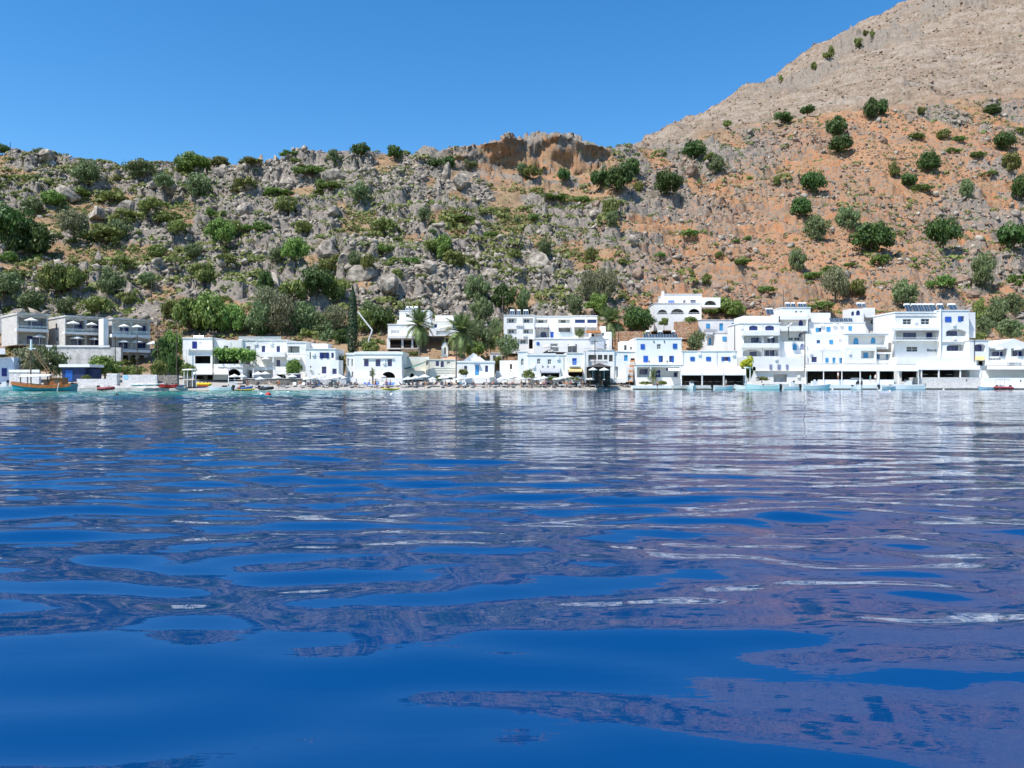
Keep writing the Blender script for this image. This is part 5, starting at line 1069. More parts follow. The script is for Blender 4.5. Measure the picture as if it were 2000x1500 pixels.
Sb.opening('sh', 1686.5, 1695, 689, 699, 'l', {}, .96); Sb.block(1710, 1742, 688, 716, .3, 6, [('L', 1711, 1740, 691, 704, 'n', {'deep': 1.4, 'sub': [('w', 1712.5, 1718, 692, 701, 'l'), ('d', 1746-15, 1737, 691.5, 702, 'l')]})])
Sb.rail(1600, 1655, 676, 682, -.2, 16, WTRIM)
Tt = Bld('tower_house', 'small white upper house with two arched blue windows and a rooftop tank', 1661, 180, 0)
Tt.block(1660, 1687, 603, 632, 0, 4, [('w', 1662.5, 1668.5, 608, 616.5, 'n', {'arch': .5}), ('w', 1672, 1680, 606, 616, 'n', {'arch': .5})], m=WHITE); Tt.block(1687, 1709, 601, 620, .8, 4, m=WHITE); Tt.solar([(1676, 1684), (1686, 1692)], 593, 600, 1)
Tt.block(1687, 1745, 620, 655, 2, 5, [('L', 1690, 1744, 622.5, 642, 'n', {'deep': 2.2, 'sub': [('w', 1700, 1708, 624, 633, 'g', {'arch': .5}), ('w', 1720, 1727, 624, 633, 'g', {'arch': .5})]})], m=CREAM)
for i in range(9): Tt.block(1676+i*1.8, 1682+i*1.8, 620+i*3.0, 660, -.2-i*.02, .25, name='step')
Ta = Bld('quay_taverna', 'long quay taverna with pale awnings, blue chairs and a dark interior', 1573, 162, 0, 'taverna')
Ta.awning(1573, 1716, 713, 725, 3.6, seams=8, posts=5, ypost=752); Ta.awning(1716, 1794, 713.5, 725, 3.2, seams=4, posts=3, ypost=752)
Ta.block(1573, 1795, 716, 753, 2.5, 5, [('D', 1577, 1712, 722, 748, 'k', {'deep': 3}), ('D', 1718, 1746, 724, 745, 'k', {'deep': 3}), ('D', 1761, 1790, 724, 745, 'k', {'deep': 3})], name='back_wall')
Ta.block(1590, 1746, 741.5, 753, -3.3, .3, m=mat('pale_blue_wall', (.66, .70, .80), .8, var=.05), name='front_parapet')
Ta.slab(1573, 1740, 709.5, 712, .3, off=1, name='ledge', m=PALEC)
# tall hotel with solar panels
Vh = Bld('hotel', 'tall white hotel with a row of slanted solar panels on its roof', 1747, 165, 0, 'hotel')
Vh.block(1748, 1835, 611, 700, 1.2, 10, [('w', 1763, 1779.5, 623, 634, 'g'), ('w', 1798.5, 1815, 622.5, 634, 'g'), ('L', 1750, 1833, 644.5, 664, 'n', {'deep': 1.8, 'sub': [('w', 1764, 1789, 650, 661.5, 'n'), ('w', 1809, 1827, 649.5, 661.5, 'n')]}), ('w', 1770, 1792, 677, 687, 'g')], cornice=.25)
Vh.slab(1742, 1834, 640, 645, 1.3, off=1.2, name='balcony'); Vh.rail(1742, 1833, 634, 640, 0, 22, WTRIM); Vh.slab(1740, 1834, 663.5, 665.5, 1.4, off=1.2, name='balcony'); Vh.rail(1742, 1833, 659, 663.5, -.1, 22, WTRIM)
Vh.sign('Blend', 1811, 1828, 684, 5, off=1.15); Vh.sign('~', 1831, 1834, 685.5, 2, off=1.15)
Vh.solar([(1771, 1782), (1785, 1795.5), (1796.5, 1806.5), (1807.5, 1817.5), (1818.5, 1831), (1835, 1847), (1857, 1872)], 595, 608, 2); Vh.solar([], 590, 600, 4)
Vh.block(1835, 1893, 607, 700, 0, 10, [('w', 1845.5, 1858, 618.5, 628.5, 'b'), ('w', 1871, 1883, 617.5, 628, 'b'), ('L', 1847.5, 1888, 643, 656.5, 'n', {'arch': .45, 'deep': 1.6, 'sub': [('w', 1849, 1869, 647, 656, 'n'), ('w', 1880, 1885, 646, 651, 'n')]}), ('L', 1848.5, 1889.5, 672, 685.5, 'n', {'arch': .45, 'deep': 1.6, 'sub': [('w', 1850, 1871, 675, 685, 'n')]})], cornice=.2)
for q in ((1845.5, 1858, 618.5, 628.5), (1871, 1877, 617.5, 628)): Vh.opening('sh', *q, 'b', {}, -.04)
Vh.slab(1838, 1892, 667, 668.5, .25, name='string_course', m=PALEC); Vh.slab(1749, 1835, 616, 617.2, .15, off=1.2, name='string_course', m=PALEC)
for x_ in (1836, ): b = MB(); u, z = Vh.uz(x_, 603, -.1); u2, z2 = Vh.uz(x_, 695, -.1); b.tube((u, 0, z2), (u, 0, z), .16, n=8); b.build('drain_pipe', WTRIM, Vh.e, loc=(0, -.25, 0))
Vh.block(1893, 1905, 610, 660, 1.5, 7, m=mat('shaded_plaster', (.72, .71, .70), .85, var=.05))
Vh.block(1752, 1911, 698, 712.5, -1.6, 7, name='terrace_roof'); Vh.awning(1790, 1914, 712, 722.5, 2.6, off=-1.6, seams=3, posts=0)
for x_ in (1800, 1834, 1876, 1915): Vh.block(x_-1.1, x_+1.1, 720, 738, -4.1, .2, name='post', m=WTRIM)
Vh.block(1794, 1912, 716, 752, 1, 4, [('D', 1797, 1910, 720, 748, 'k', {'deep': 3})], name='dining_wall')
Vh.block(1795, 1921, 737, 757, -4.4, 4.6, m=WSTONE, name='quay_base', holes=[('w', 1886, 1890, 739.5, 746.5, 'g', {'arch': .5})])
Wb = Bld('white_house', 'narrow white house with navy window and small yellow sign awning', 1893, 163, 0)
Wb.block(1894, 1931, 665, 752, 0, 8, [('L', 1903, 1925, 671.5, 686.5, 'n', {'arch': .35, 'deep': 1.2, 'sub': [('w', 1904, 1917, 674, 686, 'n')]}), ('D', 1908, 1924, 705, 714, 'k', {'deep': 1})], cornice=.1); Wb.awning(1905, 1923, 696, 703.5, .8, m=AWNY, val=.1)
b = MB(); u, z = Wb.uz(1903, 664, -.1); b.tube((u, 0, z), (u, 0, z-4.4), .07); b.build('drain_pipe', IRON, Wb.e, loc=(0, -.12, 0))
Xb = Bld('gabled_house', 'white house with low gables, two loggias and white parasols at the right edge', 1930, 163, 0)
Xb.block(1930, 2080, 679, 752, .4, 9, [('L', 1932, 1968, 680.5, 696, 'n', {'deep': 1.8, 'sub': [('w', 1938, 1960, 687, 695.7, 'n')]}), ('L', 1975, 2006, 680.5, 696, 'n', {'deep': 1.8, 'sub': [('w', 1978, 2001, 686, 695.7, 'n')]})])
for a, c_, b_ in ((1930, 1980, 2030),):
    u0, z0 = Xb.uz(a, 679, .4); uc, zp = Xb.uz(c_, 661.5, .4); u1, _ = Xb.uz(b_, 679, .4); b = MB()
    b.add([(u0, 0, z0+.003), (u1, 0, z0+.003), (uc, 0, zp), (u0, 8, z0+.003), (u1, 8, z0+.003), (uc, 8, zp)], [(0, 1, 2), (0, 2, 5, 3), (1, 4, 5, 2)]); b.build('gable', WHITE, Xb.e, loc=(0, .4, 0))
Xb.sign('FAROS', 1930.5, 1954, 701.2, 3.4, off=.35); Xb.sign('LIBERTOS', 1968, 1995, 710, 3, off=-.9); Xb.slab(1925, 2080, 706, 714, 1.2, off=.4, name='balcony')
Xb.awning(1928, 2080, 713, 722, 3.2, off=.3, seams=4); Xb.block(1921, 2080, 722, 752, 2.5, 4, [('D', 1922, 2078, 723, 750, 'k', {'deep': 3})], name='dining_wall')
Xb.block(1921, 2080, 738, 757, -3.2, 3.6, name='quay_base', holes=[('w', 1992, 1996, 741, 747, 'g', {'arch': .5})])
ALGAE = mat('wet_dark_stone', (.06, .055, .045), .7, var=.3, scale=2, bump=.3)
# small fittings on the walls
for B_, pts_ in ((Rr, ((1484, 651, -.1), (1449, 640, -.1), (1522-6, 701, -2.1), (1560, 735, -2.1))), (Sb, ((1608, 676, 1.9), (1640, 660, 1.9), (1584, 690, -.1), (1660, 690, -.5))), (Vh, ((1789, 628, 1.1), (1757, 670, 1.1), (1864, 634, -.1), (1865, 661, -.1))), (O, ((1366, 691, -.1), (1433, 692, -.1))), (D2, ((530, 671, 2.9), (500, 671, 2.9))), (D3, ((612, 692, -.1),)), (E1, ((750, 708, -.1),)), (K, ((1090, 700, -.1), (1042, 716, -.1)))):
    for x_, y_, o_ in pts_: B_.unit(x_, y_, o_, .55)
for B_, x_, y0_, y1_, o_ in ((Rr, 1489.5, 633, 696, 0), (Sb, 1606, 684, 712, 0), (Sb, 1648, 653, 682, 2), (O, 1334, 688, 716, 0), (O, 1400, 688, 716, 0), (Nb, 1331, 663, 712, 0), (D2, 498, 666, 700, 3), (E1, 788-3, 694, 736, 0), (K, 1101, 696, 722, 0), (Vh, 1892, 611, 697, 0), (L_, 1198, 688, 712, .9)):
    u, z = B_.uz(x_, y0_, o_); u2, z2 = B_.uz(x_, y1_, o_); b = MB(); b.tube((u, -.07, z2), (u, -.07, z), .05, n=6); b.build('drain_pipe', GREYW, B_.e, loc=(0, o_, 0))
# quays on the right
def quay(x0, x1, yt, d, label, m=WHITE):
    q = Bld('quay', label, x0, d, 0, 'quay'); q.block(x0, x1, yt, 764, 0, 5, m=m, zb=None)
    u0 = q.uz(x0, 760, -.06)[0]; u1 = q.uz(x1, 760, -.06)[0]; b = MB(); b.box(u0, u1, 0, .05, -.4, .22); b.build('footing', ALGAE, q.e, loc=(0, -.06, 0)); return q
quay(1314, 1448, 752.5, 154, 'white concrete quay edge before the awning taverna', PALEC); quay(1505, 1573, 750, 155, 'white stepped landing with a slipway before the parasol hotel', PALEC)
qq = quay(1573, 1796, 751, 156, 'long white quay before the taverna with blue chairs', WHITE)
quay(1796, 1922, 757, 157.5, 'dark footed quay edge below the tall hotel with solar panels', PALEC); quay(1921, 2080, 757, 157.5, 'quay edge below the gabled house at the right', PALEC)
quay(1236, 1312, 753, 154.5, 'low white promenade wall at the foot of the blue shuttered house', WHITE)
bw = Bld('beach_wall', 'long low white promenade wall behind the central beach parasols', 786, 158.2, 0, 'wall'); bw.block(838, 1222, 741, 748, 0, .5, m=WHITE)
# ------------------------------------------------------------------ parasols
def parasol_proto(name, W, hgt, n=8, folded=False, m=AWN):
    e = empty(name, (0, 0, 0)); b = MB()
    if not folded:
        r = W/2; rise = r*.36
        b.lathe([(r*.995, hgt-.16), (r, hgt), (r*.52, hgt+rise*.55), (.14, hgt+rise)], n, cap=False); b.lathe([(.2, hgt+rise-.02), (.02, hgt+rise+.12)], n)
        b.lathe([(r*.97, hgt-.02), (r*.5, hgt+rise*.48), (.1, hgt+rise-.08)], n, cap=False)
    else: b.lathe([(.10, hgt-.9), (.20, hgt-.7), (.13, hgt+.2), (.09, hgt+.75), (.02, hgt+.9)], 8)
    b.build('canopy', m, e); p = MB(); p.tube((0, 0, -.1), (0, 0, hgt+(0 if folded else W*.17)), .035, n=6); p.build('pole', WTRIM, e)
    q = MB(); q.lathe([(.26, 0), (.26, .08), (.06, .12)], 8); q.build('base', GREYW, e); return e
PAR = {}
def parasol(px, d, ytop, wpx, label, ybase=None, group='white parasols', folded=False, m=AWN, tilt=0):
    W = max(1.2, round(wpx/F*d*4)/4); zt = Zp(ytop, d)
    zb = Zp(ybase, d) if ybase is not None else ground_at(px, d)
    key = (W, round((zt-zb)*4), folded, m.name)
    hg = max(1.5, zt-zb-(W*.18 if not folded else .9))
    if key not in PAR: PAR[key] = o = parasol_proto('parasol', W, hg, 8, folded, m)
    else: o = copy_tree(PAR[key])
    o.location = (X(px, d), d, zb); o.rotation_euler = (0, R(tilt), random.uniform(0, 6)); tag(o, label, 'parasol', group); o['_px'] = px; o['_py'] = 700; return o
for x_, y_, w_, yb_, t in ((61, 621, 25, 641, 'on the upper balcony of the leftmost stone house'), (77, 654, 25, 673, 'on the lower terrace of the leftmost stone house'),
   (143, 627, 24, 647, 'on the upper balcony of the middle stone house'), (179, 631, 22, 648, 'on the upper balcony of the middle stone house'), (151, 658, 24, 676, 'on the lower terrace of the middle stone house'), (184, 659, 20, 677, 'on the lower terrace of the middle stone house'),
   (242, 633.5, 22, 652, 'on the upper balcony of the grey balcony house'), (268, 636, 21, 652.5, 'on the upper balcony of the grey balcony house'), (241, 662, 21, 682, 'on the lower balcony of the grey balcony house'), (268, 664.5, 21, 682.5, 'on the lower balcony of the grey balcony house')):
    d_ = 158.5+(x_-35)*.035*(1 if x_ < 95 else .2)+(2 if x_ > 160 and x_ < 200 else 0)-1.0
    Bq = B1 if x_ < 95 else B1b if x_ < 200 else B1c; uq = Bq.uz(x_, y_, -.75)[0]; pq = Bq.P+Bq.ux*uq-Bq.nx*.75
    parasol(x_, pq.y, y_, w_, 'white parasol '+t, yb_)
parasol(299, 159.5, 667, 25, 'pale straw parasol on the terrace right of the grey balcony house', 692)
for x_, y_, w_, d_, yb_, t in ((458, 740.5, 22, 147.5, None, 'tall white parasol over the water sports stand'), (473, 741, 19, 148, None, 'white parasol beside the water sports racks'),
   (518, 731, 20, 152, 745, 'white parasol on the beach hotel terrace, before the buttress'), (553, 733, 19, 152, 745, 'white parasol before the arch of the beach hotel'), (504, 736.5, 22, 150, 746, 'low white parasol on the beach hotel terrace')):
    parasol(x_, d_, y_, w_, t, yb_)
parasol(519, 154.3, 702, 18, 'tilted round white parasol on the beach hotel first floor', 715.5, tilt=0)
for x_, d_, yt, yb_, t in ((495, 151.5, 724, 744, 'folded white parasol on the beach hotel terrace'), (496, 154.4, 702, 716, 'folded white parasol on the beach hotel first floor, left'), (534, 154.4, 703, 716, 'folded white parasol on the beach hotel first floor, middle'), (1203, 156, 731, 747, 'folded white parasol right of the black pavilion'), (1330, 157, 730, 748, 'folded white parasol at the left end of the awning taverna')):
    parasol(x_, d_, yt, 10, t, yb_, 'folded parasols', True)
ZONES = [(480, 600, 'the long beach hotel'), (600, 675, 'the house with navy shutters'), (675, 785, 'the arched white house'), (785, 885, 'the church'), (885, 985, 'the blue door house'), (985, 1050, 'the house with dark upper windows'), (1050, 1110, 'the blue grey awning'), (1110, 1145, 'the yellow awning'), (1145, 1215, 'the black pavilion'), (1215, 1330, 'the blue shuttered house'), (1330, 1460, 'the awning taverna'), (1460, 1575, 'the parasol balcony hotel'), (1575, 1800, 'the long quay taverna'), (1800, 1925, 'the tall solar panel hotel'), (1925, 2100, 'the gabled house')]
def zone(px):
    if px < 345: return 'the whitewashed beach walls'
    if px < 480: return 'the terrace house'
    for a, b_, n in ZONES:
        if a <= px < b_: return n
BP_ = [(508, 742, 19), (541, 743, 18), (571, 743.5, 18), (600, 742, 18), (614, 741, 16), (628, 741.5, 18), (640, 743, 16), (652, 738, 20), (664, 740, 19), (640, 737.5, 15), (672, 742, 14),
 (747, 737, 15), (797, 737, 24), (812, 739, 20), (829, 741, 22), (845, 742, 18), (866, 739, 22), (880, 741, 22), (897, 743, 18), (915, 744, 16), (960, 744, 15), (979, 739, 20), (994, 743, 18),
 (1000, 739.5, 22), (1018, 742, 20), (1033, 740, 22), (1040, 739, 22), (1052, 742, 20), (1062, 740, 20), (1074, 741, 20), (1086, 739, 21), (1097, 741.5, 20), (1108, 740, 20), (1118, 741.5, 20), (1129, 739.5, 22), (1142, 741, 20), (1152, 740.5, 22), (1165, 741, 18), (1179, 739.5, 22), (1190, 741, 20), (1210, 743, 18)]
for i, (x_, y_, w_) in enumerate(BP_):
    parasol(x_, shore(x_)+3.6+(i % 3)*1.3, y_, w_, 'white beach parasol before %s' % zone(x_), group='beach parasols')
for x_, y_, w_, d_, yb_, t in ((1068, 673.5, 19, 172.5, 690, 'white parasol on the terrace below the three storey hotel, left one'), (1117, 675.5, 17, 173, 688, 'white parasol on the terrace below the three storey hotel, right one'), (1158, 718.5, 18, 152.8, 742, 'white parasol at the left front of the black pavilion'), (1180, 718.5, 19, 152.8, 742, 'white parasol at the right front of the black pavilion'),
   (1952, 682, 17, 163.4, 696, 'white parasol in the left loggia of the gabled house'), (1988, 681.5, 16, 163.4, 696, 'white parasol in the right loggia of the gabled house'), (1503, 688, 14, 166.6, 696, 'white parasol on the lowest balcony of the parasol balcony hotel'),
   (636, 664, 0, 0, 0, '')):
    if w_: parasol(x_, d_, y_, w_, t, yb_)
parasol(1480, 166.4, 657.5, 16, 'tilted white parasol on the middle left balcony of the parasol balcony hotel', 670, tilt=22)
parasol(1506, 166.4, 657.5, 15, 'tilted white parasol on the middle right balcony of the parasol balcony hotel', 670, tilt=-25)

# ------------------------------------------------------------------ sun loungers
def lounger_proto(m, nm):
    e = empty('sun_lounger', (0, 0, 0)); b = MB()
    b.box(-.33, .33, -1.0, .35, .28, .33); o = b.build('frame', WTRIM, e)
    for sx in (-.28, .28):
        for sy in (-.85, .25): p = MB(); p.box(sx-.03, sx+.03, sy-.03, sy+.03, 0, .28); p.build('leg', WTRIM, e)
    b = MB(); b.box(-.3, .3, -.97, .33, .334, .42); b.build('seat_cushion', m, e)
    b = MB(); v = [(-.3, .3, .34), (.3, .3, .34), (.3, .85, .86), (-.3, .85, .86)]; v += [(q[0], q[1]+.06, q[2]-.06) for q in v]
    b.add(v, [(0, 1, 2, 3), (7, 6, 5, 4), (0, 4, 5, 1), (1, 5, 6, 2), (2, 6, 7, 3), (3, 7, 4, 0)]); b.build('backrest', m, e); return e
CW = mat('white_cushion', (.74, .74, .72), .8, var=.04); CB = mat('blue_cushion', (.08, .22, .60), .8, var=.06); CK = mat('charcoal_cushion', (.045, .045, .05), .8, var=.1); CR = mat('dark_red_cushion', (.22, .03, .03), .8, var=.1)
LP = {}
for k_, m_ in (('white', CW), ('bright blue', CB), ('charcoal', CK), ('dark red', CR)): LP[k_] = None
LPM = {'white': CW, 'bright blue': CB, 'charcoal': CK, 'dark red': CR}
def lounger(px, d, k_):
    if LP[k_] is None: LP[k_] = o = lounger_proto(LPM[k_], k_)
    else: o = copy_tree(LP[k_])
    o.location = (X(px, d), d, ground_at(px, d)+.02); o.rotation_euler.z = random.uniform(-.35, .35)+(1.2 if random.random() < .4 else 0)
    tag(o, '%s cushioned sun lounger on the beach before %s' % (k_, zone(px)), 'sun lounger', 'sun loungers on the beach'); o['_px'] = px; o['_py'] = 755
LX = [(500, 'charcoal'), (548, 'charcoal'), (559, 'charcoal'), (575, 'white'), (590, 'white'), (603, 'charcoal'), (611, 'charcoal'), (621, 'bright blue'), (632, 'charcoal'), (645, 'charcoal'), (655, 'charcoal'), (667, 'charcoal'),
      (685, 'charcoal'), (692, 'charcoal'), (702, 'charcoal'), (719, 'bright blue'), (727, 'bright blue'), (734, 'bright blue'), (756, 'bright blue'), (764, 'bright blue'), (744, 'white'), (776, 'white'), (788, 'charcoal'), (803, 'charcoal'), (812, 'charcoal'), (825, 'charcoal'), (836, 'charcoal'), (843, 'charcoal'),
      (863, 'charcoal'), (876, 'charcoal'), (893, 'charcoal'), (899, 'bright blue'), (906, 'white'), (912, 'charcoal'), (922, 'charcoal'), (933, 'dark red'), (943, 'charcoal'), (957, 'charcoal'), (965, 'charcoal'), (973, 'charcoal'), (984, 'charcoal'), (993, 'charcoal'), (1001, 'charcoal'),
      (1023, 'charcoal'), (1029, 'charcoal'), (1037, 'white'), (1044, 'charcoal'), (1055, 'white'), (1063, 'charcoal'), (1071, 'charcoal'), (1080, 'charcoal'), (1088, 'charcoal'), (1096, 'white'), (1103, 'charcoal'), (1111, 'charcoal'), (1123, 'charcoal'), (1131, 'white'), (1141, 'charcoal'), (1155, 'charcoal'), (1163, 'charcoal'), (1170, 'charcoal'), (1180, 'charcoal'), (1191, 'charcoal'), (1197, 'charcoal'), (1222, 'charcoal')]
for i, (x_, k_) in enumerate(LX): lounger(x_, shore(x_)+2.8+(i % 2)*1.4, k_)

# ------------------------------------------------------------------ people
SK = mat('tanned_skin', (.42, .24, .16), .6, var=.06, objvar=.2); HAIR = mat('dark_hair', (.03, .02, .015), .7, var=.2, objvar=.4)
CL = {'navy': mat('navy_cloth', (.02, .03, .10), .8), 'black': mat('black_cloth', (.02, .02, .022), .8), 'red': mat('red_cloth', (.45, .04, .04), .8), 'white': mat('white_cloth', (.7, .7, .7), .8), 'turquoise': mat('turquoise_cloth', (.05, .35, .40), .8), 'purple': mat('purple_cloth', (.14, .06, .22), .8), 'orange': mat('orange_cloth', (.60, .18, .05), .8)}
def skin_body(J, E, rad):
    me = bpy.data.meshes.new('body'); me.from_pydata(J, E, []); o = bpy.data.objects.new('tmpbody', me); C.objects.link(o)
    md = o.modifiers.new('skin', 'SKIN'); md.use_smooth_shade = True
    for v, r in zip(me.skin_vertices[0].data, rad): v.radius = (r, r)
    me.skin_vertices[0].data[0].use_root = True
    s2 = o.modifiers.new('sub', 'SUBSURF'); s2.levels = 1; s2.render_levels = 1
    bpy.context.view_layer.update(); m2 = bpy.data.meshes.new_from_object(o.evaluated_get(bpy.context.evaluated_depsgraph_get()))
    bpy.data.objects.remove(o); m2.name = 'body'; m2.materials.clear(); m2.materials.append(SK); return m2
def person_mesh(pose):
    # 0 pelvis 1 waist 2 chest 3 neck 4 head 5 crown; arms 6-11; legs 12-19; hands 20-25
    if pose == 'stand': pel = Vector((0, 0, .92)); up = Vector((0, .0, 1)); kn = [(.11, -.04, .50), (-.12, .05, .50)]; an = [(.12, -.02, .09), (-.13, .10, .09)]; toe = [(.13, -.2, .04), (-.14, -.08, .04)]
    elif pose == 'walk': pel = Vector((0, 0, .90)); up = Vector((0, -.06, 1)); kn = [(.10, -.22, .52), (-.10, .06, .48)]; an = [(.10, -.26, .10), (-.10, .36, .14)]; toe = [(.11, -.44, .05), (-.10, .22, .03)]
    elif pose == 'sit': pel = Vector((0, 0, .50)); up = Vector((0, .12, 1)); kn = [(.13, -.42, .52), (-.13, -.42, .54)]; an = [(.13, -.46, .08), (-.14, -.40, .08)]; toe = [(.14, -.64, .04), (-.15, -.58, .04)]
    else: pel = Vector((0, 0, .52)); up = Vector((0, .62, .72)); kn = [(.12, -.44, .64), (-.12, -.46, .50)]; an = [(.12, -.84, .48), (-.12, -.88, .47)]; toe = [(.13, -.92, .66), (-.13, -.96, .64)]
    up = up.normalized(); P = lambda h, x=0, y=0: tuple(pel+up*h+Vector((x, y, 0)))
    J = [tuple(pel), P(.16), P(.38), P(.56), P(.66), P(.80)]; rad = [.145, .125, .155, .055, .085, .075]; E = [(0, 1), (1, 2), (2, 3), (3, 4), (4, 5)]
    for s_, i in ((1, 0), (-1, 1)):
        sh = Vector(P(.48, .18*s_)); 
        el = sh+{'stand': Vector((.06*s_, .03, -.29)), 'walk': Vector((.05*s_, .14*s_, -.28)), 'sit': Vector((.07*s_, -.10, -.27)), 'lie': Vector((.14*s_, -.02, -.24))}[pose]
        wr = el+{'stand': Vector((.0, -.06, -.26)), 'walk': Vector((-.02*s_, -.12, -.22)), 'sit': Vector((-.03*s_, -.24, -.04)), 'lie': Vector((-.04*s_, -.24, .0))}[pose]
        hd = wr+(wr-el).normalized()*.09; k = len(J); J += [tuple(sh), tuple(el), tuple(wr), tuple(hd)]; rad += [.058, .042, .028, .036]; E += [(2, k), (k, k+1), (k+1, k+2), (k+2, k+3)]
        fd = (wr-el).normalized(); sd_ = Vector((0, 1, 0)) if abs(fd.y) < .8 else Vector((1, 0, 0))
        for j in range(4): J.append(tuple(hd+fd*(.085-.01*abs(j-1.5))+sd_*(j-1.5)*.024)); rad.append(.0095); E.append((k+3, len(J)-1))
        J.append(tuple(wr+fd*.06-sd_*.06)); rad.append(.011); E.append((k+2, len(J)-1))
        hp = pel+Vector((.09*s_, 0, -.04)); k = len(J); J += [tuple(hp), kn[i], an[i], toe[i]]; rad += [.095, .06, .042, .035]; E += [(0, k), (k, k+1), (k+1, k+2), (k+2, k+3)]
    return skin_body(J, E, rad), pel, up
def cloth_mesh(kind, pel, up, pose, m):
    b = MB(); q = up.to_track_quat('Z', 'Y')
    def ring(prof, base, rot=None):
        n = 10; v = []
        for r, r2, h in prof:
            for i in range(n): a = i*2*math.pi/n; v.append(base+q @ Vector((r*math.cos(a), r2*math.sin(a), h)))
        b.add(v, [(j*n+i, j*n+(i+1) % n, (j+1)*n+(i+1) % n, (j+1)*n+i) for j in range(len(prof)-1) for i in range(n)])
    if kind == 'shorts': ring([(.19, .15, -.16), (.185, .155, 0), (.16, .14, .10)], pel)
    elif kind == 'shirt': ring([(.185, .15, -.02), (.165, .14, .16), (.19, .165, .36), (.15, .11, .50)], pel)
    else: ring([(.185, .15, -.10), (.175, .15, .04), (.15, .135, .14)], pel); ring([(.175, .165, .30), (.18, .17, .40)], pel)
    return b.me(kind, m)
POSES = {p: person_mesh(p) for p in ('stand', 'walk', 'sit', 'lie')}
def hair_mesh(pel, up):
    bm = bmesh.new(); bmesh.ops.create_icosphere(bm, subdivisions=2, radius=.108); c_ = pel+up*.76+Vector((0, .02, .015))
    for v in list(bm.verts):
        if v.co.y < -.045 and v.co.z < .045 or v.co.z < -.06: bm.verts.remove(v)
    for v in bm.verts: v.co += c_
    me = bpy.data.meshes.new('hair'); bm.to_mesh(me); bm.free(); me.materials.append(HAIR); return me
HM = {p: hair_mesh(POSES[p][1], POSES[p][2]) for p in POSES}
CM = {}
def person(px, d, pose, kind, col, label, z=None, rz=None):
    bm_, pel, up = POSES[pose]; z = ground_at(px, d) if z is None else z
    e = empty('person', (X(px, d), d, z), random.uniform(-1.5, 1.5) if rz is None else rz)
    obj('body', bm_, e); obj('hair', HM[pose], e); k = (kind, pose, col)
    if k not in CM: CM[k] = cloth_mesh(kind, pel, up, pose, CL[col])
    obj(kind, CM[k], e); tag(e, label, 'person'); e['_px'] = px; e['_py'] = 755; e.scale = (1, 1, 1)
ACT = {'stand': 'standing', 'walk': 'walking', 'sit': 'sitting', 'lie': 'reclining'}
KN = {'shorts': 'swimming shorts', 'shirt': 'shirt', 'bikini': 'bikini'}
cols_ = list(CL)
PX_ = [483, 527, 544, 585, 606, 616, 648, 660, 696, 721, 733, 755, 762, 790, 806, 818, 832, 851, 870, 884, 900, 925, 950, 962, 990, 999, 1018, 1026, 1034, 1045, 1048, 1060, 1066, 1078, 1083, 1092, 1100, 1107, 1115, 1128, 1138, 1150, 1160, 1168, 1176, 1186, 1195, 1205, 1229]
for i, x_ in enumerate(PX_):
    pose = ['sit', 'lie', 'stand', 'sit', 'walk', 'lie'][i % 6]; kd = ['shorts', 'bikini', 'shirt'][i % 3]; cc = cols_[(i*3) % len(cols_)]
    d_ = shore(x_)+[3.6, 3.0, 2.0, 4.2, 1.6, 3.8][i % 6]
    person(x_, d_, pose, kd, cc, 'person in %s %s %s on the beach before %s' % (cc, KN[kd], ACT[pose], zone(x_)))
for x_, d_, yb_, pose, kd, cc, t in ((1637, 158.2, 742, 'stand', 'shirt', 'white', 'person in a white shirt standing in the quay taverna'), (1700, 157.5, 748, 'stand', 'shirt', 'turquoise', 'person in a turquoise shirt standing on the taverna quay'), (1710, 157.8, 747, 'stand', 'shirt', 'white', 'person in a white shirt at the right of the taverna quay'),
   (1418, 150.8, 757.5, 'stand', 'shirt', 'white', 'person in a white shirt standing in a small motorboat'), (1284, 152, 760, 'stand', 'shorts', 'black', 'person wading before the small quay palm'), (1676, 150.5, 758, 'stand', 'shirt', 'navy', 'person in a navy shirt beside the canopied motorboat'), (1683, 150.8, 758, 'stand', 'shorts', 'black', 'person in black shorts beside the canopied motorboat'), (755, 132, 761, 'stand', 'bikini', 'purple', 'person in a purple bikini beside the yellow tipped kayak'), (468, 132, 764.2, 'sit', 'shorts', 'red', 'person in red shorts sitting on the yellow paddle board')):
    person(x_, d_, pose, kd, cc, t, z=Zp(yb_, d_))

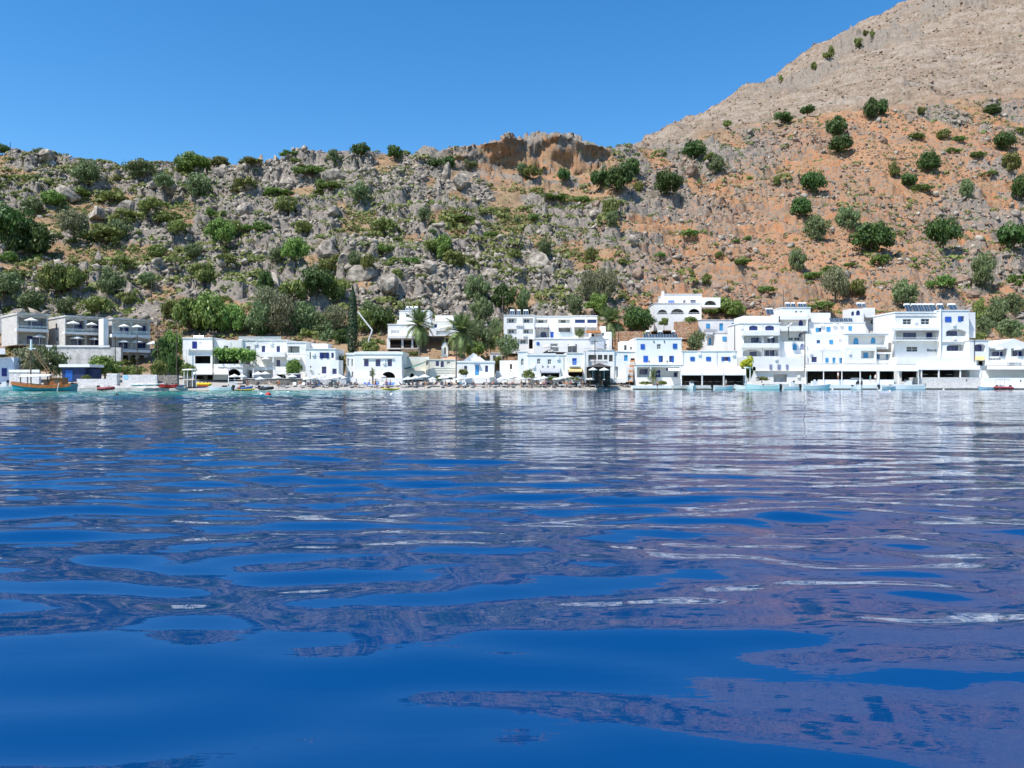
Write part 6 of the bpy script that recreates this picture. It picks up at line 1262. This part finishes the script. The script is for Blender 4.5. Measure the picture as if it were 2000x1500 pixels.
# ------------------------------------------------------------------ boats
def hull_mesh(L_, Bm, dep, sheer=.35, stern=.75, bow=1.0, m=0, n=16, inner=.12):
    V = []; Fc = []; mi = []; prof = 7
    for i in range(n+1):
        t = i/n; w_ = Bm/2*(stern+(1-stern)*math.sin(min(1, t/.5)*math.pi/2) if t < .5 else max(.015, math.cos((t-.5)/.5*math.pi/2*.98)**.75))
        zt = dep*(.62+sheer*(max(0, t-.35)/.65)**2+sheer*.5*(max(0, .3-t)/.3)**2); kz = -dep*.32*(1-(max(0, t-.8)/.2)**2*.7); x = (t-.5)*L_
        for j in range(prof):
            a = j/(prof-1)*2-1; s_ = abs(a); y = w_*(1 if a > 0 else -1)*min(1, s_**.33); z = kz+(zt-kz)*s_**2.8
            V.append((x+(bow-1)*0+ (z-kz)*.28*(max(0, t-.7)/.3), y, z))
    for i in range(n):
        for j in range(prof-1): a = i*prof+j; Fc.append((a, a+1, a+prof+1, a+prof)); mi.append(0 if True else 1)
    Fc.append(tuple(range(prof))); mi.append(0)
    # deck inside
    k = len(V)
    for i in range(n+1):
        a = V[i*prof]; b_ = V[i*prof+prof-1]; V += [(a[0], a[1]*(1-inner), a[2]+.02), (b_[0], b_[1]*(1-inner), b_[2]+.02), (a[0], a[1]*(1-inner)*.97, a[2]-.28*dep), (b_[0], b_[1]*(1-inner)*.97, b_[2]-.28*dep)]
    for i in range(n):
        o_ = i*prof; p = k+i*4; q = p+4
        Fc += [(o_, o_+prof, q, p), (o_+prof-1, p+1, q+1, o_+2*prof-1), (p, q, q+2, p+2), (p+1, p+3, q+3, q+1), (p+2, q+2, q+3, p+3)]; mi += [1, 1, 2, 2, 2]
    return V, Fc, mi
def boat(name, label, px, d, L_, Bm, dep, rz, mats, cat='boat', zoff=0, **k):
    e = empty(name, (X(px, d), d, zoff), R(rz)); V, Fc, mi = hull_mesh(L_, Bm, dep, **k); obj('hull', mesh('hull', V, Fc, mats, mi), e)
    tag(e, label, cat); e['_px'] = px; e['_py'] = 765; return e
WG = mat('white_gelcoat', (.78, .78, .77), .25, var=.03, spec=.5); TURQ = mat('turquoise_hull_paint', (.035, .28, .34), .4, var=.1, scale=1.5); VARN = mat('varnished_wood', (.38, .13, .035), .4, var=.2, scale=2); DECKW = mat('deck_wood', (.34, .20, .10), .6, var=.15)
GELT = mat('pale_turquoise_gelcoat', (.50, .68, .67), .3, var=.05); RUB = mat('black_rubber', (.02, .02, .022), .5, var=.1); REDR = mat('red_rubber', (.34, .07, .07), .5, var=.1); YEL = mat('yellow_plastic', (.75, .50, .02), .4, var=.06); REDP = mat('red_plastic', (.50, .03, .02), .4, var=.06); ORP = mat('orange_plastic', (.70, .20, .02), .4, var=.06); ANTI = mat('dark_antifouling', (.04, .02, .02), .7)
# the wooden caique
db = 122.0; s_ = db/F
cq = boat('wooden_boat', 'turquoise wooden fishing boat with varnished cabin, white awning and rigged mast', 86, db, 116*s_, 3.0, 1.05, 180+2, [TURQ, VARN, DECKW], zoff=.18, sheer=.55, stern=.72)
def cx(px): return -(px-86)*s_
def cz(py): return H+(750-py)*s_-.18
b = MB(); V, Fc, mi = hull_mesh(116*s_+.05, 3.06, 1.05, sheer=.55, stern=.72); n = 16; pr = 7; vv = []
for i in range(n+1):
    for j in (0, pr-1): p = V[i*pr+j]; vv += [(p[0], p[1]*1.01, p[2]+.05), (p[0], p[1]*1.015, p[2]-.34)]
f2 = []
for i in range(n): a = i*4; f2 += [(a, a+1, a+5, a+4), (a+2, a+6, a+7, a+3)]
b.add(vv, f2); b.build('rubbing_strake', WTRIM, cq.children[0])
vv = [(p[0]*1, p[1]*1.02, p[2]) for p in vv]; b = MB(); b.add([(x_, y_*1.005, z_-.02 if k % 2 else z_+.07) for k, (x_, y_, z_) in enumerate(vv)], f2); b.build('gunwale', VARN, cq.children[0])
b = MB(); b.box(cx(126), cx(103), -.95, .95, .8, cz(739)); o = b.build('cabin', VARN, cq); b = MB(); b.box(cx(127.5), cx(101), -1.1, 1.1, cz(739), cz(737.4)); b.build('cabin_roof', DECKW, o)
b = MB(); b.box(cx(121), cx(112), .95, .975, cz(748), cz(742)); b.build('cabin_window', GLASS, o); b = MB(); b.box(cx(103), cx(91), -.8, .8, .8, cz(741)); b.build('companionway', VARN, o)
b = MB(); b.box(cx(100.5), cx(93), .8, .82, cz(750), cz(743)); b.build('door', DECKW, o)
b = MB(); b.box(cx(90), cx(52), -1.0, 1.0, cz(757), cz(753.5)); b.build('hatch', VARN, cq)
b = MB(); u0, u1 = cx(101), cx(46); b.add([(u0, -1.3, cz(735)), (u0, 1.3, cz(735)), (u1, 1.3, cz(736)), (u1, -1.3, cz(736)), (u0, 0, cz(731)), (u1, 0, cz(731.5))], [(0, 4, 5, 3), (1, 2, 5, 4), (0, 1, 4), (2, 3, 5)]); b.build('awning', AWN, cq)
b = MB(); b.tube((cx(61), 0, .3), (cx(61), 0, cz(684)), .09, .07, 8); b.tube((cx(61.5), 0, cz(684)), (cx(61.5), 0, cz(663)), .16, .14, 8, 1); b.build('mast', [POLEM, WTRIM], cq)
b = MB(); b.box(cx(70), cx(55), -.05, .05, cz(681.5), cz(680)); b.build('crosstree', WTRIM, cq)
for xa, ya, xb, yb_, r_, y0 in ((64, 685, 104, 741, .06, 0), (68, 683, 112, 740, .035, .3), (60, 685, 49, 721, .045, .5), (58, 685, 50, 733, .02, -.6), (60, 705, 60, 735, .03, .1), (105, 722, 105, 741, .05, .2), (106, 724, 118, 738, .035, 0), (62, 683, 138, 752, .015, -.2), (60, 683, 30, 751, .015, 0)):
    b = MB(); b.tube((cx(xa), y0*.2, cz(ya)), (cx(xb), y0, cz(yb_)), r_, n=5); b.build('stay' if r_ < .05 else 'spar', POLEM if r_ < .03 else DECKW, cq)
for xx in (61.5, 48, 99): b = MB(); b.box(cx(xx)-.06, cx(xx)+.06, .9, 1.0, .9, cz(735)); b.build('awning_post', POLEM, cq)
b = MB(); b.tube((cx(125), 1.6, cz(748)), (cx(121), 1.75, cz(775)+.1), .05, n=5); b.build('boarding_ladder', WTRIM, cq)
b = MB(); b.box(cx(143), cx(130), -.1, .1, cz(750), cz(748.5)); b.box(cx(142), cx(138), -.15, .15, cz(754), cz(747)); b.build('bowsprit', RUB, cq)
# small craft
def motorboat(px, d, L_, label, mh=WG, rz=0, cons=True, screen=False, hard=False, eng=True, mi=None):
    e = boat('motorboat', label, px, d, L_, L_*.36, L_*.2, rz, [mh, WG, mi or GREYW], zoff=.1, sheer=.3, stern=.85)
    if cons: b = MB(); b.box(-L_*.12, L_*.05, -.35, .35, .2, L_*.2+.45); b.build('console', WG, e); b = MB(); b.box(.05*L_+.01, L_*.06+.03, -.33, .33, L_*.2+.3, L_*.2+.75); b.build('windscreen', GLASS, e)
    if hard:
        b = MB(); b.box(-L_*.28, L_*.18, -.75, .75, 2.05, 2.13); b.build('canopy', WTRIM, e)
        for sx in (-L_*.27, L_*.16):
            for sy in (-.7, .7): p = MB(); p.tube((sx, sy, .5), (sx, sy, 2.05), .03, n=5); p.build('canopy_post', STEEL, e)
    if eng:
        b = MB(); b.box(-L_/2-.42, -L_/2-.06, -.17, .17, L_*.08, L_*.08+.55); b.box(-L_/2-.3, -L_/2-.15, -.06, .06, -.4, L_*.08); b.build('outboard_engine', RUB, e)
    b = MB(); b.box(-L_*.3, -L_*.22, -L_*.15, L_*.15, .15, .42); b.build('seat', CW, e)
    return e
motorboat(1351, 149.5, 4.6, 'small white cabin motorboat moored bow out before the awning taverna', rz=-95, eng=False)
motorboat(1412, 150.5, 4.0, 'small white dinghy with an outboard at the awning taverna quay', rz=12, cons=False)
motorboat(1462, 151.5, 4.8, 'white motorboat with a tall console beside the turquoise boat', rz=160)
motorboat(1489, 150, 6.0, 'larger motorboat with a pale turquoise hull and white deck', GELT, rz=172, cons=False)
motorboat(1548, 151, 4.4, 'white motorboat with two dark outboards at the slipway', rz=10)
motorboat(1592, 151, 5.6, 'white motorboat with a windscreen at the left of the long quay', rz=8)
motorboat(1674, 150.5, 3.4, 'white motorboat under a square hard canopy at the long quay', rz=-88, hard=True)
motorboat(1734, 151, 4.0, 'grey topped small boat left of the wide white motorboat', rz=20, mi=RUB, cons=False)
motorboat(1772, 151.5, 6.0, 'wide low white motorboat near the right end of the taverna quay', rz=176)
motorboat(1928, 152.5, 3.2, 'small pale blue dinghy with a black outboard at the right quay', mat('pale_blue_gelcoat', (.35, .50, .60), .4), rz=178, cons=False)
motorboat(12, 128, 4.5, 'white motorboat partly hidden behind the bow of the wooden boat', rz=5)
motorboat(431, 129, 3.6, 'white dinghy with a black outboard at the water sports stand', rz=185, cons=False)
# red inflatable with a frame
def rib(px, d, L_, label, rz, m, bim=True):
    e = empty('inflatable_boat', (X(px, d), d, .12), R(rz)); b = MB(); r = .26; pts = []
    for i in range(15):
        t = i/14*2-1; pts.append(Vector((L_/2*math.cos(t*math.pi*.5)-L_*.15 if abs(t) < .99 else -L_/2, .75*math.sin(t*math.pi*.5), .2+.12*math.cos(t*math.pi*.5))))
    pts[0] = Vector((-L_/2, -.75, .2)); pts[-1] = Vector((-L_/2, .75, .2))
    for a, c_ in zip(pts, pts[1:]): b.tube(a, c_, r, n=8)
    b.build('tube', m, e); b = MB(); b.box(-L_/2+.1, L_*.25, -.6, .6, .0, .14); b.build('floor', GREYW, e); b = MB(); b.box(-.5, .2, -.3, .3, .14, .8); b.build('console', WG, e)
    b = MB(); b.box(-L_/2-.3, -L_/2+.05, -.17, .17, .1, .75); b.build('outboard_engine', RUB, e)
    if bim:
        b = MB(); b.box(-1.3, .9, -.6, .6, 1.85, 1.92); b.build('bimini_top', AWNG, e)
        for sx in (-1.2, .8):
            for sy in (-.55, .55): p = MB(); p.tube((sx, sy, .4), (sx, sy, 1.85), .03, n=5); p.build('frame_post', STEEL, e)
    tag(e, label, 'boat'); e['_px'] = px; e['_py'] = 760
rib(1956, 151.5, 3.6, 'red inflatable boat with a bimini frame at the far right quay', 190, REDR)
rib(522, 133.5, 2.4, 'grey and dark red jet dinghy pulled up before the beach hotel', 10, MATS['dark_iron'], False)
rib(210, 129.5, 2.6, 'small pink red inflatable dinghy on the quay step', 8, REDR, False)
# kayaks and boards
def kayak(px, d, L_, m, label, rz=0, z=None, name='kayak', cat='kayak'):
    e = empty(name, (X(px, d), d, ground_at(px, d)+.12 if z is None else z), R(rz)); b = MB(); n = 12; v = []
    for i in range(n+1):
        t = i/n*2-1; w_ = .36*(1-t*t)**.6+.01; zt = .16+.14*t*t
        v += [((t*L_/2), -w_, zt*.7), (t*L_/2, -w_*.4, zt), (t*L_/2, w_*.4, zt), (t*L_/2, w_, zt*.7), (t*L_/2, 0, -.12+.2*t*t)]
    b.add(v, [(i*5+j, i*5+(j+1) % 5, (i+1)*5+(j+1) % 5, (i+1)*5+j) for i in range(n) for j in range(5)]); b.build('hull', m, e)
    if name == 'kayak': p = MB(); p.lathe([(.3, .17), (.32, .22), (.2, .23), (.18, .1)], 10); p.build('cockpit', RUB, e, sc=(1.5, .8, 1)); p = MB(); p.box(-.35, -.28, -.2, .2, .2, .45); p.build('seat_back', RUB, e)
    tag(e, label, cat); e['_px'] = px; e['_py'] = 760
for x_, d_, m__, t, rz in ((321, 131.5, ORP, 'orange kayak on the beach below the dark stone wall', 15), (330, 130.8, REDP, 'red kayak lying before the orange kayak', 4), (340, 132, REDP, 'red kayak nearest the straw kiosk', -18), (347, 131.5, PURB, 'blue grey kayak right of the red kayaks', -10), (327, 128.8, REDP, 'red edged kayak at the waterline left of the kayaks', 2)):
    kayak(x_, d_, 2.9, m__, t, rz, z=.75 if d_ > 129 else .5)
kayak(457, 129.5, 6.6, YEL, 'long yellow paddle board floating before the beach bar', 2, .05, 'paddle_board', 'board'); kayak(763, 131, 3.0, YEL, 'white and yellow kayak at the waterline before the arched house', -8, .15)
for x_, y_ in ((270, 0), (281, .4), (293, .1), (307, .5)): kayak(x_, 130.5+y_, 2.6, WG, 'white surfboard lying on the lower step before the round blue sign', 5, .85+y_*.3, 'surfboard', 'board')
e = empty('water_toy', (X(398, 132), 132, .75)); b = MB(); b.tube((-1.0, 0, .3), (1.0, 0, .3), .3, n=10); b.tube((-1.25, 0, .34), (-1.0, 0, .3), .12, .3, 10); b.tube((1.0, 0, .3), (1.3, 0, .36), .3, .12, 10); b.build('tube', YEL, e); b = MB()
for x_ in (-.6, 0, .6): b.box(x_-.05, x_+.05, -.2, .2, .58, .68)
b.build('grip', RUB, e); b = MB(); b.box(-.9, .9, -.4, .4, -.05, .06); b.build('float_base', REDP, e); tag(e, 'bright yellow inflatable banana tube lying on the beach', 'water toy'); e['_px'] = 398; e['_py'] = 755
# buoys
for x_, y_, m__, t in ((524, 772, REDP, 'round orange red buoy floating off the beach hotel'), (228, 773, RUB, 'small dark buoy floating before the beach walls'), (765, 770.5, WG, 'white buoy off the arched house'), (511, 770, WG, 'small white buoy left of the orange buoy'), (1626, 760.5, WG, 'white buoy at the long quay, left'), (1638, 760.3, WG, 'white buoy at the long quay, middle'), (1718, 763, WG, 'white buoy off the right of the long quay'), (1738, 764, WG, 'white buoy before the grey topped boat'), (563, 766.5, WG, 'pale buoy before the leafy tree kiosk'), (1843, 760.6, WG, 'white buoy below the tall solar panel hotel')):
    d_ = min(H*F/(y_-749.6), shore(x_)-1.5); e = empty('buoy', (X(x_, d_), d_, 0)); r = .2 if m__ is not REDP else .3
    b = MB(); b.lathe([(.02, -r*.6), (r*.8, -r*.4), (r, .05), (r*.8, r*.65), (r*.2, r), (.02, r*1.02)], 10); b.build('float', m__, e, smooth=True); b = MB(); b.tube((0, 0, r), (0, 0, r+.12), .03); b.build('eye', IRON, e); tag(e, t, 'buoy'); e['_px'] = x_; e['_py'] = y_
# straw kiosk on the beach
e = empty('round_kiosk', (X(371, 141), 141, ground_at(371, 141))); b = MB(); zt = Zp(721.5, 141)-e.location.z
b.lathe([(1.35, zt-.15), (1.3, zt), (.1, zt+.12)], 14); b.build('roof', CREAM, e)
for i in range(8): a = i*.785; p = MB(); p.box(1.05*math.cos(a)-.05, 1.05*math.cos(a)+.05, 1.05*math.sin(a)-.05, 1.05*math.sin(a)+.05, 0, zt-.1); p.build('post', WTRIM, e)
b = MB(); b.lathe([(.95, 0), (.95, 1.25)], 12); b.build('counter_wall', DSTONE, e); tag(e, 'small round kiosk with a pale flat roof and stone counter', 'kiosk'); e['_px'] = 371; e['_py'] = 750
# rack stand
e = empty('pallet_rack', (X(456, 134), 134, .3)); b = MB()
for i in range(7): b.box(-.65+i*.2, -.58+i*.2, 0, .05, 0, 1.1)
b.box(-.7, .72, .0, .06, 1.1, 1.2); b.box(-.7, .72, -.02, -.003, .5, .58); b.build('slatted_frame', WTRIM, e); tag(e, 'white slatted rack standing at the waterline behind the yellow board', 'rack'); e['_px'] = 456; e['_py'] = 760
# motorbikes parked on the beach path are read as dark vehicles
for x_, t in ((443, 'blue water scooter on its trailer under the tall white parasol'), (478, 'dark blue water scooter beside the white parasol')):
    e = empty('water_scooter', (X(x_, 140), 140, ground_at(x_, 140)+.1), .3); V, Fc, mi = hull_mesh(2.4, .9, .7); obj('hull', mesh('hull', V, Fc, [CB, WG, RUB], mi), e); b = MB(); b.box(-.8, .1, -.2, .2, .4, .75); b.build('seat', RUB, e); b = MB(); b.tube((.25, -.35, .95), (.25, .35, .95), .03); b.tube((.25, 0, .95), (.45, 0, .5), .06); b.build('handlebar', IRON, e); tag(e, t, 'water scooter'); e['_px'] = x_; e['_py'] = 755
# ------------------------------------------------------------------ tables and chairs of the tavernas
def chair_proto(m):
    e = empty('chair', (0, 0, 0)); b = MB(); b.box(-.2, .2, -.2, .2, .43, .47); b.build('seat', m, e); b = MB(); b.box(-.2, .2, .18, .21, .47, .9); b.build('backrest', m, e)
    for sx in (-.18, .18):
        for sy in (-.18, .18): p = MB(); p.box(sx-.02, sx+.02, sy-.02, sy+.02, 0, .43); p.build('leg', m, e)
    return e
def table_proto(m):
    e = empty('table', (0, 0, 0)); b = MB(); b.box(-.42, .42, -.42, .42, .71, .75); b.build('table_top', m, e); b = MB(); b.tube((0, 0, 0), (0, 0, .71), .05); b.build('leg', IRON, e); return e
CHB = chair_proto(BLUE); CHD = chair_proto(POLEM); TBW = table_proto(WTRIM); first = {id(CHB): 1, id(CHD): 1, id(TBW): 1}
def put(pr, x_, d_, z_, label, cat, group, rz=0):
    if first[id(pr)]: o = pr; first[id(pr)] = 0
    else: o = copy_tree(pr)
    o.location = (X(x_, d_), d_, z_); o.rotation_euler.z = rz; tag(o, label, cat, group); o['_px'] = x_; o['_py'] = 745
zq = Zp(751, 156)
for i in range(9):
    x_ = 1597+i*13.5+(8 if i > 6 else 0); put(TBW, x_, 159.6, zq, 'white square table on the quay of the long quay taverna', 'table', 'taverna tables')
    for sx in (-4, 4): put(CHB, x_+sx, 159.6, zq, 'blue chair at a white table of the long quay taverna', 'chair', 'blue taverna chairs', -sx*.39)
for i in range(8):
    x_ = 1344+i*14; put(TBW, x_, 157.6, Zp(752.5, 155), 'white table in the shade under the three wide white awnings', 'table', 'taverna tables')
    for sx in (-4, 4): put(CHD, x_+sx, 157.6, Zp(752.5, 155), 'dark wooden chair under the three wide white awnings', 'chair', 'dark taverna chairs', -sx*.39)
for i in range(4):
    put(TBW, 1806+i*24, 163.2, Zp(738, 161), 'white table behind the quay wall of the tall solar panel hotel', 'table', 'taverna tables')
# white frame by the yellow tree
e = empty('pergola_frame', (X(1457, 157), 157, 0)); 
for a, b_ in ((1455.5, 718), (1465, 718)): p = MB(); x0 = X(a, 157)-e.location.x; p.box(x0-.08, x0+.08, -.08, .08, .3, Zp(717, 157)); p.build('post', WTRIM, e)
p = MB(); p.box(X(1453, 157)-e.location.x, X(1466, 157)-e.location.x, -.1, .1, Zp(719, 157)+.003, Zp(717.6, 157)+.1); p.build('beam', WTRIM, e); tag(e, 'slim white frame of posts and beam below the yellow green tree', 'frame'); e['_px'] = 1457; e['_py'] = 745
# ------------------------------------------------------------------ poles, wires, mast, pipe
def pole(px, d, yt, yb, label, r=.11, arms=True, m=POLEM, name='utility_pole', h_=None):
    z1 = Zp(yt, d); z0 = Zp(yb, d)-.6; e = empty(name, (X(px, d), d, z0)); b = MB(); b.tube((0, 0, 0), (0, 0, z1-z0), r, r*.7, 7); b.build('shaft', m, e)
    if arms:
        b = MB(); b.box(-.7, .7, -.05, .05, z1-z0-.5, z1-z0-.38); b.build('crossarm', m, e)
        for s2 in (-.6, 0, .6): q = MB(); q.tube((s2, 0, z1-z0-.38), (s2, 0, z1-z0-.2), .04); q.build('insulator', WTRIM, e)
    tag(e, label, 'pole'); e['_px'] = px; e['_py'] = yb; return Vector((X(px, d), d, z1-.4))
PT = [pole(225, 147, 656, 737, 'dark utility pole left of the grey balcony house terrace'), pole(268, 147, 654, 733, 'thin dark utility pole before the grey balcony house'), pole(308, 156, 642, 712, 'utility pole right of the straw parasol'),
      pole(345, 150, 625, 735, 'utility pole in the leafy trees left of the terrace house'), pole(416, 149, 644, 727, 'tall dark pole at the corner of the terrace house'), pole(891, 154, 672, 742, 'bare slim pole before the church', arms=False, r=.14),
      pole(982, 190, 577, 662, 'utility pole with crossarm left of the rooftop tank hotel'), pole(1162, 156, 663, 738, 'utility pole rising through the black pavilion'), pole(1143.5, 156, 685, 742, 'pale slim pole left of the black pavilion', arms=False, m=STEEL), pole(1208, 172, 640, 690, 'slim pole beside the broad palm', arms=False),
      pole(1530, 200, 565, 604, 'dark pole behind the roof of the tall hotel', arms=False), pole(1572, 160, 652, 730, 'dark pole between the parasol hotel and the stepped house', arms=False, r=.13), pole(1435, 164, 636, 690, 'slim drain like pole at the right end of the upper house', arms=False), pole(1694-78, 196, 580, 610, 'slim pole behind the turquoise shuttered house', arms=False)]
g_ = ground(295, 592); dd = g_.y; pole(296, dd, 540, 600, 'lone pole on the slope above the grey balcony house', arms=False)
g_ = ground(20, 306); pole(20, g_.y, 278, 306, 'thin mast on the skyline at the far left', arms=False, r=.15, m=IRON)
g_ = ground(1447, 340); pole(1446, g_.y, 312, 340, 'thin mast on the orange slope', arms=False, r=.15, m=IRON)
pole(1499, 166, 628, 656, 'stem of the grey satellite dish', arms=False) if 0 else None
def wire(a, b_, label, sag=.6):
    b = MB(); n = 10; P = [a.lerp(b_, i/n)-Vector((0, 0, sag*4*(i/n)*(1-i/n))) for i in range(n+1)]
    for p, q in zip(P, P[1:]): b.tube(p, q, .018, n=3, cap=False)
    o = b.build('power_cable', IRON); tag(o, label, 'cable'); o['_px'] = P[5].x; o['_py'] = 0
wire(PT[0], PT[1], 'sagging cable between the two poles before the grey balcony house'); wire(PT[1], PT[2], 'cable running to the pole right of the straw parasol'); wire(PT[2], PT[3], 'cable between the pole by the straw parasol and the tree pole'); wire(PT[3], PT[4], 'cable from the tree pole to the terrace house pole')
wire(PT[4], PT[4]+Vector((26, 1, -5.2)), 'long cable slanting down across the white beach hotel', 1.0); wire(PT[4], PT[4]+Vector((24, 2, -3.4)), 'upper cable crossing the front of the beach hotel', .8)
wire(PT[6], Vector((X(905, 200), 200, Zp(625, 200))), 'cable slanting left from the crossarm pole beside the rooftop tank hotel'); wire(PT[7], Vector((X(1240, 160), 160, Zp(690, 160))), 'cable from the pavilion pole to the blue shuttered house')
b = MB(); d_ = 176; P = [Vector((X(x_, d_), d_, Zp(y_, d_))) for x_, y_ in ((700, 610), (709, 622), (719, 635), (727, 645), (724, 654), (720, 664), (720, 684))]
for p, q in zip(P, P[1:]): b.tube(p, q, .16, n=8)
o = b.build('white_pipe', WTRIM); tag(o, 'bent white pipe running down the slope right of the cypress', 'pipe'); o['_px'] = 715; o['_py'] = 650
e = empty('satellite_dish', (X(1540, 165), 165, Zp(657, 165))); b = MB(); b.tube((0, 0, -.2), (0, 0, 2.0), .09); b.build('post', IRON, e); b = MB(); b.lathe([(.02, 0), (.5, .08), (.85, .28), (.83, .3), (.48, .12), (.02, .05)], 12, cap=False); b.build('dish', GREYW, e, loc=(.35, 0, 2.2), rot=(0, R(-42), 0)); b = MB(); b.tube((.35, 0, 2.2), (-.2, -.1, 2.9), .03); b.build('feed_arm', IRON, e); tag(e, 'grey tilted satellite dish on a post on the tall hotel terrace', 'dish'); e['_px'] = 1540; e['_py'] = 650

# ------------------------------------------------------------------ make every label single out one thing
ORD = ['leftmost', 'second from left', 'third from left', 'fourth from left', 'fifth from left', 'sixth from left', 'seventh from left', 'eighth from left', 'ninth from left', 'tenth from left', 'eleventh from left', 'twelfth from left']+['%dth from left' % i for i in range(13, 60)]
def place(px, py): return '%s above %s' % (band(px, py), lmk(px))
for o in ALL:
    if 'PLACE' in o['label']: o['label'] = o['label'].replace('PLACE', place(o['_px'], o['_py']))
    o['label'] = o['label'].replace('  ', ' ')
by = {}
for o in ALL: by.setdefault(o['label'], []).append(o)
bpy.context.view_layer.update()
for l, os_ in by.items():
    if len(os_) > 1:
        os_.sort(key=lambda o: o.get('_px', 0))
        for i, o in enumerate(os_): o['label'] = l+', '+ORD[i]
for o in ALL:
    wd = o['label'].split()
    if len(wd) > 16:                      # drop filler words until it fits
        for f in ('rounded', 'dense', 'loose', 'leafy', 'visible', 'the', 'the', 'the', 'from', 'with', 'the'):
            if len(wd) > 16 and f in wd: wd.remove(f)
        o['label'] = ' '.join(wd)
    for k in ('_px', '_py'):
        if k in o: del o[k]
